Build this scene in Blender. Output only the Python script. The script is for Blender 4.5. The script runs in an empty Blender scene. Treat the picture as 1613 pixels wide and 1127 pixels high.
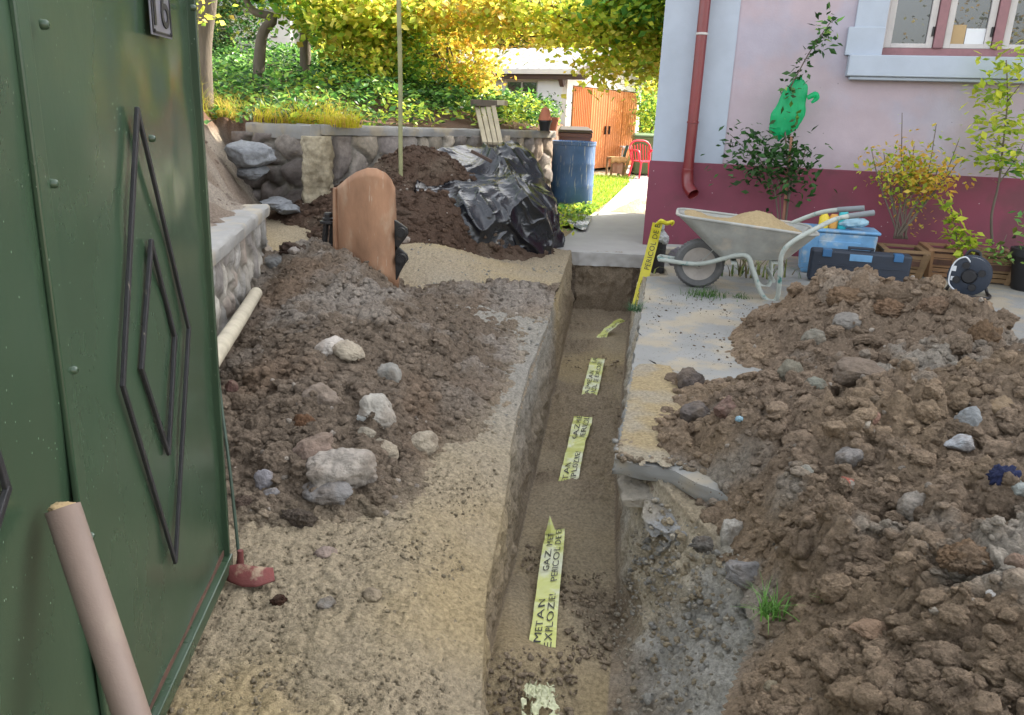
import bpy, bmesh, math, random
import numpy as np
from math import sin, cos, pi, radians, atan2, sqrt
from mathutils import Vector, Matrix
random.seed(7); RS = np.random.RandomState(11)
SC = bpy.context.scene; COL = SC.collection

# ------------------------------------------------------------ camera
PITCH = radians(17.7); TH = .036; EYE = np.array([0, 0, 1.25]); FPX = 1200.
_f = np.array([0, cos(PITCH), -sin(PITCH)]); _u = np.array([0, sin(PITCH), cos(PITCH)]); _r = np.array([1., 0, 0])
CR = _r*cos(TH)+_u*sin(TH); CU = -_r*sin(TH)+_u*cos(TH); CF = _f
cd = bpy.data.cameras.new('camera'); cam = bpy.data.objects.new('camera', cd); COL.objects.link(cam)
cd.sensor_width = 36; cd.lens = 36*FPX/1613; cd.clip_start = .05; cd.clip_end = 600
cam.matrix_world = Matrix(((CR[0], CU[0], -CF[0], EYE[0]), (CR[1], CU[1], -CF[1], EYE[1]), (CR[2], CU[2], -CF[2], EYE[2]), (0, 0, 0, 1)))
SC.camera = cam
# ------------------------------------------------------------ light
SUN_AZ = radians(37); SUN_EL = radians(37)       # azimuth from +x towards +y
w = bpy.data.worlds.new('World'); SC.world = w; w.use_nodes = True
nt = w.node_tree; bg = nt.nodes['Background']
sky = nt.nodes.new('ShaderNodeTexSky'); sky.sky_type = 'NISHITA'; sky.sun_disc = False
sky.sun_elevation = SUN_EL; sky.sun_rotation = pi/2-SUN_AZ; sky.air_density = 1.0; sky.dust_density = 3.0; sky.ozone_density = 1.0
hs = nt.nodes.new('ShaderNodeHueSaturation'); hs.inputs['Saturation'].default_value = .26; nt.links.new(sky.outputs[0], hs.inputs['Color']); nt.links.new(hs.outputs[0], bg.inputs[0]); bg.inputs[1].default_value = .15
sd = bpy.data.lights.new('sun', 'SUN'); sd.energy = 3.2; sd.angle = radians(.6); sd.color = (1, .9, .74)
sun = bpy.data.objects.new('sun', sd); COL.objects.link(sun)
sv = Vector((cos(SUN_AZ)*cos(SUN_EL), sin(SUN_AZ)*cos(SUN_EL), sin(SUN_EL)))
sun.rotation_euler = sv.to_track_quat('Z', 'Y').to_euler(); sun.location = (0, 0, 20)
SC.view_settings.view_transform = 'Standard'; SC.view_settings.look = 'None'
SC.view_settings.exposure = 2.25; SC.view_settings.gamma = 1
SC.render.resolution_x = 1024; SC.render.resolution_y = 715

# ------------------------------------------------------------ geometry of the place: sight lines from the survey point
def ray(x, y): return CF+(x-806.5)/FPX*CR-(y-563.5)/FPX*CU
def G(x, y, z=0.):
    d = ray(x, y); return EYE+d*(z-EYE[2])/d[2]
def YP(x, y, Y):
    d = ray(x, y); return EYE+d*Y/d[1]
def onplane(x, y, P0, a):                       # vertical plane through P0 with heading a: returns (s, z)
    d = ray(x, y); n = np.array([-sin(a), cos(a), 0]); P0 = np.array([P0[0], P0[1], 0.])
    t = ((P0-EYE)@n)/(d@n); p = EYE+d*t-P0
    return p[0]*cos(a)+p[1]*sin(a), p[2]

# ------------------------------------------------------------ noise
def _h(ix, iy, iz, s):
    n = (ix*374761393+iy*668265263+iz*2147483647+s*974634777) & 0xffffffff
    n = ((n ^ (n >> 13))*1274126177) & 0xffffffff
    n = n ^ (n >> 16)
    return (n & 0xffff)/65535.
def vnoise(p, s=0):
    p = np.asarray(p, float); i = np.floor(p).astype(np.int64); f = p-i; f = f*f*(3-2*f)
    r = 0
    for dx in (0, 1):
        for dy in (0, 1):
            for dz in (0, 1):
                wt = (f[:, 0] if dx else 1-f[:, 0])*(f[:, 1] if dy else 1-f[:, 1])*(f[:, 2] if dz else 1-f[:, 2])
                r = r+wt*_h(i[:, 0]+dx, i[:, 1]+dy, i[:, 2]+dz, s)
    return r*2-1
def fbm(p, sc, o=4, s=0, g=.5, mode=0):
    p = np.asarray(p, float)*sc; a = 1; r = 0; t = 0
    for k in range(o):
        n = vnoise(p+k*17.3, s+k)
        if mode == 1: n = np.abs(n)*2-.6           # billow: rounded lumps
        r = r+a*n; t += a; a *= g; p = p*2.03
    return r/t
def sstep(a, b, x):
    t = np.clip((x-a)/(b-a), 0, 1); return t*t*(3-2*t)
def tps(pts):
    P = np.array([[q[0], q[1]] for q in pts], float); z = np.array([q[2] for q in pts], float); n = len(P)
    def U(r2): return .5*r2*np.log(r2+1e-9)
    K = U(((P[:, None]-P[None])**2).sum(2))+np.eye(n)*.004
    A = np.zeros((n+3, n+3)); A[:n, :n] = K; A[:n, n] = 1; A[:n, n+1:] = P; A[n, :n] = 1; A[n+1:, :n] = P.T
    c = np.linalg.solve(A, np.concatenate([z, [0, 0, 0]]))
    def f(x, y):
        x = np.asarray(x, float); y = np.asarray(y, float); sh = x.shape; x = x.ravel(); y = y.ravel()
        r = c[n]+c[n+1]*x+c[n+2]*y
        for k in range(n): r = r+c[k]*U((x-P[k, 0])**2+(y-P[k, 1])**2)
        return r.reshape(sh)
    return f

# ------------------------------------------------------------ materials
def lin(c): return tuple((v/12.92 if v <= .04045 else ((v+.055)/1.055)**2.4) for v in c)
MATS = {}
def mat(name, base=(.5, .5, .5), rough=.7, var=.15, vs=6., vscale=(1, 1, 1), bump=0., bs=60., metal=0., attr=None, spots=None, spot_scale=30., spot_amt=.06,
        second=None, second_scale=3., second_amt=.5, trans=0., spec=.5, alpha=1., bdist=.01, detail=6, streak=None, streak_amt=.5, transmission=0., coat=0., bump2=0.):
    if name in MATS: return MATS[name]
    m = bpy.data.materials.new(name); m.use_nodes = True; N = m.node_tree.nodes; L = m.node_tree.links
    b = N['Principled BSDF']; out = N['Material Output']
    tc = N.new('ShaderNodeTexCoord'); mp = N.new('ShaderNodeMapping'); L.new(tc.outputs['Object'], mp.inputs[0]); mp.inputs['Scale'].default_value = vscale
    def noise(s, d=detail, r=.6):
        n = N.new('ShaderNodeTexNoise'); n.inputs['Scale'].default_value = s; n.inputs['Detail'].default_value = d; n.inputs['Roughness'].default_value = r
        L.new(mp.outputs[0], n.inputs[0]); return n
    def ramp(src, lo, hi):
        r = N.new('ShaderNodeMapRange'); L.new(src, r.inputs[0]); r.inputs[1].default_value = lo; r.inputs[2].default_value = hi; r.interpolation_type = 'SMOOTHSTEP'; return r.outputs[0]
    def mix(fac, a, c2, mode='MIX'):
        x = N.new('ShaderNodeMix'); x.data_type = 'RGBA'; x.blend_type = mode
        if isinstance(fac, (int, float)): x.inputs[0].default_value = fac
        else: L.new(fac, x.inputs[0])
        for inp, v in ((x.inputs[6], a), (x.inputs[7], c2)):
            if isinstance(v, tuple): inp.default_value = (*v[:3], 1)
            else: L.new(v, inp)
        return x.outputs[2]
    if attr:
        a = N.new('ShaderNodeAttribute'); a.attribute_name = attr; col = a.outputs['Color']
    else: col = tuple(base)
    if second: col = mix(ramp(noise(second_scale).outputs[0], .62-.3*second_amt, .72-.3*second_amt+.05), col, tuple(second))
    n1 = noise(vs)
    mr = N.new('ShaderNodeMapRange'); L.new(n1.outputs[0], mr.inputs[0]); mr.inputs[1].default_value = .25; mr.inputs[2].default_value = .75
    mr.inputs[3].default_value = 1-var; mr.inputs[4].default_value = 1+var
    cmb = N.new('ShaderNodeCombineColor')
    for k in range(3): L.new(mr.outputs[0], cmb.inputs[k])
    col = mix(1., col, cmb.outputs[0], 'MULTIPLY')
    if spots:
        v = N.new('ShaderNodeTexVoronoi'); v.inputs['Scale'].default_value = spot_scale; v.inputs['Randomness'].default_value = 1; L.new(mp.outputs[0], v.inputs[0])
        gate = N.new('ShaderNodeMath'); gate.operation = 'MULTIPLY'
        lt = N.new('ShaderNodeMath'); lt.operation = 'LESS_THAN'; L.new(v.outputs[0], lt.inputs[0]); lt.inputs[1].default_value = spot_amt
        L.new(lt.outputs[0], gate.inputs[0]); L.new(ramp(noise(spot_scale*.35, 2).outputs[0], .5, .55), gate.inputs[1])
        col = mix(gate.outputs[0], col, tuple(spots))
    if streak:
        mp2 = N.new('ShaderNodeMapping'); L.new(tc.outputs['Object'], mp2.inputs[0]); mp2.inputs['Scale'].default_value = (14, 14, 1.2)
        n = N.new('ShaderNodeTexNoise'); n.inputs['Scale'].default_value = 4; n.inputs['Detail'].default_value = 8; L.new(mp2.outputs[0], n.inputs[0])
        col = mix(ramp(n.outputs[0], .75-.35*streak_amt, .85-.35*streak_amt), col, tuple(streak))
    if isinstance(col, tuple): b.inputs['Base Color'].default_value = (*col, 1)
    else: L.new(col, b.inputs['Base Color'])
    rr = N.new('ShaderNodeMapRange'); L.new(n1.outputs[0], rr.inputs[0]); rr.inputs[1].default_value = .3; rr.inputs[2].default_value = .7
    rr.inputs[3].default_value = max(0, rough-.08); rr.inputs[4].default_value = min(1, rough+.1) if rough > 0 else .01; L.new(rr.outputs[0], b.inputs['Roughness'])
    b.inputs['Metallic'].default_value = metal; b.inputs['Specular IOR Level'].default_value = spec
    if coat: b.inputs['Coat Weight'].default_value = coat; b.inputs['Coat Roughness'].default_value = .15
    if transmission: b.inputs['Transmission Weight'].default_value = transmission
    if alpha < 1: b.inputs['Alpha'].default_value = alpha
    if bump:
        if bump2:
            b2 = N.new('ShaderNodeBump'); b2.inputs['Strength'].default_value = bump2; b2.inputs['Distance'].default_value = bdist*3; L.new(noise(bs*.28, 6, .7).outputs[0], b2.inputs['Height'])
        bp = N.new('ShaderNodeBump'); bp.inputs['Strength'].default_value = bump; bp.inputs['Distance'].default_value = bdist
        L.new(noise(bs, 8, .65).outputs[0], bp.inputs['Height'])
        if bump2: L.new(b2.outputs[0], bp.inputs['Normal'])
        L.new(bp.outputs[0], b.inputs['Normal'])
    if trans:
        t = N.new('ShaderNodeBsdfTranslucent')
        if isinstance(col, tuple): t.inputs[0].default_value = (*col, 1)
        else: L.new(col, t.inputs[0])
        ms = N.new('ShaderNodeMixShader'); ms.inputs[0].default_value = trans
        L.new(b.outputs[0], ms.inputs[1]); L.new(t.outputs[0], ms.inputs[2]); L.new(ms.outputs[0], out.inputs[0])
    MATS[name] = m; return m

M_soil = mat('soil', attr='tint', rough=.95, var=.42, vs=70, bump=1., bs=170, bdist=.008, spec=.12, bump2=1.)
M_ground = mat('earth', attr='tint', rough=.97, var=.42, vs=75, bump=1., bs=210, bdist=.006, spec=.1, bump2=.8)
M_stone = mat('rubble_stone', attr='tint', rough=.9, var=.3, vs=26, bump=.8, bs=110, bdist=.007, spec=.2, bump2=.6)
M_leaf = mat('leaf', attr='tint', rough=.45, var=.12, vs=3, trans=.62, spec=.3)
M_leafd = mat('less_translucent_leaf', attr='tint', rough=.4, var=.12, vs=3, trans=.42, spec=.35)  # same tint as leaf, less translucent and slightly glossier
M_bark = mat('bark', base=(.13, .105, .08), rough=.95, var=.35, vs=12, vscale=(1, 1, .25), bump=.8, bs=30, bdist=.02)
M_conc = mat('weathered_concrete', base=(.27, .265, .25), rough=.92, var=.2, vs=5, bump=.5, bs=110, bdist=.004, second=(.33, .29, .22), second_scale=3, second_amt=.5, spec=.2)
M_yard = mat('yard_concrete', base=(.25, .25, .235), rough=.9, var=.16, vs=2.5, bump=.5, bs=130, bdist=.003, second=(.33, .29, .22), second_scale=2.6, second_amt=.55, spots=(.16, .13, .1), spot_scale=60, spot_amt=.2, spec=.2)
M_path = mat('path_concrete', base=(.34, .33, .31), rough=.9, var=.14, vs=3, bump=.3, bs=110, bdist=.003)
M_green = mat('green_gate_paint', base=(.030, .056, .032), rough=.24, var=.2, vs=2.2, vscale=(1, 1, .5), bump=.16, bs=12, bdist=.004, spots=(.16, .20, .15), spot_scale=95, spot_amt=.085, streak=(.075, .10, .07), streak_amt=.05, spec=.6)
M_blackp = mat('black_gate_bar', base=(.018, .018, .02), rough=.5, var=.3, vs=30, streak=(.42, .36, .25), streak_amt=.18, bump=.3, bs=80)
M_rust = mat('rusty_steel', base=(.34, .19, .11), rough=.62, var=.3, vs=7, vscale=(1, 1, .5), second=(.42, .29, .19), second_scale=4, second_amt=.45, metal=.25, bump=.5, bs=60, bdist=.004, streak=(.45, .36, .27), streak_amt=.28)
M_rustd = mat('dark_rust', base=(.09, .045, .03), rough=.85, var=.4, vs=15, bump=.6, bs=70)
M_blacks = mat('black_steel', base=(.022, .021, .021), rough=.42, var=.35, vs=10, metal=.3, bump=.25, bs=60, second=(.09, .07, .055), second_scale=12, second_amt=.2)
M_pvc = mat('brown_pvc', base=(.17, .125, .10), rough=.6, var=.14, vs=6, bump=.12, bs=60, second=(.20, .155, .12), second_scale=4, second_amt=.35)
M_wood = mat('pale_wood', base=(.42, .36, .25), rough=.85, var=.25, vs=6, vscale=(1, 1, .3), bump=.4, bs=50)
M_woodp = mat('planter_wood', base=(.20, .125, .06), rough=.7, var=.3, vs=9, vscale=(.3, 1, 3), bump=.3, bs=50)
M_pink = mat('lilac_pink_render', base=(.41, .34, .375), rough=.9, var=.11, vs=3.2, bump=.7, bs=55, bdist=.004, second=(.38, .35, .41), second_scale=1.3, second_amt=.5, spots=(.25, .22, .24), spot_scale=9, spot_amt=.05)
M_trim = mat('pale_blue_trim', base=(.38, .43, .50), rough=.88, var=.09, vs=4, bump=.35, bs=90, bdist=.003)
M_maroon = mat('maroon_plinth_paint', base=(.19, .044, .07), rough=.75, var=.2, vs=2.2, second=(.15, .045, .06), second_scale=2.5, second_amt=.4, bump=.35, bs=90, bdist=.003, spots=(.42, .33, .33), spot_scale=13, spot_amt=.07)
M_redpipe = mat('red_painted_metal', base=(.17, .018, .02), rough=.35, var=.18, vs=4, bump=.05, bs=20, spec=.6)
M_whitep = mat('chipped_white_paint', base=(.47, .45, .43), rough=.6, var=.12, vs=12, streak=(.3, .2, .14), streak_amt=.2)
M_pinkp = mat('pink_brown_window_paint', base=(.24, .12, .13), rough=.6, var=.2, vs=12)
M_barrow = mat('cement_stained_galvanised', base=(.33, .335, .31), rough=.75, var=.22, vs=9, metal=.15, second=(.42, .38, .32), second_scale=6, second_amt=.42, bump=.4, bs=50, bdist=.003, streak=(.2, .19, .17), streak_amt=.1)
M_tube = mat('chipped_pale_green_tube', base=(.36, .39, .35), rough=.55, var=.2, vs=18, second=(.02, .17, .16), second_scale=14, second_amt=.25, bump=.15, bs=50)
M_rubber = mat('dusty_rubber', base=(.11, .11, .108), rough=.85, var=.3, vs=12, bump=.5, bs=80)
M_rim = mat('dusty_rim', base=(.33, .30, .265), rough=.8, var=.2, vs=12, bump=.3, bs=60)
M_bluepl = mat('faded_blue_plastic', base=(.13, .30, .50), rough=.55, var=.25, vs=7, second=(.34, .42, .47), second_scale=6, second_amt=.4, bump=.2, bs=60)
M_case = mat('dark_blue_black_plastic', base=(.018, .026, .042), rough=.55, var=.2, vs=20, bump=.3, bs=220, bdist=.001, spots=(.14, .14, .15), spot_scale=30, spot_amt=.06)
M_black = mat('black_plastic', base=(.014, .014, .016), rough=.5, var=.25, vs=12, bump=.1, bs=80)
M_tarp = mat('black_plastic_film', base=(.007, .009, .013), rough=.24, var=.3, vs=4, bump=.3, bs=9, bdist=.02, spec=.75)
M_barrel = mat('worn_blue_barrel', base=(.06, .135, .29), rough=.6, var=.25, vs=5, streak=(.30, .34, .36), streak_amt=.5, bump=.2, bs=40)
M_tape = mat('yellow_tape', base=(.62, .66, .20), rough=.3, var=.06, vs=9, trans=.15, second=(.68, .70, .48), second_scale=6, second_amt=.52, bump=.3, bs=16, bdist=.006, spec=.6)  # pale second colour paints glare patches onto the tape
M_tapey = mat('bright_yellow_tape', base=(.62, .55, .03), rough=.35, var=.1, vs=12, trans=.15, bump=.3, bs=20, bdist=.006)
M_ink = mat('tape_ink', base=(.02, .022, .015), rough=.5, var=.1)
M_orange = mat('orange_corrugated_paint', base=(.46, .155, .035), rough=.6, var=.14, vs=2, streak=(.30, .10, .035), streak_amt=.25)
M_white = mat('limewashed_wall', base=(.62, .6, .56), rough=.9, var=.1, vs=2, bump=.3, bs=40)
M_roof = mat('pale_fibre_cement_tiles', base=(.26, .26, .265), rough=.85, var=.15, vs=6)
M_glassd = mat('dark_glass', base=(.02, .024, .024), rough=.0, var=.1, vs=1, spec=1., coat=1., metal=.35)
M_red = mat('red_plastic', base=(.70, .03, .07), rough=.4, var=.06, spec=.5)
M_brown = mat('brown_bin_plastic', base=(.12, .05, .03), rough=.5, var=.15, vs=4)
M_binlid = mat('dark_brown_lid', base=(.045, .028, .022), rough=.35, var=.2, vs=4)
M_greenbin = mat('olive_green_plastic', base=(.07, .12, .04), rough=.5, var=.12)
M_terra = mat('terracotta', base=(.45, .16, .09), rough=.8, var=.15)
M_bag = mat('green_plastic_bag', base=(.02, .62, .27), rough=.4, var=.14, vs=9, trans=.6, bump=.4, bs=14, bdist=.01, spec=.7, alpha=.86)
M_gbag = mat('dirty_grey_film', base=(.36, .37, .37), rough=.25, var=.3, vs=12, bump=.6, bs=30, bdist=.01, spec=.7)
M_sand = mat('building_sand', attr='tint', rough=.97, var=.18, vs=60, bump=.9, bs=220, bdist=.004, spec=.1)
M_dkgreen = mat('dark_green_paint', base=(.01, .05, .03), rough=.5, var=.1)
M_card = mat('cardboard', base=(.38, .27, .14), rough=.9, var=.1)
M_paper = mat('white_paper', base=(.62, .64, .66), rough=.9, var=.05)
M_teal = mat('teal_plastic', base=(.02, .38, .42), rough=.4, var=.1)
M_yel = mat('yellow_plastic', base=(.62, .47, .03), rough=.45, var=.1)
M_clear = mat('clear_blue_plastic', base=(.35, .55, .65), rough=.15, var=.1, trans=.3)
M_shovel = mat('worn_red_paint', base=(.12, .03, .026), rough=.75, var=.3, vs=14, second=(.24, .18, .12), second_scale=22, second_amt=.3, bump=.3, bs=60)
M_dbrown = mat('dark_brown_wood', base=(.06, .035, .025), rough=.7, var=.3, vs=9)
M_navy = mat('navy_cloth', base=(.012, .018, .06), rough=.9, var=.3, vs=30, bump=.8, bs=60)
M_plate = mat('number_plate_metal', base=(.17, .17, .2), rough=.4, var=.15, metal=.3, vs=20)
M_int = mat('dark_room', base=(.02, .018, .016), rough=.9)

# ------------------------------------------------------------ mesh helpers
def tag(o, label=None, cat=None, group=None, kind=None):
    if label: o['label'] = label
    if cat: o['category'] = cat
    if group: o['group'] = group
    if kind: o['kind'] = kind
    return o
def empty(name, loc=(0, 0, 0), rz=0):
    o = bpy.data.objects.new(name, None); COL.objects.link(o); o.location = loc; o.rotation_euler = (0, 0, rz); o.empty_display_size = .1; return o
def bigmesh(name, V, F, material, tint=None, parent=None, smooth=True):
    """V (n,3) array, F (m,k) array of faces (k fixed) or list of such arrays"""
    if not isinstance(F, list): F = [F]
    F = [np.asarray(a, np.int32) for a in F if len(a)]
    me = bpy.data.meshes.new(name); V = np.asarray(V, np.float32)
    me.vertices.add(len(V)); me.vertices.foreach_set('co', V.ravel())
    nl = sum(a.size for a in F); nf = sum(len(a) for a in F)
    me.loops.add(nl); me.loops.foreach_set('vertex_index', np.concatenate([a.ravel() for a in F]))
    me.polygons.add(nf); st = []; o = 0
    for a in F: st.append(o+np.arange(len(a))*a.shape[1]); o += a.size
    me.polygons.foreach_set('loop_start', np.concatenate(st).astype(np.int32))
    me.update(calc_edges=True)
    me.polygons.foreach_set('use_smooth', np.full(nf, smooth))
    if tint is not None:
        at = me.color_attributes.new('tint', 'FLOAT_COLOR', 'POINT'); c = np.ones((len(V), 4), np.float32); c[:, :3] = np.clip(tint, 0, 1); at.data.foreach_set('color', c.ravel())
    me.materials.append(material); me.validate()
    ob = bpy.data.objects.new(name, me); COL.objects.link(ob)
    if parent: ob.parent = parent
    return ob
class MB:
    def __init__(s): s.v = []; s.f = []
    def add(s, vs, fs):
        o = len(s.v); s.v += [tuple(map(float, q)) for q in vs]; s.f += [tuple(i+o for i in f) for f in fs]; return s
    def box(s, c, d, rz=0, m=None):
        vs = [Vector((sx*d[0]/2, sy*d[1]/2, sz*d[2]/2)) for sx in (-1, 1) for sy in (-1, 1) for sz in (-1, 1)]
        R = m if m is not None else Matrix.Rotation(rz, 3, 'Z')
        vs = [R @ q+Vector(c) for q in vs]
        return s.add(vs, [(0, 1, 3, 2), (4, 6, 7, 5), (0, 4, 5, 1), (2, 3, 7, 6), (0, 2, 6, 4), (1, 5, 7, 3)])
    def span(s, x0, x1, y0, y1, z0, z1): return s.box(((x0+x1)/2, (y0+y1)/2, (z0+z1)/2), (abs(x1-x0), abs(y1-y0), abs(z1-z0)))
    def bar(s, a, b, w, h):                      # box between two points, w across, h the other way
        a = Vector(a); b = Vector(b); d = (b-a); L = d.length; z = d.normalized(); x = z.orthogonal() if abs(z.z) > .95 else Vector((0, 0, 1)).cross(z); x.normalize(); y = z.cross(x)
        m = Matrix((x, y, z)).transposed(); return s.box((a+b)/2, (w, h, L), m=m)
    def tube(s, pts, r, seg=10, smooth=0, cap=True, sq=1.):
        P = [Vector(p) for p in pts]; R = list(r) if hasattr(r, '__len__') else [r]*len(P)
        if smooth:
            Q = []; RR = []
            for i in range(len(P)-1):
                p0 = P[max(i-1, 0)]; p1 = P[i]; p2 = P[i+1]; p3 = P[min(i+2, len(P)-1)]
                for k in range(smooth):
                    t = k/smooth; Q.append(.5*((2*p1)+(p2-p0)*t+(2*p0-5*p1+4*p2-p3)*t*t+(3*p1-p0-3*p2+p3)*t**3)); RR.append(R[i]*(1-t)+R[i+1]*t)
            Q.append(P[-1]); RR.append(R[-1]); P = Q; R = RR
        o = len(s.v); up = None
        for i, p in enumerate(P):
            t = (P[min(i+1, len(P)-1)]-P[max(i-1, 0)]).normalized()
            if up is None: up = t.orthogonal().normalized()
            up = (up-t*up.dot(t)).normalized(); b = t.cross(up)
            for k in range(seg):
                a = 2*pi*k/seg; q = p+(up*cos(a)*sq+b*sin(a))*R[i]; s.v.append(tuple(q))
        for i in range(len(P)-1):
            for k in range(seg):
                k2 = (k+1) % seg; s.f.append((o+i*seg+k, o+i*seg+k2, o+(i+1)*seg+k2, o+(i+1)*seg+k))
        if cap: s.f.append(tuple(o+k for k in range(seg))[::-1]); s.f.append(tuple(o+(len(P)-1)*seg+k for k in range(seg)))
        return s
    def lathe(s, prof, c=(0, 0, 0), m=None, seg=32, close=False):     # prof list of (r,z)
        o = len(s.v); R = m or Matrix.Identity(3)
        for r, z in prof:
            for k in range(seg): a = 2*pi*k/seg; s.v.append(tuple(R @ Vector((r*cos(a), r*sin(a), z))+Vector(c)))
        n = len(prof)
        for i in range(n-1 if not close else n):
            for k in range(seg):
                k2 = (k+1) % seg; i2 = (i+1) % n; s.f.append((o+i*seg+k, o+i*seg+k2, o+i2*seg+k2, o+i2*seg+k))
        return s
    def prism(s, poly, a, b, fr):                # poly of (u,v); fr(u,v,w)->point ; w from a to b
        n = len(poly); vs = [fr(u, v, a) for u, v in poly]+[fr(u, v, b) for u, v in poly]
        return s.add(vs, [tuple(range(n))[::-1], tuple(range(n, 2*n))]+[(i, (i+1) % n, n+(i+1) % n, n+i) for i in range(n)])
    def sheet(s, rows):                          # grid of points
        n = len(rows[0]); o = len(s.v)
        for r_ in rows: s.v += [tuple(map(float, q)) for q in r_]
        for i in range(len(rows)-1):
            for k in range(n-1): s.f.append((o+i*n+k, o+i*n+k+1, o+(i+1)*n+k+1, o+(i+1)*n+k))
        return s
    def build(s, name, material, parent=None, smooth=False, bevel=0, thick=0, auto=True, tint=None, sub=0):
        me = bpy.data.meshes.new(name); me.from_pydata(s.v, [], s.f); me.update()
        bm = bmesh.new(); bm.from_mesh(me); bmesh.ops.recalc_face_normals(bm, faces=bm.faces); bm.to_mesh(me); bm.free()
        me.materials.append(material); ob = bpy.data.objects.new(name, me); COL.objects.link(ob)
        if tint is not None:
            at = me.color_attributes.new('tint', 'FLOAT_COLOR', 'POINT')
            for d in at.data: d.color = (*tint, 1)
        if smooth:
            me.polygons.foreach_set('use_smooth', [True]*len(me.polygons))
            if auto:
                bm = bmesh.new(); bm.from_mesh(me)
                for e in bm.edges: e.smooth = not (len(e.link_faces) == 2 and e.calc_face_angle(0) > radians(42))
                bm.to_mesh(me); bm.free()
        if thick:
            md = ob.modifiers.new('thick', 'SOLIDIFY'); md.thickness = thick; md.offset = 0
        if sub: md = ob.modifiers.new('sub', 'SUBSURF'); md.levels = sub; md.render_levels = sub
        if bevel:
            md = ob.modifiers.new('bevel', 'BEVEL'); md.width = bevel; md.segments = 2; md.limit_method = 'ANGLE'; md.angle_limit = radians(40)
        if parent: ob.parent = parent
        return ob

# ------------------------------------------------------------ terrain
TR = lambda y: -.06+.12*np.maximum(y-1.97, 0)                 # left foot of the trench
TL = lambda y: .35+.161*(y-1.99)                 # right foot
YEND = 7.38
def base_h(x, y):
    x = np.asarray(x, float); y = np.asarray(y, float)
    z = .27*np.exp(-((x+2.1)**2/1.1+(y-7.1)**2/2.2))
    z = z+.20*np.exp(-((x+.75)**2/.30+(y-6.05)**2/.35))
    z = z+.05*np.exp(-((x+.35)**2/.12+(y-4.7)**2/1.5))
    z = z-.10*sstep(TR(y)-.26, TR(y)+.02, x)**1.5*sstep(3.6, 2.0, y)*(x < TR(y)+.3)
    rt = sstep(TL(y)-.2, TL(y)+.1, x)
    z = z*(1-rt)+rt*(-.03-.05*sstep(2.85, 2.5, y))
    return z
def pts_of(l):
    o = []
    for q in l:
        if len(q) == 4: p = YP(q[0], q[1], q[2])
        else: p = G(q[0], q[1], q[2])
        o.append((p[0], p[1], p[2]))
    return o
LP = pts_of([(330, 830, 0.), (360, 815, .0), (450, 850, -.02), (560, 845, -.03), (690, 770, -.01), (730, 700, .0), (790, 650, -.01), (780, 600, .03), (835, 600, -.02), (790, 520, .035), (855, 520, -.02), (850, 450, -.02), (360, 700, .09), (450, 700, .13), (530, 740, .10), (620, 730, .05), (360, 600, .12), (400, 600, .17), (470, 600, .2),
             (550, 600, .2), (650, 600, .15), (720, 600, .09), (430, 500, .17), (500, 500, .26), (570, 490, .3), (640, 500, .22), (720, 490, .08), (430, 430, .24), (470, 388, .36), (530, 392, .36), (575, 415, .32), (640, 465, .18), (700, 450, .10), (780, 450, .02)]) + \
    [(-.78, 4.95, .07), (-.62, 4.9, .05), (-1.1, 5.05, .27), (-1.45, 5.7, .08), (-1.9, 5.6, .12), (-.95, 5.8, .03), (-.5, 5.6, -.05), (.0, 5.8, -.1), (-1.9, 3.5, .15), (-1.7, 2.2, .05), (-1.2, 1.5, -.03), (-.4, 1.6, -.1), (-1.0, 6.4, -.15), (-1.9, 6.4, -.1), (-.2, 2.6, -.06)]
DP = pts_of([(650, 247, 7.2, 0), (590, 268, 7.2, 0), (550, 290, 7.2, 0), (500, 305, 7.2, 0), (505, 345, 6.75, 0), (620, 300, 6.75, 0), (700, 300, 6.8, 0), (700, 262, 7.3, 0), (760, 345, 6.75, 0), (700, 362, 6.4, 0), (620, 350, 6.3, 0), (765, 412, .02), (845, 408, 0.), (800, 340, 7.3, 0), (700, 388, .10), (560, 345, 6.4, 0)]) + \
    [(-1, 7.9, .65), (-.1, 7.9, .45), (.35, 7.7, .0), (.6, 7.3, -.1), (-1.9, 7.4, .45), (-2.2, 7.0, .3), (-2.2, 6.4, .0), (-1.5, 5.9, .0), (-.8, 5.8, .05), (-.2, 5.8, -.1), (.3, 6.2, -.12)]
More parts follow.
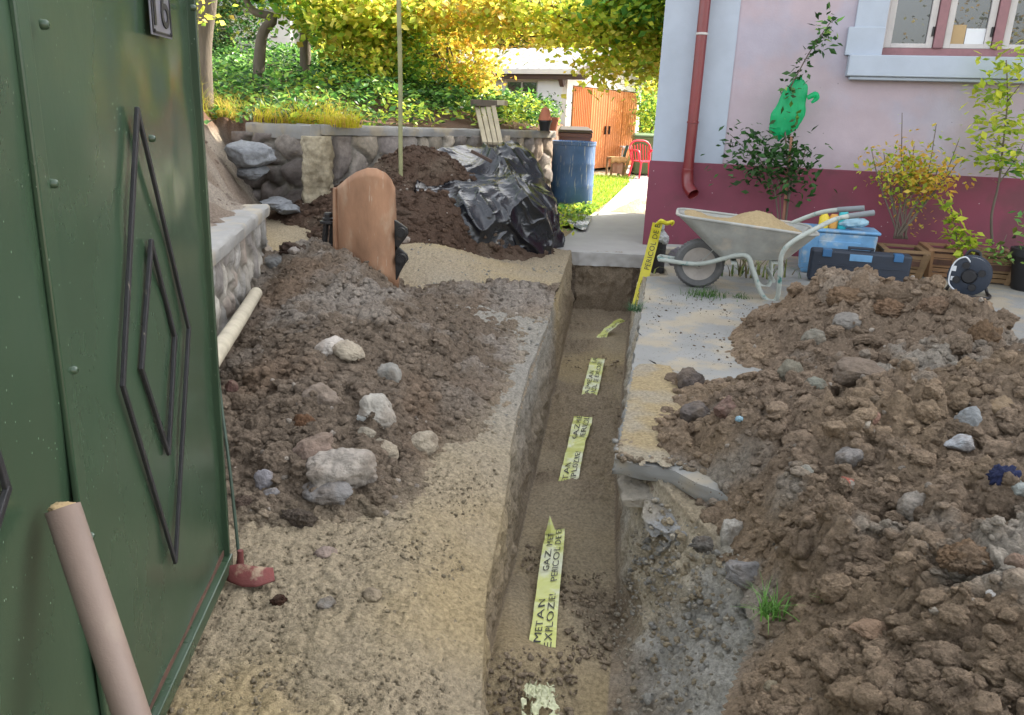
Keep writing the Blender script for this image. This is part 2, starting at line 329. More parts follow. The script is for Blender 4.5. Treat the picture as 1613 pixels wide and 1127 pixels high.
RPp = pts_of([(1165, 515, 0.), (1060, 590, 0.), (1035, 640, 0.), (1055, 720, -.0), (1120, 760, -.02), (1165, 830, -.03), (1205, 905, -.05), (1230, 960, -.05), (1215, 1030, -.05), (1190, 1120, -.06),
              (1225, 482, 4.9, 0), (1290, 440, 4.6, 0), (1325, 430, 4.5, 0), (1380, 446, 4.4, 0), (1450, 458, 4.3, 0), (1500, 475, 4.1, 0), (1560, 492, 3.9, 0), (1250, 520, 4.2, 0), (1350, 520, 4.0, 0), (1450, 540, 3.7, 0), (1540, 560, 3.4, 0), (1200, 560, 4.0, 0), (1110, 600, 3.75, 0), (1100, 650, .10), (1250, 620, .20), (1400, 620, .30),
              (1150, 700, .12), (1300, 720, .20), (1450, 720, .26), (1600, 700, .32), (1250, 850, .10), (1400, 850, .2), (1600, 850, .30), (1290, 960, .05), (1400, 980, .15), (1600, 1000, .28), (1290, 1080, .03), (1450, 1080, .17), (1610, 1120, .25)]) + \
    [(1.95, 5.15, .08), (2.5, 4.9, .02), (2.74, 3.98, -.02), (2.80, 4.3, -.08), (3.0, 3.5, -.02), (1.6, 5.6, -.1), (2.6, 2.6, .3), (2.2, 1.5, .3), (1.5, .9, .25), (.7, .9, .0), (.45, .9, -.15), (3.4, 2.5, .05), (3.3, 1.2, .1), (1.1, 5.6, -.25), (3.4, 5.4, -.2), (.3, 1.6, -.3), (.35, 2.6, -.25), (.5, 3.8, -.2), (.8, 5.0, -.2)]
f_left, f_dark, f_right = tps(LP), tps(DP), tps(RPp)
def lumps(P, a, sc, s=0): return a*fbm(P, sc, 5, s, .55, 1)
def h_left(x, y, fine=True):
    z = f_left(x, y); P = np.stack([np.ravel(x), np.ravel(y), np.ravel(z)*0], 1)
    n = lumps(P, .06, 6, 3)+lumps(P, .036, 16, 5)+(.008*fbm(P, 60, 3, 8) if fine else 0); return z+n.reshape(z.shape)*sstep(-.05, .1, z)
def h_dark(x, y, fine=True):
    z = f_dark(x, y); P = np.stack([np.ravel(x), np.ravel(y), np.ravel(z)*0], 1)
    n = lumps(P, .05, 5, 13)+lumps(P, .03, 16, 15); return z+n.reshape(z.shape)*sstep(-.05, .1, z)
def h_right(x, y, fine=True):
    z = f_right(x, y); P = np.stack([np.ravel(x), np.ravel(y), np.ravel(z)*0], 1)
    n = lumps(P, .13, 3.6, 23)*.9+lumps(P, .075, 9, 27)+lumps(P, .032, 24, 28)+(.008*fbm(P, 70, 3, 29) if fine else 0); return z+n.reshape(z.shape)*sstep(-.04, .1, z)
def surf(x, y):
    x = np.atleast_1d(np.asarray(x, float)); y = np.atleast_1d(np.asarray(y, float))
    g = base_h(x, y); tr = (x > TR(y)) & (x < TL(y)) & (y < YEND); g = np.where(tr, -.58, g)
    g = np.where((x > TL(y)+.05) & (y > 2.7), 0, g)
    l = np.where((x < .4) & (x > -2.2) & (y < 6.4), h_left(x, y, False), -9); d = np.where((y > 5.8) & (y < 8) & (x < .6), h_dark(x, y), -9); r = np.where((x > TL(y)) & (y < 5.6), h_right(x, y, False), -9)
    return np.maximum(np.maximum(g, l), np.maximum(d, r))
def hit(px, py, lo=1.0, hi=9.0):
    d = ray(px, py); t = np.linspace(lo, hi, 1600)/d[1]; P = EYE+d*t[:, None]; s = surf(P[:, 0], P[:, 1])
    i = np.argmax(P[:, 2] < s); return P[i] if (P[:, 2] < s).any() else P[-1]

SAND = np.array(lin((.62, .57, .48))); SANDY = np.array(lin((.65, .585, .455))); GREY = np.array(lin((.60, .59, .56))); DARK = np.array(lin((.455, .405, .35))); DKR = np.array(lin((.485, .41, .34))); WALLC = np.array(lin((.56, .505, .43)))
def blend(c, d, w): return c*(1-w[:, None])+d*w[:, None]

# --- the ground sheet with the trench cut into it (structured grid, reaching the horizon)
gr = np.concatenate
rows_y = gr([[-60, -20, -6, -2, .2, .7], np.exp(np.arange(math.log(.95), math.log(YEND), .0036)), ])
ny1 = len(rows_y); endw = np.linspace(1, 0, 42)
rowy = gr([rows_y, YEND+.05*np.linspace(0, 1, 42), np.arange(YEND+.08, 13, .06), [14, 16, 19, 24, 32, 50, 90, 200]])
roww = gr([np.ones(ny1), endw, np.zeros(len(rowy)-ny1-42)])
cl = gr([[-150, -60, -25, -12, -7, -5, -4], np.arange(-3.2, -1.2, .025), np.arange(-1.2, 0, .0072)])       # offset from left edge, negative
nwl, nfl, nwr = 60, 52, 56
cr_ = gr([np.arange(0, .5, .0095), np.arange(.5, 2, .03), [2.3, 3, 4, 6, 9, 15, 30, 70, 160]])
colside = gr([np.zeros(len(cl)), np.ones(nwl), np.full(nfl, 2), np.full(nwr, 3), np.full(len(cr_), 4)])
par = gr([cl, np.linspace(0, 1, nwl), np.linspace(0, 1, nfl+2)[1:-1], np.linspace(0, 1, nwr), cr_])
YY, CC = np.meshgrid(rowy, np.arange(len(par)), indexing='ij'); S = colside[CC]; Pm = par[CC]; WY = np.repeat(roww[:, None], len(par), 1)
near = sstep(2.5, 1.6, YY)
wob = .022*fbm(np.stack([YY.ravel()*0, YY.ravel(), YY.ravel()*0], 1), 2.2, 4, 41).reshape(YY.shape)
topL = TR(YY)-.05*sstep(2.0, 3.2, YY)+.012*near+wob*(1-.55*near)
spread = np.clip((2.80-YY)*.55, 0, .55)
wobr = .03*fbm(np.stack([YY.ravel()*0+5, YY.ravel(), YY.ravel()*0], 1), 2.6, 4, 43).reshape(YY.shape)
topR = TL(YY)+.03+spread+wobr*(YY < 2.9)
footL = TR(YY); footR = TL(YY)-.06*sstep(2.4, 4, YY)
X = np.where(S == 0, topL+Pm, 0.)
X = np.where(S == 1, topL+(footL-topL)*(Pm**1.5), X)
X = np.where(S == 2, footL+(footR-footL)*Pm, X)
X = np.where(S == 3, footR+(topR-footR)*(Pm**(.75+.0*Pm)), X)
X = np.where(S == 4, topR+Pm, X)
fr = np.where(S == 1, Pm, np.where(S == 2, 1., np.where(S == 3, 1-Pm, 0)))*WY
P3 = np.stack([X.ravel(), YY.ravel(), X.ravel()*0], 1)
floor_z = -.58+.035*fbm(P3, 2.5, 3, 51).reshape(X.shape)+.034*fbm(P3, 15, 5, 52, .7, 1).reshape(X.shape)*(1-.8*sstep(-.05, .3, fbm(P3, 2.0, 2, 53).reshape(X.shape)))
for (px, py, rx, ry, hh) in [(905, 640, .2, .13, .07), (915, 790, .22, .14, .09), (840, 1065, .3, .13, .09), (900, 975, .1, .15, .06), (800, 950, .08, .45, .05), (945, 545, .2, .16, .05), (965, 700, .10, .5, .07), (850, 560, .1, .6, .06)]:
    c = G(px, py, -.58); floor_z = floor_z+hh*np.exp(-((X-c[0])**2/rx**2+(YY-c[1])**2/ry**2))
gz = base_h(X, YY)
nearm = ((YY < 13) & (YY > .5) & (np.abs(X) < 5)).astype(float)
gz = gz+nearm*(.014*fbm(P3, 5, 4, 61).reshape(X.shape)+.019*fbm(P3, 24, 5, 62, .8, 1).reshape(X.shape))-.04*(YY > 7.44)
Z = gz*(1-fr)+floor_z*fr
# dug wall roughness
PW = np.stack([X.ravel()*1.0, YY.ravel(), Z.ravel()], 1)
wr = (.035*fbm(PW, 6, 5, 71, .6, 1)+.03*fbm(PW*np.array([1, 1, .5]), 13, 3, 72, .6)).reshape(X.shape)
wm = sstep(0, .2, fr)*sstep(1, .8, fr)
X = X+np.where(S == 1, -wr, np.where(S == 3, wr*1.0, 0))*wm
slopeR = (S == 3)*sstep(2.7, 2.2, YY)
Z = Z+slopeR*wm*(.06*fbm(PW, 4.5, 6, 74, .66, 1)).reshape(X.shape)
YQ = YY+np.where((WY > 0) & (WY < 1), wr*1.2*np.sin(WY*pi), 0)
Vg = np.stack([X.ravel(), YQ.ravel(), Z.ravel()], 1)
n1 = fbm(P3, 1.6, 4, 81); n2 = fbm(P3, 9, 3, 82)
tint = np.repeat(SAND[None], len(Vg), 0)
tint = blend(tint, SANDY, sstep(-.2, .4, n1))
xr, yr, frr, sr = Vg[:, 0], Vg[:, 1], fr.ravel(), S.ravel()
greym = sstep(2.3, 3.6, yr+.4*n1)*sstep(5.6, 4.8, yr+.4*n1)*(sr <= 1)*sstep(-.95, -.4, xr)
tint = blend(tint, GREY*.88, greym*.85)
tint = blend(tint, GREY*1.25, (sr >= 3)*sstep(-.35, .25, n1+.3*n2)*.85)
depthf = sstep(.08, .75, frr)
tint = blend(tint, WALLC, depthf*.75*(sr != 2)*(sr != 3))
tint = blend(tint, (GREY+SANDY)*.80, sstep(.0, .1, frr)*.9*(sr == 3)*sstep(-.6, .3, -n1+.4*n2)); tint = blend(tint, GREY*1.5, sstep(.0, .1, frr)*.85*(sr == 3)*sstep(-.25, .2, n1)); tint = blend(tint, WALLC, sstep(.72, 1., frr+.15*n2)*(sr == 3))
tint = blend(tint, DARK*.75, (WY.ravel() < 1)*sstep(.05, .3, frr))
fl = (sr == 2); crumb = 1-sstep(-.1, .25, fbm(P3, 2.0, 2, 53)); tint = blend(tint, WALLC*.95, fl*(.1+.6*crumb))
nr, nc = X.shape; idx = np.arange(nr*nc).reshape(nr, nc)
Fg = np.stack([idx[:-1, :-1].ravel(), idx[:-1, 1:].ravel(), idx[1:, 1:].ravel(), idx[1:, :-1].ravel()], 1)
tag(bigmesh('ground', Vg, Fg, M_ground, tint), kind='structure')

# --- clods and stones: a few noisy lumps, copied by numpy
def ico(n):
    bm = bmesh.new(); bmesh.ops.create_icosphere(bm, subdivisions=n, radius=1); V = np.array([v.co[:] for v in bm.verts]); F = np.array([[v.index for v in f.verts] for f in bm.faces]); bm.free(); return V, F
ICO = {n: ico(n) for n in (1, 2, 3, 4, 5)}
def rock_verts(n, seed, ang=.5, rough=.12):
    V, F = ICO[n]; V = V.copy(); rs = np.random.RandomState(seed)
    for k in range(int(5+8*ang)):                # chop by random planes: facets
        d = rs.normal(size=3); d /= np.linalg.norm(d); lim = rs.uniform(.55, .9); s = V@d; ex = np.clip(s-lim, 0, None); V -= ex[:, None]*d*(.4+.55*ang)
    V *= (1+.25*fbm(V+seed*3.1, 1.3, 2, seed)+rough*fbm(V+seed, 3.2, 5, seed+3, .68, 1))[:, None]
    return V, F
LOD = {n: [rock_verts(n, 100+n*20+k, .45 if k % 2 else .9, .34 if k % 3 else .2) for k in range(10)] for n in (1, 2, 3, 4)}
def scatter(pts, sizes, tints, up=.75, seed=0):
    """returns V,F,T of many lumps"""
    rs = np.random.RandomState(seed); Vs, Fs, Ts = [], [], []; o = 0
    for p, s, t in zip(pts, sizes, tints):
        dd = math.sqrt(p[0]**2+p[1]**2); pxs = s/dd*800
        n = 1 if pxs < 1.6 else 2 if pxs < 4 else 3 if pxs < 9 else 4
        V, F = LOD[n][rs.randint(10)]
        q = rs.normal(size=4); q /= np.linalg.norm(q); a, b, c, d = q
        R = np.array([[a*a+b*b-c*c-d*d, 2*(b*c-a*d), 2*(b*d+a*c)], [2*(b*c+a*d), a*a-b*b+c*c-d*d, 2*(c*d-a*b)], [2*(b*d-a*c), 2*(c*d+a*b), a*a-b*b-c*c+d*d]])
        W_ = (V*rs.uniform(.6, 1.15, 3))@R.T*s*np.array([1, 1, up])+p
        Vs.append(W_); Fs.append(F+o); Ts.append(np.repeat(np.array(t)[None], len(V), 0)); o += len(V)
    return np.concatenate(Vs), np.concatenate(Fs), np.concatenate(Ts)
def merge(parts):
    Vs, Fs, Ts, o = [], {3: [], 4: []}, [], 0
    for V, F, T in parts: Vs.append(V); Fs[F.shape[1]].append(F+o); Ts.append(T); o += len(V)
    return np.concatenate(Vs), [np.concatenate(a) for a in Fs.values() if a], np.concatenate(Ts)
def patch(hf, x0, x1, y0, y1, d0, gfun, colf, under=.03):
    ys = [y0]
    while ys[-1] < y1: ys.append(ys[-1]+d0*max(ys[-1], 1.2)/3)
    ys = np.array(ys); xs = np.arange(x0, x1, d0*1.1); XX, Y_ = np.meshgrid(xs, ys)
    z = hf(XX, Y_); g = gfun(XX, Y_); keep = z > g-under
    idx = np.arange(z.size).reshape(z.shape); k = keep[:-1, :-1] | keep[1:, :-1] | keep[:-1, 1:] | keep[1:, 1:]
    F = np.stack([idx[:-1, :-1][k], idx[:-1, 1:][k], idx[1:, 1:][k], idx[1:, :-1][k]], 1)
    V = np.stack([XX.ravel(), Y_.ravel(), z.ravel()], 1)
    used = np.unique(F); mp = np.full(len(V), -1); mp[used] = np.arange(len(used)); V = V[used]; F = mp[F]
    V[:, :2] += .012*np.stack([fbm(V, 30, 3, 5), fbm(V, 30, 3, 6)], 1)
    return V, F, colf(V)
def seed_clods(hf, gfun, x0, x1, y0, y1, n, smin, smax, pw, colf, seed, sink=.25, minh=-.01):
    rs = np.random.RandomState(seed); x = rs.uniform(x0, x1, n); y = y0*(y1/y0)**rs.uniform(0, 1, n); z = hf(x, y); g = gfun(x, y); k = z > g+minh
    x, y, z = x[k], y[k], z[k]; s = smin*(smax/smin)**(rs.uniform(0, 1, len(x))**pw); P = np.stack([x, y, z-s*sink], 1)
    t = colf(P)*rs.uniform(.78, 1.25, len(x))[:, None]; pale = (rs.uniform(0, 1, len(x)) < .045) & (s < .02); t[pale] = np.array(lin((.66, .62, .57)))*rs.uniform(.6, 1.15, (pale.sum(), 1))
    return scatter(P, s, t, .8, seed)
def col_left(V):
    n = fbm(V, 2.2, 4, 90)+.5*fbm(V, 9, 3, 91); c = np.repeat(DARK[None]*1.05, len(V), 0)
    c = blend(c, np.array(lin((.62, .59, .55))), sstep(-.15, .35, n)*sstep(2.6, 3.8, V[:, 1])*.6)
    c = blend(c, DKR, sstep(.1, .5, fbm(V, 3, 2, 94))*.6); c = blend(c, SAND, sstep(.05, -.02, V[:, 2])*.55); return c
def col_dark(V):
    c = np.repeat(np.array(lin((.345, .28, .235)))[None], len(V), 0); return blend(c, DARK, sstep(0, .5, fbm(V, 4, 3, 95))*.6)
def col_right(V):
    n = fbm(V, 2.4, 4, 97); c = np.repeat(np.array(lin((.53, .465, .395)))[None], len(V), 0)
    c = blend(c, np.array(lin((.58, .505, .415))), sstep(.0, .4, n)*.8); c = blend(c, np.array(lin((.64, .615, .57))), sstep(.1, .4, fbm(V, 3.1, 4, 98))*.75)
    c = blend(c, np.array(lin((.57, .48, .385))), sstep(4.0, 4.6, V[:, 1]+V[:, 0]*.3-.6)*.6); return c
gl = lambda x, y: base_h(x, y)
V1 = patch(h_left, -2.15, .40, 1.7, 6.3, .0105, lambda x, y: np.where(x > TR(y)-.05, 9, base_h(x, y)), col_left)
gll = lambda x, y: np.where(x > TR(y)-.06, 9, base_h(x, y))
A1 = seed_clods(h_left, gll, -1.75, .3, 1.95, 5.6, 17000, .005, .034, 2.6, col_left, 5)
A2 = seed_clods(h_left, gl, -1.3, -.25, 1.95, 3.9, 900, .014, .05, 1.6, col_left, 6)
V, F, T = merge([V1, A1, A2]); tag(bigmesh('soil_heap', V, F, M_soil, T), 'rubbly grey brown heap of earth and stones between the green gate and the trench', 'soil heap', kind='stuff')
V1 = patch(h_dark, -2.3, .7, 5.7, 8.0, .026, gl, col_dark)
A1 = seed_clods(h_dark, gl, -2.1, .6, 5.9, 7.6, 5200, .010, .05, 2.0, col_dark, 8)
V, F, T = merge([V1, A1]); tag(bigmesh('dark_soil_heap', V, F, M_soil, T), 'dark crumbly garden soil heap behind the rusty digger bucket', 'soil heap', kind='stuff')
gr_ = lambda x, y: np.where(y > 2.68, 0., base_h(x, y))
V1 = patch(h_right, .4, 3.6, .95, 5.6, .0125, gr_, col_right)
A1 = seed_clods(h_right, gr_, .5, 3.2, 1.0, 5.3, 30000, .004, .036, 2.6, col_right, 9)
A2 = seed_clods(h_right, gr_, .6, 2.9, 1.1, 5.2, 1200, .020, .062, 2.0, col_right, 10, sink=.35)
rs = np.random.RandomState(61); n = 230; x = rs.uniform(.8, 2.8, n); y = rs.uniform(1.3, 4.9, n); z = h_right(x, y); k = z > .06; x, y, z = x[k], y[k], z[k]; s = rs.uniform(.035, .095, len(x))*rs.uniform(.6, 1, len(x))*np.where(y > 3.2, 1.15, .8)
BIG = [rock_verts(5, 700+q, .8 if q % 2 else .35, .26) for q in range(9)]; Bv, Bf, Bt, o = [], [], [], 0
for i in range(len(x)):
    V_, F_ = BIG[rs.randint(9)]; a_ = rs.uniform(0, 2*pi); b_ = rs.uniform(-.6, .6); V_ = V_*rs.uniform([.8, .5, .35], [1.2, .9, .8]); V_ = V_@np.array([[cos(b_), 0, -sin(b_)], [0, 1, 0], [sin(b_), 0, cos(b_)]]); V_ = V_@np.array([[cos(a_), sin(a_), 0], [-sin(a_), cos(a_), 0], [0, 0, 1]])*s[i]+np.array([x[i], y[i], z[i]])
    Bv.append(V_); Bf.append(F_+o); o += len(V_); Bt.append(col_right(np.repeat(V_.mean(0)[None], len(V_), 0))*rs.uniform(.85, 1.25))
A3 = (np.concatenate(Bv), np.concatenate(Bf), np.concatenate(Bt))
V, F, T = merge([V1, A1, A2, A3]); tag(bigmesh('clay_heap', V, F, M_soil, T), 'big heap of brown clay clods dumped on the yard concrete right of the trench', 'soil heap', kind='stuff')
# crumbs lying on sand, trench floor and slab
rs = np.random.RandomState(3); P, Sz, T = [], [], []
def crumb(n, x0f, x1f, y0, y1, zf, smin, smax, c, dens=None):
    for _ in range(n):
        y = y0*(y1/y0)**rs.rand(); x = x0f(y)+(x1f(y)-x0f(y))*rs.rand(); s = smin*(smax/smin)**(rs.rand()**2.5)
        if dens is not None and vnoise(np.array([[x*dens, y*dens, 3.]]), 9)[0] < 0: continue
        P.append((x, y, zf(x, y)-s*.15)); Sz.append(s); T.append(c*rs.uniform(.65, 1.15))
fz = lambda x, y: -.575+sum(hh*math.exp(-((x-c[0])**2/rx**2+(y-c[1])**2/ry**2)) for (c, rx, ry, hh) in MOUND)
MOUND = [(G(px, py, -.58), rx, ry, hh) for (px, py, rx, ry, hh) in [(905, 640, .2, .13, .07), (915, 790, .22, .14, .09), (840, 1065, .3, .13, .09), (900, 975, .1, .15, .06), (800, 950, .08, .45, .05), (945, 545, .2, .16, .05), (965, 700, .10, .5, .07), (850, 560, .1, .6, .06)]]
crumb(3800, lambda y: TR(y)+.01, lambda y: TL(y)+.0, 1.6, 7.2, lambda x, y: fz(x, y)-.004, .004, .016, WALLC*1.3, 3.)
crumb(9000, lambda y: -1.0, lambda y: TR(y)-.06, 1.15, 3.2, lambda x, y: float(base_h(x, y)), .002, .008, SAND*.92)
crumb(4500, lambda y: -1.1, lambda y: TR(y)-.05, 3.0, 7.0, lambda x, y: float(base_h(x, y)), .003, .014, GREY*.85, 2.)
crumb(1500, lambda y: TL(y)+.06, lambda y: TL(y)+1.0, 2.8, 5.6, lambda x, y: .004, .002, .011, DARK*1.1, 2.5)
for k in range(420):                              # crumbs on the broken slab edge
    x = rs.uniform(.42, .86); s = rs.uniform(.003, .017); P.append((x, 2.69+rs.uniform(-.02, .16)-max(0, x-.55)*.45, .0)); Sz.append(s); T.append((WALLC if k % 3 else GREY)*rs.uniform(.8, 1.3))
for k in range(1500):                              # crumbs that rolled down the near bank
    y = rs.uniform(1.2, 2.6); t = rs.rand(); x = TL(y)+t*np.clip((2.72-y)*.5, 0, .5); z = -.58+.52*t**1.25; s = rs.uniform(.002, .016)*rs.rand()**2+.002; P.append((x, y, z+.0)); Sz.append(s*.8); T.append((GREY+SAND)*.6*rs.uniform(.8, 1.2))
V, F, T_ = scatter(P, Sz, T, .8, 4); tag(bigmesh('soil_crumbs', V, F, M_soil, T_), 'loose crumbs of earth strewn over the sand, trench floor and concrete', 'crumbs', kind='stuff')

# --- individual stones and lumps
C_ = lambda a, b, c: np.array(lin((a, b, c)))
STONES = [ # px, py, w, h, flat, angular, colour, name, label, category, group
 (536, 726, 100, 68, .7, .15, C_(.62, .59, .55), 'boulder', 'largest smooth grey boulder on the left heap, round topped', 'boulder'),
 (516, 765, 74, 40, .6, .6, C_(.50, .49, .48), 'boulder', 'squared grey stone wedged right beneath the big round boulder', 'stone'),
 (497, 700, 70, 46, .6, .5, C_(.55, .48, .43), 'boulder', 'tilted brown oblong stone touching the left of the big round boulder', 'stone'),
 (512, 622, 64, 52, .8, .8, C_(.52, .47, .42), 'boulder', 'brown stained blocky stone left of the pale slab with the white shard', 'stone'),
 (596, 640, 56, 54, .5, .9, C_(.66, .64, .60), 'concrete_chunk', 'pale angular slab chunk with a white chipped face on the left heap', 'chunk'),
 (524, 540, 46, 28, .7, .4, C_(.72, .69, .65), 'stone', 'whitish rounded stone high on the left heap', 'stone'),
 (548, 548, 50, 28, .6, .7, C_(.64, .60, .53), 'stone', 'long sand crusted pale stone beside the whitish rounded one', 'stone'),
 (613, 586, 34, 44, .8, .5, C_(.56, .55, .52), 'concrete_chunk', 'dusty grey lump standing above the pale slab with white shard', 'chunk'),
 (418, 750, 30, 40, .9, .3, C_(.54, .53, .54), 'stone', 'upright oval grey stone near the gate at the heap foot', 'stone'),
 (427, 776, 26, 20, .8, .3, C_(.52, .52, .53), 'stone', 'small grey stone just under the upright oval one', 'stone'),
 (604, 702, 50, 38, .6, .7, C_(.60, .56, .49), 'stone', 'flat dusty stone right of the big round boulder', 'stone'),
 (664, 692, 46, 36, .7, .3, C_(.62, .58, .51), 'stone', 'knobbly sand coloured stone at the right edge of the left heap', 'stone'),
 (572, 678, 36, 20, .7, .5, C_(.58, .55, .49), 'stone', 'small pale stone just above the big round boulder', 'stone'),
 (472, 810, 54, 40, .8, .2, C_(.40, .36, .32), 'soil_clod', 'rough dark clod in front of the left heap', 'clod'),
 (384, 790, 36, 34, .8, .2, C_(.42, .36, .32), 'soil_clod', 'dark clod beside the gate edge', 'clod'),
 (548, 778, 30, 30, .8, .2, C_(.50, .45, .38), 'soil_clod', 'sandy clod directly right of the squared grey stone', 'clod'),
 (592, 770, 34, 30, .8, .2, C_(.48, .43, .37), 'soil_clod', 'sandy brown clod under the flat dusty stone', 'clod'),
 (513, 867, 34, 20, .7, .1, C_(.56, .50, .46), 'pebble', 'smooth oval pebble lying alone on the sand', 'pebble'),
 (440, 944, 26, 26, .8, .2, C_(.30, .22, .18), 'soil_clod', 'small dark brown clod alone on the sand right of the shovel', 'clod'),
 (513, 950, 27, 20, .7, 1., C_(.50, .48, .45), 'stone', 'small three cornered grey stone on the open sand', 'stone'),
 (585, 934, 30, 26, .6, .2, C_(.57, .52, .44), 'stone', 'sand covered stone half sunk in the foreground sand', 'stone'),
 (399, 447, 32, 36, 1., .9, C_(.45, .42, .38), 'stone', 'grey cube shaped stone against the low wall above the pale pipe', 'stone'),
 (432, 412, 50, 34, .8, .5, C_(.48, .48, .47), 'stone', 'large grey stone on the crest of the left heap near the low wall', 'stone'),
 (460, 386, 50, 30, .7, .5, C_(.34, .28, .25), 'soil_clod', 'dark clod at the highest point of the left heap', 'clod'),
 (463, 393, 20, 15, .8, .5, C_(.58, .55, .52), 'pebble', 'pale pebble sitting at the highest dark clod', 'pebble'),
 (476, 662, 34, 46, .9, .3, C_(.50, .38, .29), 'soil_clod', 'rusty orange brown lump under the brown stained blocky stone', 'clod'),
 (390, 633, 15, 13, .8, .5, C_(.80, .78, .74), 'pebble', 'white pebble in the dark rubble nearest the gate', 'pebble'),
 (365, 605, 22, 28, .8, .8, C_(.42, .32, .29), 'brick_fragment', 'reddish brown brick bit beside the gate edge', 'brick bit'),
 (640, 376, 16, 14, .8, .5, C_(.62, .58, .54), 'pebble', 'pale pebble on the dark soil by the bucket lugs', 'pebble'),
 (1361, 662, 24, 26, .9, .3, C_(.72, .68, .62), 'stone', 'round creamy white stone in the middle of the clay heap', 'stone'),
 (1376, 655, 22, 24, .9, .4, C_(.56, .44, .38), 'stone', 'tan stone touching the round creamy white one', 'stone'),
 (1267, 738, 28, 26, .9, .4, C_(.60, .60, .56), 'stone', 'light grey knobbly stone left of the red brick bit', 'stone'),
 (1336, 758, 36, 16, .5, .7, C_(.66, .36, .30), 'brick_fragment', 'bright red brick bit in the clay heap', 'brick bit'),
 (1528, 650, 56, 46, .8, .6, C_(.55, .56, .56), 'concrete_chunk', 'bluish grey concrete lump at the right of the clay heap', 'chunk'),
 (1568, 638, 70, 46, .4, .8, C_(.54, .46, .35), 'earth_slab', 'long tilted brown slab of packed earth by the bluish lump', 'slab'),
 (1516, 694, 50, 24, .5, 1., C_(.66, .67, .68), 'concrete_chunk', 'whitish flat shard below the bluish concrete lump', 'shard'),
 (1606, 764, 34, 34, .9, .9, C_(.70, .72, .70), 'concrete_chunk', 'white block at the right beside the navy rag', 'chunk'),
 (1562, 934, 17, 14, .8, .4, C_(.85, .83, .80), 'pebble', 'white pebble low on the clay heap', 'pebble'),
 (1532, 946, 16, 14, .8, .4, C_(.62, .62, .60), 'pebble', 'grey pebble left of the low white pebble', 'pebble'),
 (1216, 1080, 32, 30, .9, .3, C_(.53, .49, .41), 'stone', 'rounded greenish grey stone near the front left foot of the clay heap', 'stone'),
 (1372, 985, 66, 30, .4, .7, C_(.55, .46, .38), 'earth_slab', 'flat oblong slab of earth in the front of the clay heap', 'slab'),
 (1092, 645, 54, 46, .5, .7, C_(.42, .39, .37), 'earth_slab', 'dark grey slab of packed clay at the left foot of the clay heap', 'slab'),
 (1147, 637, 50, 52, .5, .7, C_(.49, .40, .36), 'earth_slab', 'reddish brown slab of packed clay next to the dark grey one', 'slab'),
 (1085, 592, 52, 50, .6, .8, C_(.36, .33, .31), 'earth_slab', 'dark upright wedge of clay at the far left corner of the clay heap', 'slab'),
 (1548, 520, 62, 66, 1., .3, C_(.52, .43, .34), 'soil_clod', 'tall brown overhanging clod on the right shoulder of the clay heap', 'clod'),
 (1335, 462, 74, 44, .9, .3, C_(.53, .44, .35), 'soil_clod', 'topmost brown clod of the clay heap in front of the tool case', 'clod'),
 (1410, 480, 90, 40, .8, .3, C_(.55, .45, .36), 'soil_clod', 'wide brown clod on the crest right of the topmost one', 'clod'),
 (1470, 476, 66, 36, .8, .3, C_(.55, .46, .38), 'soil_clod', 'broad clod on the crest in front of the cable reel', 'clod'),
 (1281, 527, 40, 38, .8, .3, C_(.53, .51, .46), 'stone', 'upper grey stone on the left flank of the clay heap', 'stone'),
 (1338, 500, 50, 36, .8, .3, C_(.53, .51, .48), 'stone', 'grey stone just below the topmost clod', 'stone'),
 (1247, 580, 50, 66, .7, .3, C_(.50, .48, .42), 'stone', 'long greenish grey block on the left flank of the clay heap', 'stone'),
 (1350, 580, 90, 56, .6, .4, C_(.47, .42, .37), 'earth_slab', 'wide smooth cut block of clay in the middle of the clay heap', 'slab'),
 (1285, 602, 40, 36, .8, .4, C_(.52, .52, .47), 'stone', 'round greenish grey stone left of the wide cut clay block', 'stone'),
 (1340, 715, 50, 40, .9, .3, C_(.55, .53, .51), 'concrete_chunk', 'pale crumbling mortar lump above the red brick bit', 'chunk'),
 (1440, 790, 56, 60, .9, .3, C_(.58, .55, .51), 'concrete_chunk', 'large pale mortar lump right of the red brick bit', 'chunk'),
 (1600, 886, 44, 60, .9, .6, C_(.52, .44, .38), 'stone', 'brown squared stone at the right margin under the white block', 'stone'),
 (1400, 1075, 50, 34, .6, .7, C_(.52, .46, .39), 'earth_slab', 'broken flat clod low in the front of the clay heap', 'slab'),
 (1520, 870, 90, 50, .6, .3, C_(.52, .43, .34), 'soil_clod', 'wide smooth tan clod right of centre on the clay heap', 'clod'),
 (1108, 852, 40, 26, .6, .5, C_(.50, .48, .45), 'soil_clod', 'grey dusty clod on the bank left of the pale ragged strip', 'clod'),
 (1148, 830, 44, 92, .6, .8, C_(.66, .64, .60), 'concrete_chunk', 'pale ragged strip of broken concrete at the left foot of the clay heap', 'chunk'),
 (1182, 893, 84, 44, .5, .9, C_(.52, .51, .50), 'concrete_chunk', 'dark pointed shard of concrete below the pale ragged strip', 'shard'),
 (885, 1078, 16, 14, .8, .3, C_(.30, .26, .22), 'soil_clod', 'small dark clod on the trench floor by the crumpled tape', 'clod'),
]
HP = {}
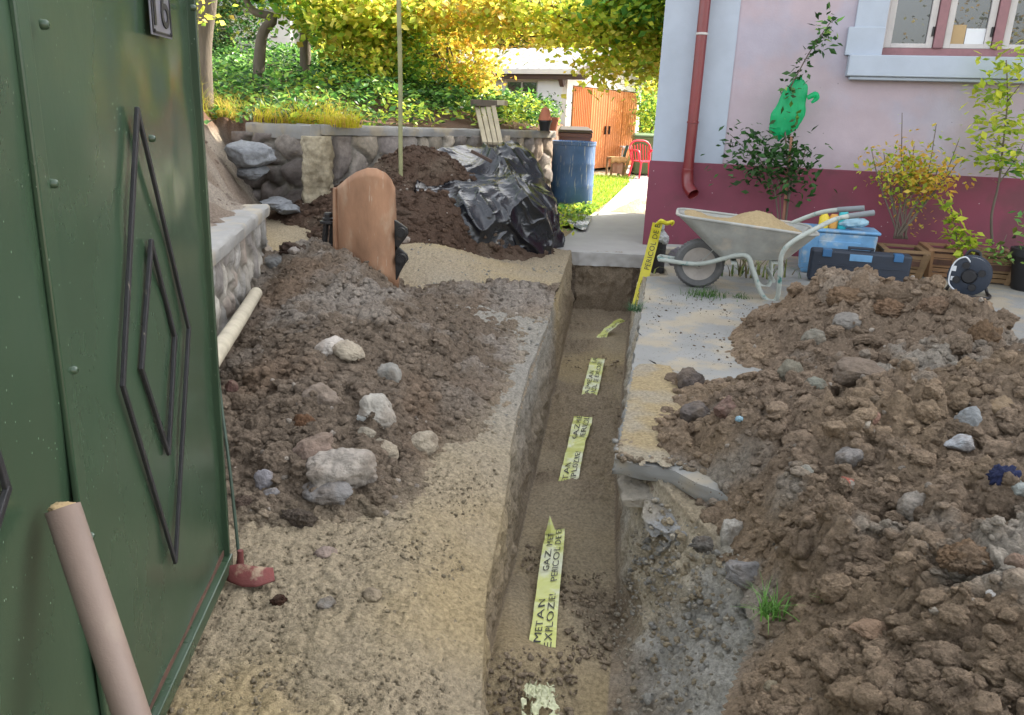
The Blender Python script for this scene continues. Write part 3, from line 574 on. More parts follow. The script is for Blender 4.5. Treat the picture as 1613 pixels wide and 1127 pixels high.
for k, (px, py, w_, h_, flat, ang, c, nm, lab, cat) in enumerate(STONES):
    p = hit(px, py+h_*.18) if py < 1075 or px > 1000 else G(px, py, -.56); d = (p-EYE)@CF; big_ = 1.18 if px < 700 and py > 520 and w_ > 24 else 1.; s = w_/FPX*d*.5*big_; sh = h_/FPX*d*.5*big_
    if ang <= .35 and 'clod' in nm or cat == 'clod': V, F = rock_verts(5 if w_ > 35 else 4, 900+k, .2, .34)
    else: V, F = rock_verts(5 if w_ > 35 else 4, 900+k, ang, .14)
    ex = np.abs(V).max(0); V = V/ex; V = V*np.array([s, s*.8, max(sh*1.05, s*.35)])
    a = math.radians({2: 0}.get(k, 0)); rs_ = np.random.RandomState(k)
    tl = {2: -.7, 61: .45, 59: .1, 60: .25, 34: -.55, 6: .5, 35: -.3, 43: -.6, 50: -.4}.get(k, rs_.uniform(-.15, .15)); R = np.array([[cos(tl), 0, sin(tl)], [0, 1, 0], [-sin(tl), 0, cos(tl)]]); V = V@R.T
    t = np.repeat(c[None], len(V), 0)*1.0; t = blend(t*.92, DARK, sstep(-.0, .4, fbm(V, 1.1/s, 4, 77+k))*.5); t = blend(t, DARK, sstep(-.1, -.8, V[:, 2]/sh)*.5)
    if k == 4: t[(V[:, 0] < -.25*s) & (V[:, 2] < .1*sh)] = C_(.86, .87, .86)
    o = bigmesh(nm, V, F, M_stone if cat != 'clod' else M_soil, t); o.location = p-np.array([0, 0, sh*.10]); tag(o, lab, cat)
def lump(nm, px, py, w_, h_, c, material, lab, cat, seed, ang=.4, rough=.2, depth=.6):
    p = hit(px, py+h_*.1); d = (p-EYE)@CF; V, F = rock_verts(4, seed, ang, rough); V = V/np.abs(V).max(0)*np.array([w_/2, w_/2*depth, h_/2])/FPX*d
    o = bigmesh(nm, V, F, material, np.repeat(np.array(c)[None], len(V), 0)); o.location = p; return tag(o, lab, cat)
lump('rag', 1580, 746, 50, 48, (.02, .02, .06), M_navy, 'crumpled navy rag at the right of the clay heap', 'rag', 31, .1, .5)
lump('plastic_scrap', 1166, 659, 18, 12, (0, .4, .5), M_clear, 'tiny pale blue plastic scrap on the left of the clay heap', 'plastic scrap', 32, .3, .4)

# ------------------------------------------------------------ yard slab and paths
def slab(name, left, front, x1, ytop, thick, material, nz=.006, res=.03, z0=0.):
    """sheet whose left edge is left(y), front edge front(x)"""
    xs = np.concatenate([np.linspace(0, 1, 60)**1.6]); vs = np.concatenate([np.linspace(0, 1, 160)**1.5])
    U, W2 = np.meshgrid(xs, vs); 
    Yb = front(.5+0*U)*0+ytop*W2; y = Yb
    for _ in range(4):
        xl = left(y); x = xl+(x1-xl)*U; yf = front(x); y = yf+(ytop-yf)*W2
    z = z0+nz*fbm(np.stack([x.ravel(), y.ravel(), 0*x.ravel()], 1), 2.3, 4, 33).reshape(x.shape)
    z = z-.03*np.exp(-(W2/.01)**2)*.3
    V = np.stack([x.ravel(), y.ravel(), z.ravel()], 1); n, m = x.shape; idx = np.arange(n*m).reshape(n, m)
    F = [np.stack([idx[:-1, :-1].ravel(), idx[:-1, 1:].ravel(), idx[1:, 1:].ravel(), idx[1:, :-1].ravel()], 1)]
    loop = np.concatenate([idx[0, ::-1], idx[1:, 0]])
    L0 = V[loop]; k = 5; off = len(V); VV = [V]
    for j in range(0, k+1):
        q = L0.copy(); q[:, 2] -= thick*j/k; nn = fbm(q*1., 25, 4, 35); f0 = min(j, 1); q[:, 0] += f0*.030*nn; q[:, 2] += .006*fbm(q, 40, 3, 38); q[:, 1] += f0*.034*fbm(q, 22, 5, 36, .7); VV.append(q)
    prev = off+np.arange(len(loop))
    for j in range(1, k+1):
        cur = off+j*len(loop)+np.arange(len(loop)); F.append(np.stack([prev[:-1], prev[1:], cur[1:], cur[:-1]], 1)); prev = cur
    o = bigmesh(name, np.concatenate(VV), F, material); return tag(o, kind='structure')
ed = [G(*q) for q in [(968, 722), (985, 640), (1003, 540), (1020, 435)]]
ly = np.array([-1.]+[e[1] for e in ed]+[6.3, 7.6, 9]); lx = np.array([.40]+[e[0] for e in ed]+[1.30, 1.37, 1.4])
br = [G(*q) for q in [(968, 722), (1010, 728), (1060, 735), (1090, 755), (1142, 772), (1155, 800)]]
bx = np.array([.3]+[e[0] for e in br]+[1.5, 9]); by = np.array([br[0][1]]+[e[1] for e in br]+[2.3, 2.3])
jit = lambda t, s: .034*fbm(np.stack([t.ravel(), t.ravel()*0+s, t.ravel()*0], 1), 8, 5, 31, .65).reshape(t.shape)
slab('yard_slab', lambda y: np.interp(y, ly, lx)+.4*jit(y, 1.), lambda x: np.interp(x, bx, by)+1.3*jit(x, 2.), 9, 8.25, .06, M_yard)
# lower broken layer of old concrete showing on the bank
def frag(name, px, zz, thick, label, material=M_conc, seed=0):
    pts = [G(x, y, z) for (x, y), z in zip(px, zz)]; mb = MB(); n = len(pts)
    c = sum(pts)/n; rows = []
    for t in (0, .35, .7, .9, 1.0):
        rows.append([c+(p-c)*t for p in pts]+[c+(pts[0]-c)*t])
    rows.append([np.array([*(c+(p-c)*1.01)[:2], p[2]-thick*.5]) for p in pts]+[np.array([*(c+(pts[0]-c)*1.01)[:2], pts[0][2]-thick*.5])])
    rows.append([np.array([*(c+(p-c)*.93)[:2], p[2]-thick]) for p in pts]+[np.array([*(c+(pts[0]-c)*.93)[:2], pts[0][2]-thick])])
    mb.sheet(rows); o = mb.build(name, material, smooth=True, sub=3)
    tx = bpy.data.textures.new(name, 'CLOUDS'); tx.noise_scale = .05; tx.noise_depth = 4; md = o.modifiers.new('rough', 'DISPLACE'); md.texture = tx; md.strength = .03; md.texture_coords = 'GLOBAL'; return tag(o, label, 'concrete chunk')
def plate(name, px, zc, thick, label, cat, c, seed):
    P = np.array([G(x, y, z) for (x, y), z in zip(px, zc)]); cc = P.mean(0); A = np.c_[P[:, :2], np.ones(len(P))]; co = np.linalg.lstsq(A, P[:, 2], rcond=None)[0]
    a0 = np.arctan2(P[:, 1]-cc[1], P[:, 0]-cc[0]); r0 = np.linalg.norm((P-cc)[:, :2], axis=1); n, m = 220, 46; a = np.linspace(-pi, pi, n, endpoint=False); rr = np.interp(a, np.sort(a0), r0[np.argsort(a0)], period=2*pi)
    rr = rr*(1+.10*fbm(np.stack([np.cos(a), np.sin(a), 0*a+seed], 1), 3.5, 5, seed, .7)); Vs = []
    for j in range(m): t = min(j/34, 1); dz = 0 if j <= 34 else -(j-34)/(m-35)*thick; Vs.append(np.stack([cc[0]+rr*t*np.cos(a), cc[1]+rr*t*np.sin(a), 0*a+dz], 1))
    V = np.concatenate(Vs); dz = V[:, 2].copy(); Q = V*np.array([1, 1, 1]); V[:, 2] = co[0]*V[:, 0]+co[1]*V[:, 1]+co[2]+dz+.018*fbm(Q, 9, 5, seed+1, .6)+.010*fbm(Q, 30, 4, seed+2, .6, 1); e_ = dz < 0; V[e_, :2] += .018*np.stack([fbm(Q[e_], 30, 4, 5), fbm(Q[e_], 30, 4, 6)], 1)
    idx = np.arange(n*m).reshape(m, n); i2 = np.roll(idx, -1, 1); F = np.stack([idx[:-1].ravel(), i2[:-1].ravel(), i2[1:].ravel(), idx[1:].ravel()], 1); t = np.repeat(c[None], len(V), 0); t = blend(t, SAND, sstep(-.1, .4, fbm(Q, 5, 4, seed+9))*.6)
    return tag(bigmesh(name, V, F, M_stone, t), label, cat)
# sand spilled over the slab edge
def h_spill(x, y):
    P = np.stack([np.ravel(x), np.ravel(y), 0*np.ravel(x)], 1); n = (.5*fbm(P, 5, 4, 3)+.3*fbm(P, 22, 4, 5)).reshape(np.shape(x)); r = ((x-(TL(y)+.10))/.20)**2+((y-3.25)/.62)**2; return .022*(1.0-r)+.018*n
V_, F_, T_ = patch(h_spill, .42, .95, 2.55, 4.1, .008, lambda x, y: np.where(x > np.interp(y, ly, lx)+.015, 0., 9.), lambda V: blend(np.repeat(SANDY[None], len(V), 0), GREY, sstep(-.1, .4, fbm(V, 6, 3, 9))*.5), under=.0)
V_[:, 2] += .004; tag(bigmesh('spilled_sand', V_, F_, M_ground, T_), 'sand spilled over the yard slab along the trench edge', 'sand', kind='stuff')
rs = np.random.RandomState(19); P, Sz, T = [], [], []
for k in range(900):
    y = rs.uniform(1.5, 2.65); t = rs.beta(3, 1.6); w_ = float(np.clip((2.80-y)*.55, 0, .55)); x = TL(y)+t*w_; z = -.57+.50*t**1.3; s = rs.uniform(.004, .022)*rs.rand()+.003
    if vnoise(np.array([[x*6, y*6, 2.]]), 4)[0] > .0: P.append((x, y, z-s*.3)); Sz.append(s*.85); T.append((GREY if k % 2 else SAND)*rs.uniform(1., 1.4))
V_, F_, T_ = scatter(P, Sz, T, .8, 14); tag(bigmesh('bank_rubble', V_, F_, M_soil, T_), 'grey rubble crumbs resting on the near right bank of the trench', 'crumbs', kind='stuff')
plate('concrete_slab', [(978, 738), (1030, 733), (1092, 752), (1142, 772), (1146, 812), (1118, 838), (1070, 842), (1015, 812), (985, 790)], [-.085, -.07, -.065, -.06, -.08, -.11, -.16, -.20, -.16], .03, 'dusty sunken piece of grey concrete on the bank under the broken yard edge', 'concrete slab', C_(.60, .60, .59), 12)
pl = [G(x, y) for x, y in [(874, 388), (932, 338), (995, 290), (1003, 278)]]
PY = np.array([p[1] for p in pl]); PX = np.array([p[0] for p in pl])
ks = G(935, 338), G(1018, 300)
slab('path', lambda y: np.interp(y, PY, PX)+.5*jit(y, 4.), lambda x: 7.39+0*x+.4*jit(x, 5.), 1.75, ks[0][1]+.3, .13, M_path, nz=.004)
mb = MB(); a, b = ks; d = (b-a); a = a-d*.05; b2 = b+d*3; e1, e2 = G(1003, 276), G(1060, 268)
mb.add([(a[0]+.12, a[1]+.12, -.05), (b2[0], b2[1], -.05), (9, 22, -.05), (pl[3][0], 24, -.05), (pl[3][0]-.2, pl[3][1], -.05), (pl[2][0]-.05, pl[2][1], -.05),
        (a[0]+.12, a[1]+.12, .035), (b2[0], b2[1], .035), (9, 22, .035), (pl[3][0], 24, .035), (pl[3][0]-.2, pl[3][1], .035), (pl[2][0]-.05, pl[2][1], .035)],
       [(6, 7, 8, 9, 10, 11), (0, 1, 7, 6), (5, 11, 6, 0)][:1]+[(0, 1, 7, 6), (1, 2, 8, 7), (2, 3, 9, 8), (3, 4, 10, 9), (4, 5, 11, 10), (5, 0, 6, 11)])
tag(mb.build('far_path', M_path), kind='structure')

# ------------------------------------------------------------ stone walls
def stone_face(L, Hh, cell, seed, hmin=.5, relief=.035, joint=.035, res=.014, cols=None, elong=1.):
    """height relief of rubble masonry over (s,t): returns s,t grid, relief, tint"""
    s = np.arange(0, L+res, res); t = np.arange(0, Hh+res, res); S_, T_ = np.meshgrid(s, t); rs = np.random.RandomState(seed)
    n = int(L*Hh/(cell*cell)*1.15)+4; best = np.stack([rs.uniform(0, L, n), rs.uniform(0, Hh, n)], 1)
    for _ in range(6):                            # relax so that stones are of similar size
        k = np.argmin(((np.stack([S_.ravel()[::7], T_.ravel()[::7]], 1)[:, None]-best[None])**2*np.array([1, elong**2])).sum(2), 1)
        for j in range(n):
            mk = k == j
            if mk.any(): best[j] = .5*best[j]+.5*np.array([S_.ravel()[::7][mk].mean(), T_.ravel()[::7][mk].mean()])
    Q = np.stack([S_.ravel(), T_.ravel(), 0*S_.ravel()], 1)
    Wp = Q[:, :2]+cell*.22*np.stack([fbm(Q, 2.2/cell, 3, seed+1), fbm(Q, 2.2/cell, 3, seed+2)], 1)
    d = np.sqrt((((Wp[:, None]-best[None])**2)*np.array([1, elong**2])).sum(2)); o = np.argsort(d, 1)[:, :2]; d1 = np.take_along_axis(d, o[:, :1], 1)[:, 0]; d2 = np.take_along_axis(d, o[:, 1:2], 1)[:, 0]
    e = (d2-d1); inside = sstep(joint*.3, joint*1.6, e); id_ = o[:, 0]
    rnd = rs.uniform(0, 1, (n, 4)); h = inside*(relief*(.5+.9*rnd[id_, 0])+relief*.6*np.sin((d1/cell+.2)*2)*0)+relief*.7*np.clip(1-(d1/(cell*.62))**2, 0, 1)*inside
    h = h+.011*fbm(Q, 11, 6, seed+5, .65)+((rnd[id_, 1]-.5)*(Wp[:, 0]-best[id_, 0])+(rnd[id_, 2]-.5)*(Wp[:, 1]-best[id_, 1]))*.25*inside
    cols = cols if cols is not None else [C_(.55, .52, .48), C_(.60, .56, .50), C_(.50, .47, .45), C_(.56, .50, .46), C_(.63, .60, .55)]
    pal = np.array(cols)[rs.randint(0, len(cols), n)]*rs.uniform(.8, 1.15, (n, 1)); mort = C_(.56, .54, .50)
    tint = mort[None]*(1-inside[:, None])*.85+pal[id_]*inside[:, None]; tint = tint*(1+.25*fbm(Q, 9, 4, seed+7))[:, None]
    return S_, T_, h.reshape(S_.shape), tint
def wall_mesh(name, P0, P1, z0, z1, cell, seed, parent, thick=.22, **kw):
    P0 = np.array(P0, float); P1 = np.array(P1, float); L = np.linalg.norm(P1-P0); e = (P1-P0)/L; n = np.array([e[1], -e[0]])     # outward normal: to the right of the run
    zt = (lambda s: z1) if not callable(z1) else z1
    S_, T_, h, tint = stone_face(L, max(zt(0), zt(L))-z0, cell, seed, **kw)
    zz = z0+T_*(np.vectorize(zt)(S_)-z0)/T_.max()
    V = np.stack([(P0[0]+e[0]*S_+n[0]*h).ravel(), (P0[1]+e[1]*S_+n[1]*h).ravel(), zz.ravel()], 1); a, b = S_.shape; idx = np.arange(a*b).reshape(a, b)
    F = [np.stack([idx[:-1, :-1].ravel(), idx[:-1, 1:].ravel(), idx[1:, 1:].ravel(), idx[1:, :-1].ravel()], 1)]
    bd = np.concatenate([idx[0, :], idx[1:, -1], idx[-1, -2::-1], idx[-2:0:-1, 0]]); B = V[bd].copy(); B[:, 0] -= n[0]*thick; B[:, 1] -= n[1]*thick
    k = len(V)+np.arange(len(bd)); b2 = np.roll(bd, -1); k2 = np.roll(k, -1); F.append(np.stack([bd, k, k2, b2], 1))
    # back sheet
    bk = [V[idx[0, 0]], V[idx[0, -1]], V[idx[-1, -1]], V[idx[-1, 0]]]; bk = [np.array([q[0]-n[0]*thick, q[1]-n[1]*thick, q[2]]) for q in bk]; m0 = len(V)+len(bd); F.append(np.array([[m0+3, m0+2, m0+1, m0]]))
    V = np.concatenate([V, B, bk]); tint = np.concatenate([tint, tint[bd], tint[bd][:4]])
    return bigmesh(name, V, F, M_stone, tint, parent)
def coping(name, P0, P1, z0, z1, w_in, w_out, h, parent, joints=0, seed=1, material=None):
    P0 = np.array(P0, float); P1 = np.array(P1, float); L = np.linalg.norm(P1-P0); e = (P1-P0)/L; n = np.array([e[1], -e[0]]); N = max(8, int(L/.03)); rows = []
    prof = [(-w_in, -h), (-w_in, 0), (-w_in*.5, .0), (w_out*.3, 0), (w_out-.012, -.002), (w_out, -.016), (w_out, -h*.6), (w_out-.005, -h), (0, -h)]
    for i in range(N+1):
        s = L*i/N; r_ = []
        for (u, v) in prof:
            q = np.array([[s*3, u*3, v*3+seed]]); a = .012*fbm(q, 3, 3, seed)[0]; jn = .006*(abs(((s/ .9) % 1)-.5) < .02) if joints else 0
            r_.append((P0[0]+e[0]*s+n[0]*(u+a*(u > 0)), P0[1]+e[1]*s+n[1]*(u+a*(u > 0)), z0+(z1-z0)*s/L+v+a*.7-jn))
        rows.append(r_)
    m_ = MB().sheet(rows); c = len(prof); m_.f.append(tuple(range(c))); m_.f.append(tuple(len(m_.v)-c+k for k in range(c)))
    return m_.build(name, material or M_conc, parent, smooth=True)
NW0, NW1 = np.array([-1.03, 1.2]), np.array([-1.70, 5.12])     # near low wall (runs away from us)
lowwall = tag(empty('retaining_wall', (0, 0, 0)), 'low stone retaining wall with a rough concrete coping beside the gate', 'wall')
wall_mesh('masonry', NW0, NW1, -.1, .55, .17, 3, lowwall, cols=[C_(.60, .59, .57), C_(.66, .64, .60), C_(.56, .54, .52), C_(.58, .54, .50)], elong=.75, relief=.014)
wall_mesh('masonry', NW1+np.array([0, .001]), NW1+np.array([-.3, .02]), -.1, .55, .17, 4, lowwall)
coping('coping', NW0, NW1+np.array([-.01, .04]), .62, .62, .14, .045, .075, lowwall, seed=4)
P1w = np.array([-1.85, 7.2]); P2w = np.array([.42, 10.7]); P0w = np.array([-2.75, 7.75])
bw = tag(empty('retaining_wall'), 'rubble stone garden wall with a smooth concrete coping behind the soil heaps', 'wall')
wall_mesh('masonry', P1w+np.array([.10, .15]), P2w, -.05, 1.0, .24, 7, bw, relief=.045, res=.02, cols=[C_(.55, .52, .49), C_(.62, .58, .52), C_(.50, .47, .45), C_(.58, .52, .47), C_(.66, .62, .56)])
coping('coping', P1w+np.array([.02, .03]), P2w, 1.10, 1.055, .3, .07, .09, bw, joints=1, seed=8)
ow = tag(empty('retaining_wall'), 'ruined wall end of big layered dark stones left of the rough pillar', 'wall')
wall_mesh('masonry', P0w, P1w+np.array([-.12, .07]), -.05, 1.0, .30, 9, ow, relief=.07, elong=1.9, res=.018, joint=.05, cols=[C_(.47, .44, .42), C_(.44, .41, .39), C_(.52, .49, .46), C_(.40, .37, .35)])
coping('coping', P0w+np.array([.15, 0]), P1w+np.array([.02, .01]), 1.09, 1.10, .3, .10, .13, ow, seed=11)
# rough pillar at the corner
def rough_col(name, c, rx, ry, z0, z1, seed, tintf, parent=None, mat_=None, n=60, m=90, amp=.04):
    a = np.linspace(0, 2*pi, n, endpoint=False); z = np.linspace(z0, z1, m); A, Zc = np.meshgrid(a, z); t = (Zc-z0)/(z1-z0)
    px_ = np.sign(np.cos(A))*np.abs(np.cos(A))**.6*rx*(1.12-.25*t); py_ = np.sign(np.sin(A))*np.abs(np.sin(A))**.6*ry*(1.12-.25*t)
    Q = np.stack([px_.ravel(), py_.ravel(), Zc.ravel()*.6], 1); k = 1+amp/rx*(fbm(Q, 7, 5, seed, .6)*1.6+.8*fbm(Q*np.array([1, 1, 2.2]), 3.4, 3, seed+1, .5, 1)); V = np.stack([c[0]+px_.ravel()*k, c[1]+py_.ravel()*k, Zc.ravel()], 1)
    idx = np.arange(n*m).reshape(m, n); i2 = np.roll(idx, -1, 1); F = np.stack([idx[:-1].ravel(), i2[:-1].ravel(), i2[1:].ravel(), idx[1:].ravel()], 1)
    top = len(V); V = np.concatenate([V, [[c[0], c[1], z1]]]); F3 = np.stack([idx[-1], i2[-1], np.full(n, top)], 1)
    return bigmesh(name, V, [F, F3], mat_ or M_stone, tintf(V), parent)
tag(rough_col('stone_pillar', P1w+np.array([.0, -.02]), .13, .14, .1, 1.0, 21, lambda V: blend(np.repeat(C_(.66, .62, .53)[None], len(V), 0), C_(.50, .46, .38), sstep(-.1, .4, fbm(V, 7, 4, 66)))), 'rough mortared corner pillar between the layered stones and the garden wall', 'pillar')
for (px, py, w_, h_, lab) in [(395, 240, 80, 46, 'big bluish grey rock sticking out of the earth bank'), (400, 272, 50, 26, 'dark flat rock under the big bluish grey one'), (430, 320, 56, 22, 'flat pale rock at the foot of the layered stones'), (455, 330, 40, 20, 'light rounded rock at the foot of the rough pillar')]:
    d = 6.9; p = YP(px, py, d); V, F = rock_verts(5, 300+px, .8, .1); V = V/np.abs(V).max(0)*np.array([w_/2, 34, h_/2])/FPX*d
    o = bigmesh('rock', V, F, M_stone, np.repeat(C_(.50, .51, .52)[None]*(.8 if 'dark' in lab else 1.1 if 'pale' in lab or 'light' in lab else 1.), len(V), 0)); o.location = p; tag(o, lab, 'rock')

# ------------------------------------------------------------ garden bank behind the walls
def seg_d(x, y, A, B):
    e = (B-A)/np.linalg.norm(B-A); n = np.array([-e[1], e[0]]); return (x-A[0])*n[0]+(y-A[1])*n[1]
WC = np.array([.42, 10.7]); WD = np.array([1.0, 17.6])
def bank_h(x, y):
    dB = seg_d(x, y, P1w, P2w); dA = seg_d(x, y, P0w, P1w); dC = seg_d(x, y, WC, WD); dN = seg_d(x, y, NW0, NW1)
    d = np.minimum(np.where(y > 10.6, np.maximum(dC, -1)*1., dB), np.where(x < P1w[0]+.3, dA, 9))
    t1 = 1.06+.17*np.clip(d, 0, 6)+.05*np.sin(x*1.7+y)*np.clip(d, 0, 1)
    e = np.array([-2.45, 7.9]); dE = seg_d(x, y, NW1, e)
    t2 = np.where(y < NW1[1], .60+.58*sstep(0, 1.15, dN)+.12*np.clip(dN-1.1, 0, 5), .15+1.05*sstep(-.05, .8, dE)+.12*np.clip(dE-1, 0, 5))
    ok1 = (d > .06); ok2 = np.where(y < NW1[1], dN > .03, dE > -.1)&(y<8.2)
    return np.maximum(np.where(ok1, t1, -.3), np.where(ok2, t2, -.3))
xs = np.concatenate([np.arange(-16, -4.2, .3), np.arange(-4.2, 1.3, .03)]); ys = np.concatenate([np.arange(.4, 9, .03), np.arange(9, 20, .1)])
XX, Y_ = np.meshgrid(xs, ys); zz = bank_h(XX, Y_); Q = np.stack([XX.ravel(), Y_.ravel(), 0*XX.ravel()], 1)
zz = zz+((.06*fbm(Q, 3, 4, 44)+.09*fbm(Q, 7, 5, 45, .66, 1)).reshape(zz.shape))*(zz > 0)*sstep(0.0, .25, seg_d(XX, Y_, NW0, NW1))
V = np.stack([XX.ravel(), Y_.ravel(), zz.ravel()], 1); a, b = XX.shape; idx = np.arange(a*b).reshape(a, b)
k = (np.maximum(np.maximum(zz[:-1, :-1], zz[1:, :-1]), np.maximum(zz[:-1, 1:], zz[1:, 1:])) > 0)
F = np.stack([idx[:-1, :-1][k], idx[:-1, 1:][k], idx[1:, 1:][k], idx[1:, :-1][k]], 1)
t = np.repeat(C_(.50, .45, .40)[None], len(V), 0); t = blend(t, C_(.57, .53, .48), sstep(-.1, .3, fbm(Q, 2.5, 4, 46))); t = blend(t, C_(.36, .26, .20), sstep(.95, 1.1, V[:, 2])*.8)
tag(bigmesh('garden_bank', V, F, M_ground, t), kind='structure')
A1 = seed_clods(bank_h, lambda x, y: x*0+.3, -2.7, -1.2, 1.8, 7.3, 2600, .006, .035, 2.2, lambda V: np.repeat(C_(.46, .40, .36)[None], len(V), 0), 77)
tag(bigmesh('bank_crumbs', A1[0], A1[1], M_soil, A1[2]), 'earth crumbs on the bare slope above the low wall', 'crumbs', kind='stuff')

# ------------------------------------------------------------ leaves and grass
def leaves(P, size, tint, seed=0, up=.5, kind='leaf', droop=0.):
    rs = np.random.RandomState(seed); n = len(P); size = np.broadcast_to(size, n)
    nrm = rs.normal(size=(n, 3)); nrm[:, 2] = np.abs(nrm[:, 2])+up*2; nrm /= np.linalg.norm(nrm, axis=1)[:, None]
    d = rs.normal(size=(n, 3)); d[:, 2] -= droop; d -= (d*nrm).sum(1)[:, None]*nrm; d /= np.linalg.norm(d, axis=1)[:, None]; s = np.cross(nrm, d)
    if kind == 'broad': sh = [(0, 0, 0), (-.42, .12, .05), (-.5, .5, .1), (-.2, .62, .03), (0, 1, 0), (.2, .62, .03), (.5, .5, .1), (.42, .12, .05), (0, .4, -.04)]; fc = [(8, i, i+1) for i in range(7)]+[(8, 7, 0)]
    elif kind == 'far': sh = [(0, 0, 0), (-.4, .5, .08), (0, 1, 0), (.4, .5, .08)]; fc = [(0, 2, 1), (0, 3, 2)]
    else: sh = [(0, 0, 0), (-.27, .45, .06), (0, 1, 0), (.27, .45, .06), (0, .5, -.02)]; fc = [(0, 4, 1), (1, 4, 2), (4, 3, 2), (0, 3, 4)]
    sh = np.array(sh); V = P[:, None]+size[:, None, None]*(sh[None, :, 0:1]*s[:, None]+sh[None, :, 1:2]*d[:, None]+sh[None, :, 2:3]*nrm[:, None]); m = len(sh)
    F = (np.array(fc)[None]+(np.arange(n)*m)[:, None, None]).reshape(-1, 3); T = np.repeat(tint, m, 0)
    return V.reshape(-1, 3), F, T
PAL = dict(yel=[(.84, .80, .36), (.88, .84, .42), (.78, .77, .30), (.70, .74, .30), (.82, .72, .32)], yg=[(.76, .82, .30), (.66, .76, .28), (.82, .84, .32), (.56, .68, .24)], gr=[(.42, .62, .28), (.50, .68, .30), (.34, .54, .26), (.56, .70, .32)],
           dk=[(.18, .32, .14), (.22, .38, .18), (.28, .42, .22), (.15, .27, .12)], olive=[(.33, .38, .18), (.42, .45, .2), (.25, .30, .14)], orange=[(.88, .72, .32), (.90, .80, .36), (.82, .64, .28), (.80, .78, .34)])
def pal(names, n, rs, var=.25):
    c = np.array([lin(q) for nm in names.split('+') for q in PAL[nm]]); return c[rs.randint(0, len(c), n)]*rs.uniform(1-var, 1+var, (n, 1))
def cloud(blobs, seed, kind='far', up=.3, droop=0.):
    """blobs: (px,py,Y,rx,ry,depth,n,size,palette); uneven, clustered in sprays"""
    out = []
    for i, (px, py, Y, rx, ry, dp, n, size, pl_) in enumerate(blobs):
        rs = np.random.RandomState(seed*37+i); c = YP(px, py, Y); ax = np.array([rx/FPX*Y, dp, ry/FPX*Y])
        nc = max(3, n//16); q = rs.normal(size=(nc, 3)); q /= np.linalg.norm(q, axis=1)[:, None]; q *= rs.uniform(0, 1, (nc, 1))**.4; q = c+q*ax
        k = rs.randint(0, nc, n); P = q[k]+rs.normal(size=(n, 3))*size*np.array([1.6, 1.6, 1.1]); out.append(leaves(P, size*rs.uniform(.6, 1.25, n), pal(pl_, n, rs)*rs.uniform(.75, 1.2, nc)[k][:, None], seed*5+i, up, kind, droop))
    return merge(out)
def branchy(mb, base, tip, r0, r1, seed, n=6, wob=.06):
    rs = np.random.RandomState(seed); base = np.array(base, float); tip = np.array(tip, float); L = np.linalg.norm(tip-base); pts = [base+(tip-base)*k/n+rs.normal(size=3)*L*wob*(0 < k < n) for k in range(n+1)]
    mb.tube(pts, list(np.linspace(r0, r1, n+1)), 9, smooth=4); return pts
def tree(name, label, cat, trunk, crown, seed, limbs=5, group=None, kind='far', mat_=None, bark=None):
    """trunk: list of world points with radius; crown blobs"""
    root = tag(empty(name, tuple(trunk[0][0])), label, cat, group); loc = np.array(trunk[0][0], float); mb = MB()
    P = [np.array(p, float)-loc for p, r in trunk]; mb.tube(P, [r for p, r in trunk], 12, smooth=5)
    rs = np.random.RandomState(seed); cb = [YP(b[0], b[1], b[2])-loc for b in crown]
    for i in range(min(limbs, len(cb))): branchy(mb, P[-1]*.75+P[-2]*.25 if i % 2 else P[-1], cb[i], trunk[-1][1]*.6, .012, seed+i)
    mb.build('trunk', bark or M_bark, root, smooth=True, auto=False)
    V, F, T = cloud(crown, seed, kind); bigmesh('crown', V-loc, F, mat_ or M_leaf, T, root, smooth=False); return root
def spray(px, py, Y): return YP(px, py, Y)
def blades(P, L, w_, tint, seed, lean=.5, dirv=None):
    rs = np.random.RandomState(seed); n = len(P); a = rs.uniform(0, 2*pi, n); d = np.stack([np.cos(a), np.sin(a), 0*a], 1)
    if dirv is not None: d = d*.5+np.array(dirv); d /= np.linalg.norm(d, axis=1)[:, None]
    s = np.stack([-d[:, 1], d[:, 0], 0*a], 1); le = lean*rs.uniform(.3, 1.5, n); L = L*rs.uniform(.5, 1.3, n); V = []; K = 5
    for k in range(K):
        t = k/(K-1); c = P+d*(le*L*t*t)[:, None]+np.array([0, 0, 1])*(L*(t-.45*le*t*t))[:, None]; ww = w_*(1-t*.92); V += [c-s*ww, c+s*ww]
    V = np.stack(V, 1); F = np.array([(2*k, 2*k+1, 2*k+3, 2*k+2) for k in range(K-1)])[None]+(np.arange(n)*2*K)[:, None, None]
    return V.reshape(-1, 3), F.reshape(-1, 4), np.repeat(tint, 2*K, 0)
def on_bank(px, py, jx, jy, n, rs):              # points on the bank seen around px,py
    out = []
    while len(out) < n:
        x, y = px+rs.uniform(-jx, jx), py+rs.uniform(-jy, jy); d = ray(x, y); t = np.linspace(3, 16, 500)/d[1]; P = EYE+d*t[:, None]; h = bank_h(P[:, 0], P[:, 1]); m = P[:, 2] < h
        if m.any(): p = P[np.argmax(m)]; out.append((p[0], p[1], h[np.argmax(m)]))
        else: out.append((np.nan,)*3)
    o = np.array(out); return o[~np.isnan(o[:, 0])]
def bank_region(n, x0, x1, y0, y1, rs):
    x = rs.uniform(x0, x1, n); y = rs.uniform(y0, y1, n); z = bank_h(x, y); k = z > 1.0; return np.stack([x[k], y[k], z[k]], 1)
rs = np.random.RandomState(21)
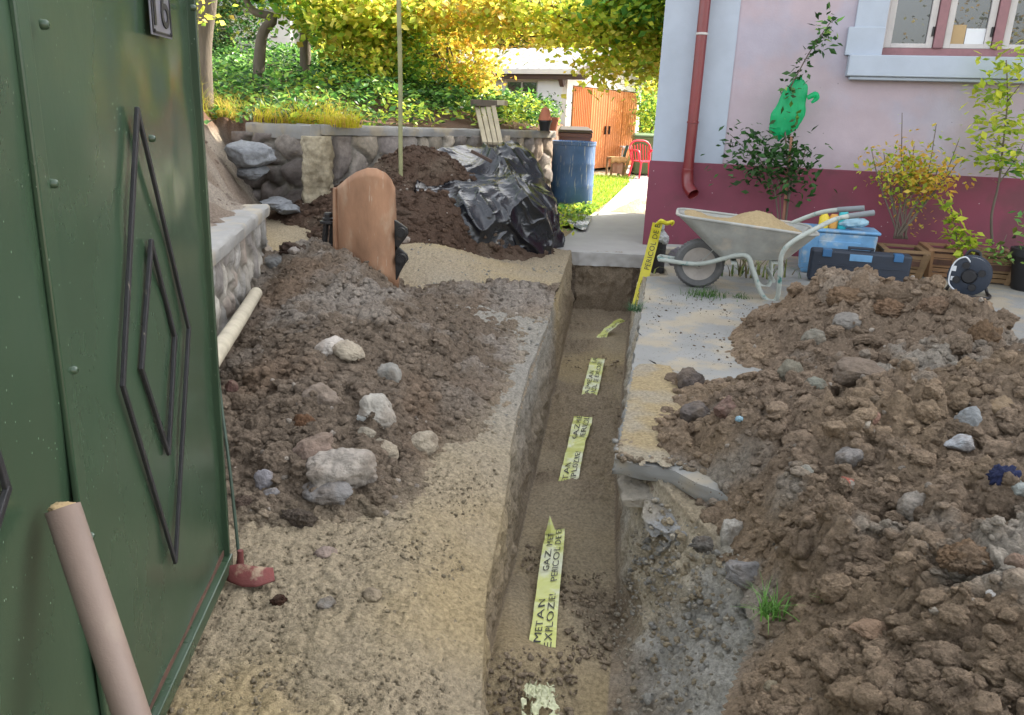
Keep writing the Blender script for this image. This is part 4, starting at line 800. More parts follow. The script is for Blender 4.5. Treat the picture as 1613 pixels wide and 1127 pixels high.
# ground cover: dark ivy-like leaves over the bank
P = bank_region(52000, -6.5, .95, 7.2, 16.5, rs); cl_ = fbm(P*np.array([1, 1, 0]), 1.3, 3, 61); keep = (cl_+rs.uniform(-.25, .5, len(P)) > -.05) & ((P[:, 0] > -2.9) | (P[:, 1] > 8.0)); P = P[keep]; c2 = cl_[keep]
hgt = .10+.22*np.clip(c2+.3, 0, 1)+.14*sstep(7.8, 10, P[:, 1]); P[:, 2] += hgt*rs.uniform(.1, 1, len(P))
dB = seg_d(P[:, 0], P[:, 1], P1w, P2w); tt = pal('gr+dk', len(P), rs); ty = pal('yg', len(P), rs); q = (dB < .45) | (fbm(P, .8, 2, 63) > .32); tt[q] = np.where(rs.rand(q.sum(), 1) < .55, ty[q], tt[q])
V, F, T = leaves(P, rs.uniform(.05, .115, len(P)), tt, 3, .55, 'leaf'); tag(bigmesh('ground_cover', V, F, M_leafd, T, smooth=False), 'leafy green ground cover spreading over the garden bank', 'ground cover', kind='stuff')
# yellow grass on the left of the bank and hanging over the coping
P = np.concatenate([bank_region(14000, -5.5, -1.9, 5.9, 8.9, rs), bank_region(22000, -6.5, -2.6, 7.6, 11.0, rs)]); nn = fbm(P, 1.6, 4, 65); P = P[(P[:, 2] > 1.08) & (nn > -.1)]; nn = nn[nn > -.1][:0]
tt = np.array([lin(q) for q in [(.78, .74, .30), (.70, .70, .26), (.80, .70, .42), (.58, .64, .22), (.74, .62, .36)]])[rs.randint(0, 5, len(P))]*rs.uniform(.7, 1.15, (len(P), 1))
b1 = blades(P, .22*(.6+1.1*np.clip(fbm(P, 2.5, 3, 68)+.4, 0, 1)), .0035, tt, 4, 1.0)
P = np.concatenate([np.stack([P0w[0]+(P1w[0]+.25-P0w[0])*u, P0w[1]+(P1w[1]-P0w[1])*u, 1.08+0*u], 1) for u in [rs.uniform(.15, 1.1, 700)]]); P[:, 1] += rs.uniform(-.02, .3, len(P))
tt = np.array([lin(q) for q in [(.80, .76, .25), (.74, .74, .2), (.80, .68, .36)]])[rs.randint(0, 3, len(P))]*rs.uniform(.8, 1.1, (len(P), 1)); b2 = blades(P, .26, .004, tt, 5, 1.3, (.55, -.75, 0))
V, F, T = merge([b1, b2]); tag(bigmesh('dry_grass', V, F, M_leaf, T, smooth=False), 'yellow dry grass on the left bank hanging over the wall end', 'grass', kind='stuff')
# lawn beyond the barrel and weeds along the path edge
n = 16000; y = rs.uniform(9.2, 17.5, n); xl = .5+(y-10.7)*.085; xr_ = np.interp(y, PY, PX); xl = np.where(y < 10.8, np.interp(y, [9.2, 10.8], [.35, .45]), xl); x = xl+(xr_-xl)*rs.rand(n); k = xr_ > xl; P = np.stack([x, y, 0*x+.0], 1)[k]
tt = np.array([lin(q) for q in [(.60, .72, .22), (.68, .76, .28), (.48, .62, .18)]])[rs.randint(0, 3, len(P))]*rs.uniform(.75, 1.15, (len(P), 1)); b1 = blades(P, .075, .006, tt, 6, .6)
tag(bigmesh('lawn_grass', *b1[:2], M_leaf, b1[2], smooth=False), 'sunlit lawn grass between the path and the shed', 'grass', kind='stuff')
P = []
for (px, py, s_, n) in [(868, 372, 16, 90), (880, 360, 14, 90), (900, 348, 14, 80), (918, 340, 10, 50), (862, 385, 10, 40), (885, 345, 16, 70)]:
    c = G(px, py); P.append(c+rs.normal(size=(n, 3))*np.array([s_/FPX*8, .12, .03])+np.array([0, 0, .05]))
P = np.concatenate(P); P[:, 2] = np.abs(P[:, 2])+.06; V, F, T = leaves(P, rs.uniform(.045, .09, len(P)), pal('yg+gr', len(P), rs), 8, .4, 'leaf')
tag(bigmesh('weeds', V, F, M_leaf, T, smooth=False), 'row of bright green weeds along the left edge of the path', 'weeds', kind='stuff')
def tuft(px, py, n, L, lab, c=(.30, .44, .2), z=0., wid=.003, lean=.9, sp=.03, name='grass_tuft', cat='grass tuft'):
    p = G(px, py, z); rs = np.random.RandomState(px); P = rs.normal(size=(n, 3))*np.array([sp, sp*.8, 0]); tt = np.repeat(np.array([lin(c)]), n, 0)*rs.uniform(.6, 1.3, (n, 1))
    b = blades(P, L, wid, tt, px, lean); o = bigmesh(name, b[0], b[1], M_leafd, b[2], smooth=False); o.location = p; return tag(o, lab, cat)
tuft(1110, 466, 160, .07, 'grass tuft growing from the slab joint under the barrow wheel', sp=.08)
tuft(1000, 490, 90, .09, 'bluish grass tuft hanging at the far right lip of the trench', (.34, .48, .34), -.02)
tuft(1212, 970, 60, .09, 'bright green grass tuft at the left foot of the clay heap', (.42, .60, .28), -.03, sp=.02)
tuft(1320, 958, 40, .06, 'small green grass tuft on the front slope of the clay heap', (.42, .58, .28), .06, sp=.02)
tuft(1165, 470, 60, .05, 'short grass line in the slab joint between the barrow legs', sp=.05)

# ------------------------------------------------------------ trees, vine and background greenery
def tp(px, py, Y, r): return (YP(px, py, Y), r)
b0 = lambda px, Y: (lambda p: (p[0], p[1], float(bank_h(np.array([p[0]]), np.array([p[1]]))[0])-.1 if bank_h(np.array([p[0]]), np.array([p[1]]))[0] > 0 else 0.))(YP(px, 150, Y))
tree('walnut_tree', 'thick grey leaning trunk at the left beside the gate with foliage above the picture', 'tree', [(b0(316, 8.2), .12), tp(318, 80, 8.2, .095), tp(327, 0, 8.2, .09), tp(338, -120, 8.2, .08), tp(350, -230, 8.3, .06)],
     [(300, -300, 8.3, 160, 70, 1., 1500, .10, 'dk+gr'), (310, 30, 7.9, 10, 40, .25, 60, .07, 'yel+yg')], 41, 3)
tree('plum_tree', 'dark forked tree with crooked limbs behind the ivy bank', 'tree', [(b0(405, 11), .09), tp(412, 60, 11, .07), tp(430, 30, 11, .06), tp(400, 18, 11, .045), tp(385, -10, 11, .035), tp(380, -70, 11, .02)],
     [(380, 20, 12, 46, 36, .8, 1300, .06, 'dk+olive'), (345, 45, 13, 30, 30, .8, 500, .06, 'dk+olive'), (440, -30, 11, 60, 40, .8, 900, .07, 'gr+yg'), (375, -60, 11, 80, 40, 1., 1200, .08, 'dk+gr')], 42, 4)
tree('fruit_tree', 'straight grey trunk among yellowing leaves behind the bank', 'tree', [(b0(482, 11.5), .09), tp(480, 50, 11.5, .07), tp(476, 10, 11.5, .065), tp(474, -80, 11.5, .05)],
     [(500, 14, 11, 60, 30, .8, 1300, .10, 'yg+gr'), (560, 22, 10.5, 60, 34, .8, 1500, .11, 'yel+yg'), (455, -60, 11, 90, 50, 1., 1600, .10, 'gr+yg'), (520, 55, 12.5, 30, 26, .5, 420, .07, 'yg+yel')], 43, 3)
tree('hazel_shrub', 'loose yellow green shrub with thin dark stems in the middle of the bank', 'shrub', [(b0(590, 10.8), .03), tp(575, 80, 10.8, .025), tp(555, 40, 10.8, .02), tp(548, -20, 10.8, .012)],
     [(590, 85, 10.6, 40, 40, .5, 700, .08, 'yg+yel'), (540, 80, 10.8, 20, 22, .3, 260, .08, 'yel'), (640, 90, 10.8, 40, 44, .5, 800, .08, 'yg+gr'), (600, 40, 11, 60, 36, .6, 1000, .09, 'yel+yg')], 44, 4)
tree('medlar_tree', 'crooked dark trunk bending through golden leaves left of the shed', 'tree', [(b0(712, 12), .09), tp(703, 120, 12, .075), tp(690, 90, 12, .07), tp(668, 66, 12, .06), tp(672, 30, 12, .055), tp(690, -40, 12, .04)],
     [(715, 95, 12, 62, 44, .7, 1400, .075, 'orange+yel'), (752, 118, 11.8, 30, 26, .5, 650, .075, 'yel+orange'), (690, 40, 12.3, 60, 50, .8, 1100, .08, 'yel+orange'), (725, 128, 11.5, 40, 20, .5, 500, .07, 'orange+yg')], 45, 5)
vine = tree('grape_vine', 'yellow leaved grape vine hanging over the shed roof in front of the house corner', 'vine', [(b0(655, 11.2), .035), tp(660, 60, 11.2, .03), tp(670, 0, 11.2, .03), tp(700, -60, 11.2, .025)],
     [(640, 20, 11, 60, 40, .6, 1300, .11, 'yel+yg'), (740, 24, 11, 80, 40, .9, 1500, .10, 'yel+orange'), (830, 20, 11, 80, 34, .9, 1500, .10, 'yel+yg'), (915, 24, 10.8, 60, 38, .8, 1300, .10, 'yel+yg'),
      (975, 50, 10.5, 45, 56, .6, 1300, .10, 'yel+yg'), (1030, 60, 10.4, 34, 66, .6, 1200, .10, 'yel+yg'), (1010, 5, 10, 60, 34, .7, 1600, .11, 'gr+yg'), (870, 56, 11, 50, 16, .4, 200, .09, 'yel'), (1040, 110, 10.8, 26, 34, .4, 420, .09, 'yel+yg'), (935, 92, 10.5, 20, 22, .3, 190, .09, 'yel+yg'),
      (960, 118, 10.3, 26, 16, .2, 90, .10, 'yel'), (940, 140, 10.2, 12, 8, .1, 16, .12, 'yel')], 46, 8)
# pergola that carries the vine
pg = tag(empty('pergola', (0, 0, 0)), 'thin brown timber pergola post and beam carrying the vine beside the house corner', 'pergola')
for a, b, c in [((1043, 145, 15.5), (1045, 235, 15.5), .05)]:
    p, q = YP(*a), YP(*b); MB().bar((q[0], q[1], -.02), (p[0], p[1], 3.2), c*1.6, c*1.6).build('post', M_dbrown, pg)
p, q = YP(1043, 60, 15.5), YP(600, 55, 12.6); MB().bar((p[0], p[1], 3.15), (q[0], q[1], 3.15), .07, .10).build('beam', M_dbrown, pg)
def hedge(name, label, cat, blobs, seed, mat_=None): V, F, T = cloud(blobs, seed); return tag(bigmesh(name, V, F, mat_ or M_leafd, T, smooth=False), label, cat)
tree('laurel_bush', 'bright green hedge bush between the shed and the house corner', 'bush', [(np.array([*YP(1024, 230, 21)[:2], 0.]), .05), (np.array([*YP(1024, 230, 21)[:2], 1.2]), .03)], [(1026, 175, 21, 22, 42, .8, 1500, .10, 'gr+yg')], 51, 1)
tree('elder_bush', 'mid green leafy bush on the bank just left of the shed window', 'bush', [(b0(700, 11.8), .04), tp(700, 150, 11.8, .03)], [(670, 155, 11.4, 44, 34, .6, 1300, .085, 'gr+dk'), (730, 160, 11.8, 44, 28, .6, 1000, .075, 'gr+yg')], 52, 2, mat_=M_leafd)
tree('currant_bush', 'low dark green bush under the shed window', 'bush', [(b0(815, 13), .03), tp(815, 185, 13, .02)], [(826, 190, 13, 30, 8, .4, 400, .07, 'dk+gr'), (785, 186, 13, 24, 10, .4, 300, .07, 'gr+yg')], 53, 2, mat_=M_leafd)
# wooded hill closing the view
xs = np.linspace(-70, 70, 150); ys = np.linspace(30, 75, 40); XX, Y_ = np.meshgrid(xs, ys); Q = np.stack([XX.ravel(), Y_.ravel(), 0*XX.ravel()], 1)
zz = (Y_-30)*.62-1+5*fbm(Q, .12, 4, 3).reshape(XX.shape)*sstep(30, 40, Y_); V = np.stack([XX.ravel(), Y_.ravel(), zz.ravel()], 1); a, b = XX.shape; idx = np.arange(a*b).reshape(a, b)
F = np.stack([idx[:-1, :-1].ravel(), idx[:-1, 1:].ravel(), idx[1:, 1:].ravel(), idx[1:, :-1].ravel()], 1); tag(bigmesh('hill', V, F, M_ground, np.repeat(C_(.30, .34, .18)[None], len(V), 0)), kind='structure')
rs = np.random.RandomState(5); k = rs.randint(0, len(V), 700); c = V[k]; c = c[(c[:, 1] < 62)]; n = 32000; q = rs.randint(0, len(c), n); P = c[q]+rs.normal(size=(n, 3))*np.array([1.3, 1.3, 1.5])+np.array([0, 0, 2.0])
tw = np.array([lin(z_) for z_ in [(.25, .34, .14), (.4, .46, .2), (.5, .48, .2), (.55, .45, .25), (.2, .28, .13)]])[(q*7 % 5)]*rs.uniform(.7, 1.3, (n, 1)); V, F, T = leaves(P, rs.uniform(.3, .8, n), tw, 6, .3, 'far')
tag(bigmesh('far_woods', V, F, M_leafd, T, smooth=False), 'far wooded slope closing the view behind the garden', 'woods', kind='stuff')
# mid distance trees that close the gaps
for i, (px, Y, w_, h_, p_, lab) in enumerate([(360, 19, 120, 80, 'dk+olive', 'dark olive tree far back at the left edge of the garden'), (500, 21, 110, 90, 'olive+gr', 'pale green tree far behind the straight grey trunk'), (640, 20, 110, 90, 'yg+olive', 'yellow green tree far behind the thin pole'),
                                              (790, 25, 100, 70, 'orange+olive', 'rust tinted tree directly behind the shed roof'), (930, 27, 110, 80, 'orange+yg', 'golden tree far behind the shed gable'), (1050, 26, 70, 110, 'gr+yg', 'green tree behind the hedge bush at the house corner')]):
    p = YP(px, 100, Y); tree('garden_tree', lab, 'tree', [(np.array([p[0], p[1], .0]), .16), (np.array([p[0]+.1, p[1], 2.]), .12), (np.array([p[0], p[1], 4.]), .08)],
        [(px, 60, Y, w_, h_*.6, 1.6, 1500, .20, p_), (px+30, -40, Y, w_*.9, h_*.7, 1.6, 1200, .22, p_), (px-40, 110, Y, w_*.6, 40, 1.2, 700, .16, p_)], 70+i, 3, mat_=M_leafd)

# unseen trees added behind the camera for the house windows to mirror
for (x, y, lab) in [(-3.5, -15, 'rust leaved unseen tree added behind the viewer for the window reflection'), (4.5, -19, 'thin bare brown unseen tree added behind the viewer for the window reflection')]:
    r_ = tag(empty('reflection_tree', (x, y, 0)), lab, 'tree'); m_ = MB(); m_.tube([(0, 0, 0), (.1, 0, 1.5), (0, .1, 3)], [.2, .15, .1], 10, smooth=3); rs = np.random.RandomState(int(y*-3))
    for k in range(16): branchy(m_, (0, .05, 2.2+.1*k), (rs.uniform(-2.5, 2.5), rs.uniform(-1.5, 1.5), rs.uniform(3, 7)), .06, .012, k, wob=.09)
    m_.build('trunk', M_bark, r_, smooth=True, auto=False); P = rs.normal(size=(1500, 3))*np.array([1.6, 1.0, 1.2])+np.array([0, 0, 4.]); V, F, T = leaves(P, .16, pal('orange+olive', 1500, rs), 3, .3, 'far'); bigmesh('crown', V, F, M_leafd, T, r_, smooth=False)
# thin pole
p = YP(631, 240, 7.0); q = YP(628, 0, 7.0); mb = MB(); p2 = p+(p-q)*1.2; q2 = q+(q-p)*.6; mb.tube([p2, p, (p+q)/2+np.array([.006, 0, 0]), q, q2], .019, 12, smooth=4)
tag(mb.build('pole', mat('lichen_pole', base=(.24, .24, .12), rough=.8, var=.3, vs=9, bump=.3, bs=50), smooth=True), 'tall thin mossy pole standing in the dark soil before the garden wall', 'pole')
# distant white hut glimpsed at the left
p = YP(432, 60, 18); r_ = tag(empty('hut', (p[0], p[1], 1.5), .1), 'small whitewashed hut glimpsed between the trees at the upper left', 'hut')
MB().span(-.9, .35, 0, 1.5, 0, 1.75).build('wall', M_white, r_); MB().add([(-1.1, -.2, 1.7), (.55, -.2, 1.7), (.55, .8, 2.2), (-1.1, .8, 2.2), (-1.1, 1.8, 1.7), (.55, 1.8, 1.7)], [(0, 1, 2, 3), (3, 2, 5, 4)]).build('roof', M_roof, r_, thick=.06)

# ------------------------------------------------------------ shed
SA = atan2(.87, .5); S0 = YP(893, 150, 18.0); S0 = np.array([S0[0], S0[1], 0]); shed = tag(empty('shed', tuple(S0), 0.), 'whitewashed garden shed with big orange double doors and pale tiled roof', 'shed')
gx, gy = cos(SA), sin(SA); LR, LB = 4.5, 4.2                     # along door side, along window side (going left and back)
def SP(a, b, z): return (gx*a-gy*b, gy*a+gx*b, z)                # a along doors, b to the left
def sbox(mb, a0, a1, b0_, b1, z0, z1):
    return mb.add([SP(a, b, z) for a in (a0, a1) for b in (b0_, b1) for z in (z0, z1)], [(0, 1, 3, 2), (4, 6, 7, 5), (0, 4, 5, 1), (2, 3, 7, 6), (0, 2, 6, 4), (1, 5, 7, 3)])
zE, zR, dH = 2.22, 2.78, 1.92
mb = MB(); sbox(mb, 0, .28, -.0, .15, 0, zE); sbox(mb, LR-.28, LR, 0, .15, 0, zE); sbox(mb, .28, LR-.28, 0, .15, dH, zE)
mb.add([SP(0, 0, zE), SP(LR, 0, zE), SP(LR/2, 0, zR), SP(0, .15, zE), SP(LR, .15, zE), SP(LR/2, .15, zR)], [(0, 1, 2), (3, 5, 4), (0, 2, 5, 3), (1, 4, 5, 2)])
sbox(mb, 0, .15, .15, .75, 0, zE); sbox(mb, 0, .15, 1.62, LB, 0, zE); sbox(mb, 0, .15, .75, 1.62, 0, 1.22); sbox(mb, 0, .15, .75, 1.62, 2.0, zE); sbox(mb, LR-.15, LR, .15, LB, 0, zE)
mb.build('wall', M_white, shed)
mb = MB(); 
def corr(a0, a1, z0, z1, n, amp, off):
    rows = []
    for z in (z0, z1): rows.append([SP(a0+(a1-a0)*k/n, off-amp*sin(k*pi/3), z) for k in range(n+1)])
    return rows
dw = (LR-.56)/4
for k in range(4):
    m_ = MB(); m_.sheet(corr(.28+dw*k+.012, .28+dw*(k+1)-.012, .04, dH-.02, 60 if k == 0 else 42, .022 if k == 0 else .010, -.01)); d_ = m_.build('door_leaf', M_orange, shed, thick=.02)
    if k in (1, 2): m2 = MB(); aa = .28+dw*2+(-.12 if k == 1 else .12); sbox(m2, aa-.015, aa+.015, -.075, -.03, .85, 1.05); m2.build('handle', M_blacks, d_)
for s_, nm in ((0, 'roof_slope'), (1, 'roof_slope')):
    rows = []; N = 22
    for i in range(N+1):
        t = i/N; stp = (i % 2)*.03; a = (-.35+(LR/2+.35)*t) if s_ == 0 else (LR+.35-(LR/2+.35)*t); z = zE-.09+(zR+.10-zE+.09-.09)*t+.06+stp*0; rows.append([SP(a, -.35+(LB+.7)*k/90, z+.022*sin(k*1.25)+(.022 if i % 2 else -.0)) for k in range(91)])
    MB().sheet(rows).build(nm, M_roof, shed, thick=.035)
m_ = MB(); sbox(m_, -.37, -.33, -.36, LB+.36, zE-.10, zE+.0); m_.build('fascia', M_white, shed)
m_ = MB(); m_.bar(SP(LR/2*.15, -.37, zE+.0), SP(LR/2, -.37, zR+.04), .03, .16).bar(SP(LR*.93, -.37, zE+.0), SP(LR/2, -.37, zR+.04), .03, .16).build('bargeboard', M_roof, shed)
m_ = MB(); sbox(m_, LR*.42, LR*.60, -.02, .0, zE+.06, zE+.28); m_.build('gable_vent', mat('grey_vent', base=(.25, .22, .2), rough=.8), shed)
m_ = MB(); m_.bar(SP(-.22, -.55, 2.07), SP(-.22, 2.2, 2.07), .11, .11).bar(SP(-.1, .06, 1.9), SP(-.22, .06, 2.06), .10, .12).build('beam', M_dbrown, shed)
wf = MB()
for (b0_, b1, z0, z1) in [(.75, .79, 1.22, 2.0), (1.58, 1.62, 1.22, 2.0), (1.17, 1.20, 1.22, 2.0), (.79, 1.58, 1.22, 1.26), (.79, 1.58, 1.96, 2.0), (.79, 1.58, 1.60, 1.63)]: sbox(wf, .02, .07, b0_, b1, z0, z1)
wf = wf.build('window', M_whitep, shed); m_ = MB(); sbox(m_, .05, .055, .76, 1.61, 1.23, 1.99); m_.build('pane', M_glassd, wf)
m_ = MB(); sbox(m_, -.02, -.001, .12, .74, 1.05, 2.0); m_.build('shutter', M_paper, shed, bevel=.004)
m_ = MB(); sbox(m_, .2, LR-.2, .2, LB-.1, .02, .03); m_.build('floor', M_int, shed)

# far corner of the yard: bins, table, chair, stool
def binn(name, label, px0, px1, pyt, Y, body, lid, ht=None, wheels=True):
    p0, p1 = YP(px0, pyt, Y), YP(px1, pyt, Y); w_ = p1[0]-p0[0]; h_ = p0[2]; r_ = tag(empty(name, ((p0[0]+p1[0])/2, Y+w_*.5, 0)), label, 'bin'); d = w_*.95
    MB().add([(sx*w_*k/2, sy*d*k/2, z) for z, k in ((.06, .8), (h_*.92, .98)) for sx, sy in ((-1, -1), (1, -1), (1, 1), (-1, 1))], [(0, 1, 2, 3), (4, 5, 6, 7), (0, 1, 5, 4), (1, 2, 6, 5), (2, 3, 7, 6), (3, 0, 4, 7)]).build('body', body, r_, bevel=.02)
    MB().span(-w_*.51, w_*.51, -d*.51, d*.51, h_*.86, h_*.915).build('rim', body, r_, bevel=.008)
    MB().add([(-w_*.53, -d*.54, h_*.92), (w_*.53, -d*.54, h_*.92), (w_*.53, d*.54, h_*.92), (-w_*.53, d*.54, h_*.92), (-w_*.5, -d*.5, h_*.96), (w_*.5, -d*.5, h_*.96), (w_*.42, d*.4, h_), (-w_*.42, d*.4, h_)], [(0, 1, 2, 3), (4, 5, 6, 7), (0, 1, 5, 4), (1, 2, 6, 5), (2, 3, 7, 6), (3, 0, 4, 7)]).build('lid', lid, r_, bevel=.01)
    for s in (-1, 1): MB().lathe([(.001, -.03), (.09, -.03), (.1, 0), (.09, .03), (.001, .03)], (s*w_*.38, d*.42, .1), Matrix.Rotation(pi/2, 3, 'Y')).build('wheel', M_black, r_, smooth=True)
    return r_
binn('wheelie_bin', 'brown wheelie bin with a dark lid behind the blue barrel', 882, 934, 199, 12.0, M_brown, M_binlid)
binn('wheelie_bin', 'olive green bin standing behind the red plastic chair', 1001, 1041, 210, 17.6, M_greenbin, M_greenbin)
c = G(1014, 283); ch = tag(empty('garden_chair', tuple(c), radians(-160)), 'red plastic garden armchair by the white table', 'chair'); W_ = .48
m_ = MB(); m_.span(-.22, .22, -.21, .21, .37, .395).build('seat', M_red, ch, bevel=.01)
for sx in (-1, 1):
    for sy in (-1, 1): MB().tube([(sx*.25, sy*.24, 0), (sx*.20, sy*.19, .37)], [.018, .026], 8).build('leg', M_red, ch, smooth=True)
    MB().tube([(sx*.24, .2, .37), (sx*.27, .2, .56), (sx*.27, .1, .6), (sx*.25, -.22, .6), (sx*.22, -.24, .5)], [.02, .02, .028, .02, .02], 8, smooth=3).build('armrest', M_red, ch, smooth=True)
m_ = MB()
for k in range(7): x = -.18+.06*k; m_.bar((x, -.2, .38), (x*1.1, -.29, .74-.02*abs(k-3)), .035, .012)
m_.tube([(-.22, -.21, .38), (-.25, -.28, .66), (-.15, -.30, .78), (0, -.305, .80), (.15, -.30, .78), (.25, -.28, .66), (.22, -.21, .38)], .02, 8, smooth=4); m_.build('backrest', M_red, ch, smooth=True)
ch2 = ch.copy(); COL.objects.link(ch2); ch2.location = (c[0]+.45, c[1]+1.1, 0); ch2.rotation_euler = (0, 0, radians(20)); tag(ch2, 'second red plastic chair half hidden behind the white table', 'chair')
for k in list(ch.children): d_ = k.copy(); COL.objects.link(d_); d_.parent = ch2
for o_ in (ch, ch2): o_['group'] = 'red plastic chairs at the white table'
c = G(1008, 268); tb = tag(empty('table', (c[0], c[1]+.2, 0)), 'small white topped table beside the red chairs', 'table'); h_ = YP(1008, 232, c[1])[2]
MB().span(-.5, .55, -.35, .35, h_-.04, h_).build('tabletop', M_paper, tb, bevel=.01)
for sx in (-.45, .5):
    for sy in (-.3, .3): MB().tube([(sx, sy, 0), (sx*.92, sy, h_-.04)], .022, 8).build('leg', M_paper, tb)
c = G(975, 278); tr_ = tag(empty('folding_bench', (c[0]+.3, c[1]+.2, 0)), 'folded dark green and yellow slatted bench leaning on the table', 'bench')
for k in range(4): MB().bar((-.30+.13*k, 0, 0), (-.10+.13*k, .25, .66), .06, .03).build('slat', M_dkgreen if k % 2 == 0 else mat('yellow_wood', base=(.5, .4, .15)), tr_)
c = G(966, 277); st = tag(empty('stool', (c[0]+.05, c[1]+.15, 0), .3), 'small brown wooden stool with a tan cloth beside the shed door', 'stool'); MB().span(-.17, .17, -.15, .15, .36, .40).build('seat', M_woodp, st, bevel=.006)
for sx in (-1, 1):
    for sy in (-1, 1): MB().bar((sx*.15, sy*.13, 0), (sx*.15, sy*.13, .36), .04, .04).build('leg', M_woodp, st)
MB().span(-.13, .13, -.13, -.11, .05, .36).build('side_panel', M_rust, st)
rows = [[(-.19+.38*i/10, -.165-.01*sin(i*2.), .41-.03*j*j*.45+(.0 if j == 0 else -.02*sin(i*1.5))) for i in range(11)] for j in range(4)]; rows = [[(x, y+.2, .41) for x, y, z in rows[0]]]+rows
o = MB().sheet(rows).build('cloth', mat('tan_cloth', base=(.55, .36, .16), rough=.9), None, smooth=True, thick=.004); o.location = st.location; o.rotation_euler = st.rotation_euler; tag(o, 'tan cloth draped over the small brown stool', 'cloth')
# wooden boards and pots on the coping
p = YP(778, 212, 9.0); q = YP(752, 178, 9.6); bd = tag(empty('timber_stack', tuple(p)), 'bundle of pale boards leaning on the garden wall under a short block', 'boards')
for k in range(4): MB().bar((-.10+.06*k, 0, -.1), (-.24+.065*k, .7, .30+.01*k), .05, .03).build('board', M_wood, bd)
MB().box((-.14, .72, .34), (.32, .2, .075), .3).build('block', M_bark, bd, bevel=.008); MB().box((.02, .74, .35), (.2, .16, .06), -.2).build('block', M_wood, bd, bevel=.008)
def pot(name, label, c, r, h, material, tilt=0, leaf=None, seed=0):
    r_ = tag(empty(name, tuple(c)), label, 'flower pot'); r_.rotation_euler = (0, tilt, 0); MB().lathe([(.001, 0), (r*.7, 0), (r*.95, h*.82), (r*1.08, h*.82), (r*1.08, h), (r*.95, h), (r*.9, h*.85), (.001, h*.84)]).build('pot', material, r_, smooth=True)
    if leaf: P = RS.normal(size=(leaf[0], 3))*np.array([leaf[1], leaf[1], leaf[1]*.8])+np.array([0, 0, h+leaf[1]]); V, F, T = leaves(P, leaf[2], pal(leaf[3], leaf[0], RS), seed, .3, 'leaf'); bigmesh('foliage', V, F, M_leafd, T, r_, smooth=False)
    return r_
pot('flower_pot', 'terracotta pot with a leafy plant standing on the wall coping', (*YP(869, 205, 10.5)[:2], 1.06), .09, .17, M_terra, 0, (90, .13, .05, 'dk+gr'), 2)
pot('flower_pot', 'dark flower pot beside the terracotta one on the wall coping', (*YP(858, 205, 10.3)[:2], 1.06), .085, .13, M_black)
o = MB().lathe([(.001, .16), (.05, .13), (.085, 0), (.09, 0), (.09, -.01), (.001, -.01)], (0, 0, 0)).build('pot_saucer', M_terra, smooth=True); o.location = (*YP(858, 200, 10.3)[:2], 1.20); tag(o, 'small upturned pink terracotta pot lying on the dark pot', 'flower pot')
# blue barrel
c = G(899, 323); dB_ = (c-EYE)@CF; rad = 33/FPX*dB_; hB = YP(900, 224, c[1])[2]; br_ = tag(empty('barrel', tuple(c)), 'worn blue plastic barrel with white scratches beside the tarp', 'barrel')
MB().lathe([(.001, 0), (rad*.94, 0), (rad, .03), (rad, hB*.3), (rad*1.02, hB*.33), (rad, hB*.36), (rad, hB*.64), (rad*1.02, hB*.67), (rad, hB*.70), (rad, hB*.95), (rad*1.03, hB*.96), (rad*1.03, hB), (rad*.97, hB), (rad*.95, hB*.97), (rad*.95, hB*.80), (.001, hB*.80)], seg=48).build('body', M_barrel, br_, smooth=True)
MB().lathe([(rad*.985, hB*1.0), (rad*1.04, hB*1.0), (rad*1.04, hB*1.015), (rad*.985, hB*1.015)], seg=48, close=True).build('rim', M_barrel, br_, smooth=True)

# ------------------------------------------------------------ tarp-covered heap
TP = pts_of([(668, 246, 7.45, 0), (700, 236, 7.6, 0), (735, 228, 7.9, 0), (770, 224, 8.1, 0), (800, 219, 8.2, 0), (835, 222, 8.2, 0), (858, 240, 8.2, 0), (875, 262, 8.15, 0), (740, 268, 7.5, 0), (790, 262, 7.8, 0), (835, 270, 7.9, 0), (700, 272, 7.2, 0),
             (730, 300, 7.25, 0), (780, 300, 7.5, 0), (830, 305, 7.65, 0), (868, 300, 7.9, 0), (770, 330, 7.35, 0), (815, 345, 7.4, 0), (860, 335, 7.7, 0), (835, 366, 7.3, 0), (790, 362, 7.2, 0)])+[(-.1, 8.9, .6), (.3, 8.9, .45), (-.7, 8.6, .6), (.1, 9.2, .05), (-.9, 9., .1), (.75, 8.4, .0), (.8, 7.8, .02), (.55, 7.45, .02)]
f_t = tps(TP); OUT = np.array([(-1.2, 7.05), (-.98, 6.62), (-.42, 6.50), (.06, 6.85), (.36, 7.32), (.47, 7.95), (.32, 8.55), (-.2, 8.8), (-.8, 8.4), (-1.0, 7.9)]); tc0 = np.array([-.22, 7.85])
ao = np.arctan2(OUT[:, 1]-tc0[1], OUT[:, 0]-tc0[0]); ro = np.linalg.norm(OUT-tc0, axis=1); o_ = np.argsort(ao); ao, ro = ao[o_], ro[o_]
n, m = 620, 260; A_, TT = np.meshgrid(np.linspace(-pi, pi, n, endpoint=False), np.linspace(0, 1, m)); th = TT*pi/2
rA = np.interp(A_, ao, ro, period=2*pi); rho = np.cos(th)**.55; zeta = np.sin(th)**.62; xx = tc0[0]+rA*rho*np.cos(A_); yy = tc0[1]+rA*rho*np.sin(A_); top = np.clip(f_t(tc0[0]+(xx-tc0[0])*.92, tc0[1]+(yy-tc0[1])*.92), .72, 1.06)-.02; zz = top*zeta
Q = np.stack([xx.ravel(), yy.ravel(), zz.ravel()], 1); rdg = lambda P_, sc, s_, k=4: (1-np.abs(fbm(P_, sc, 2, s_)))**k
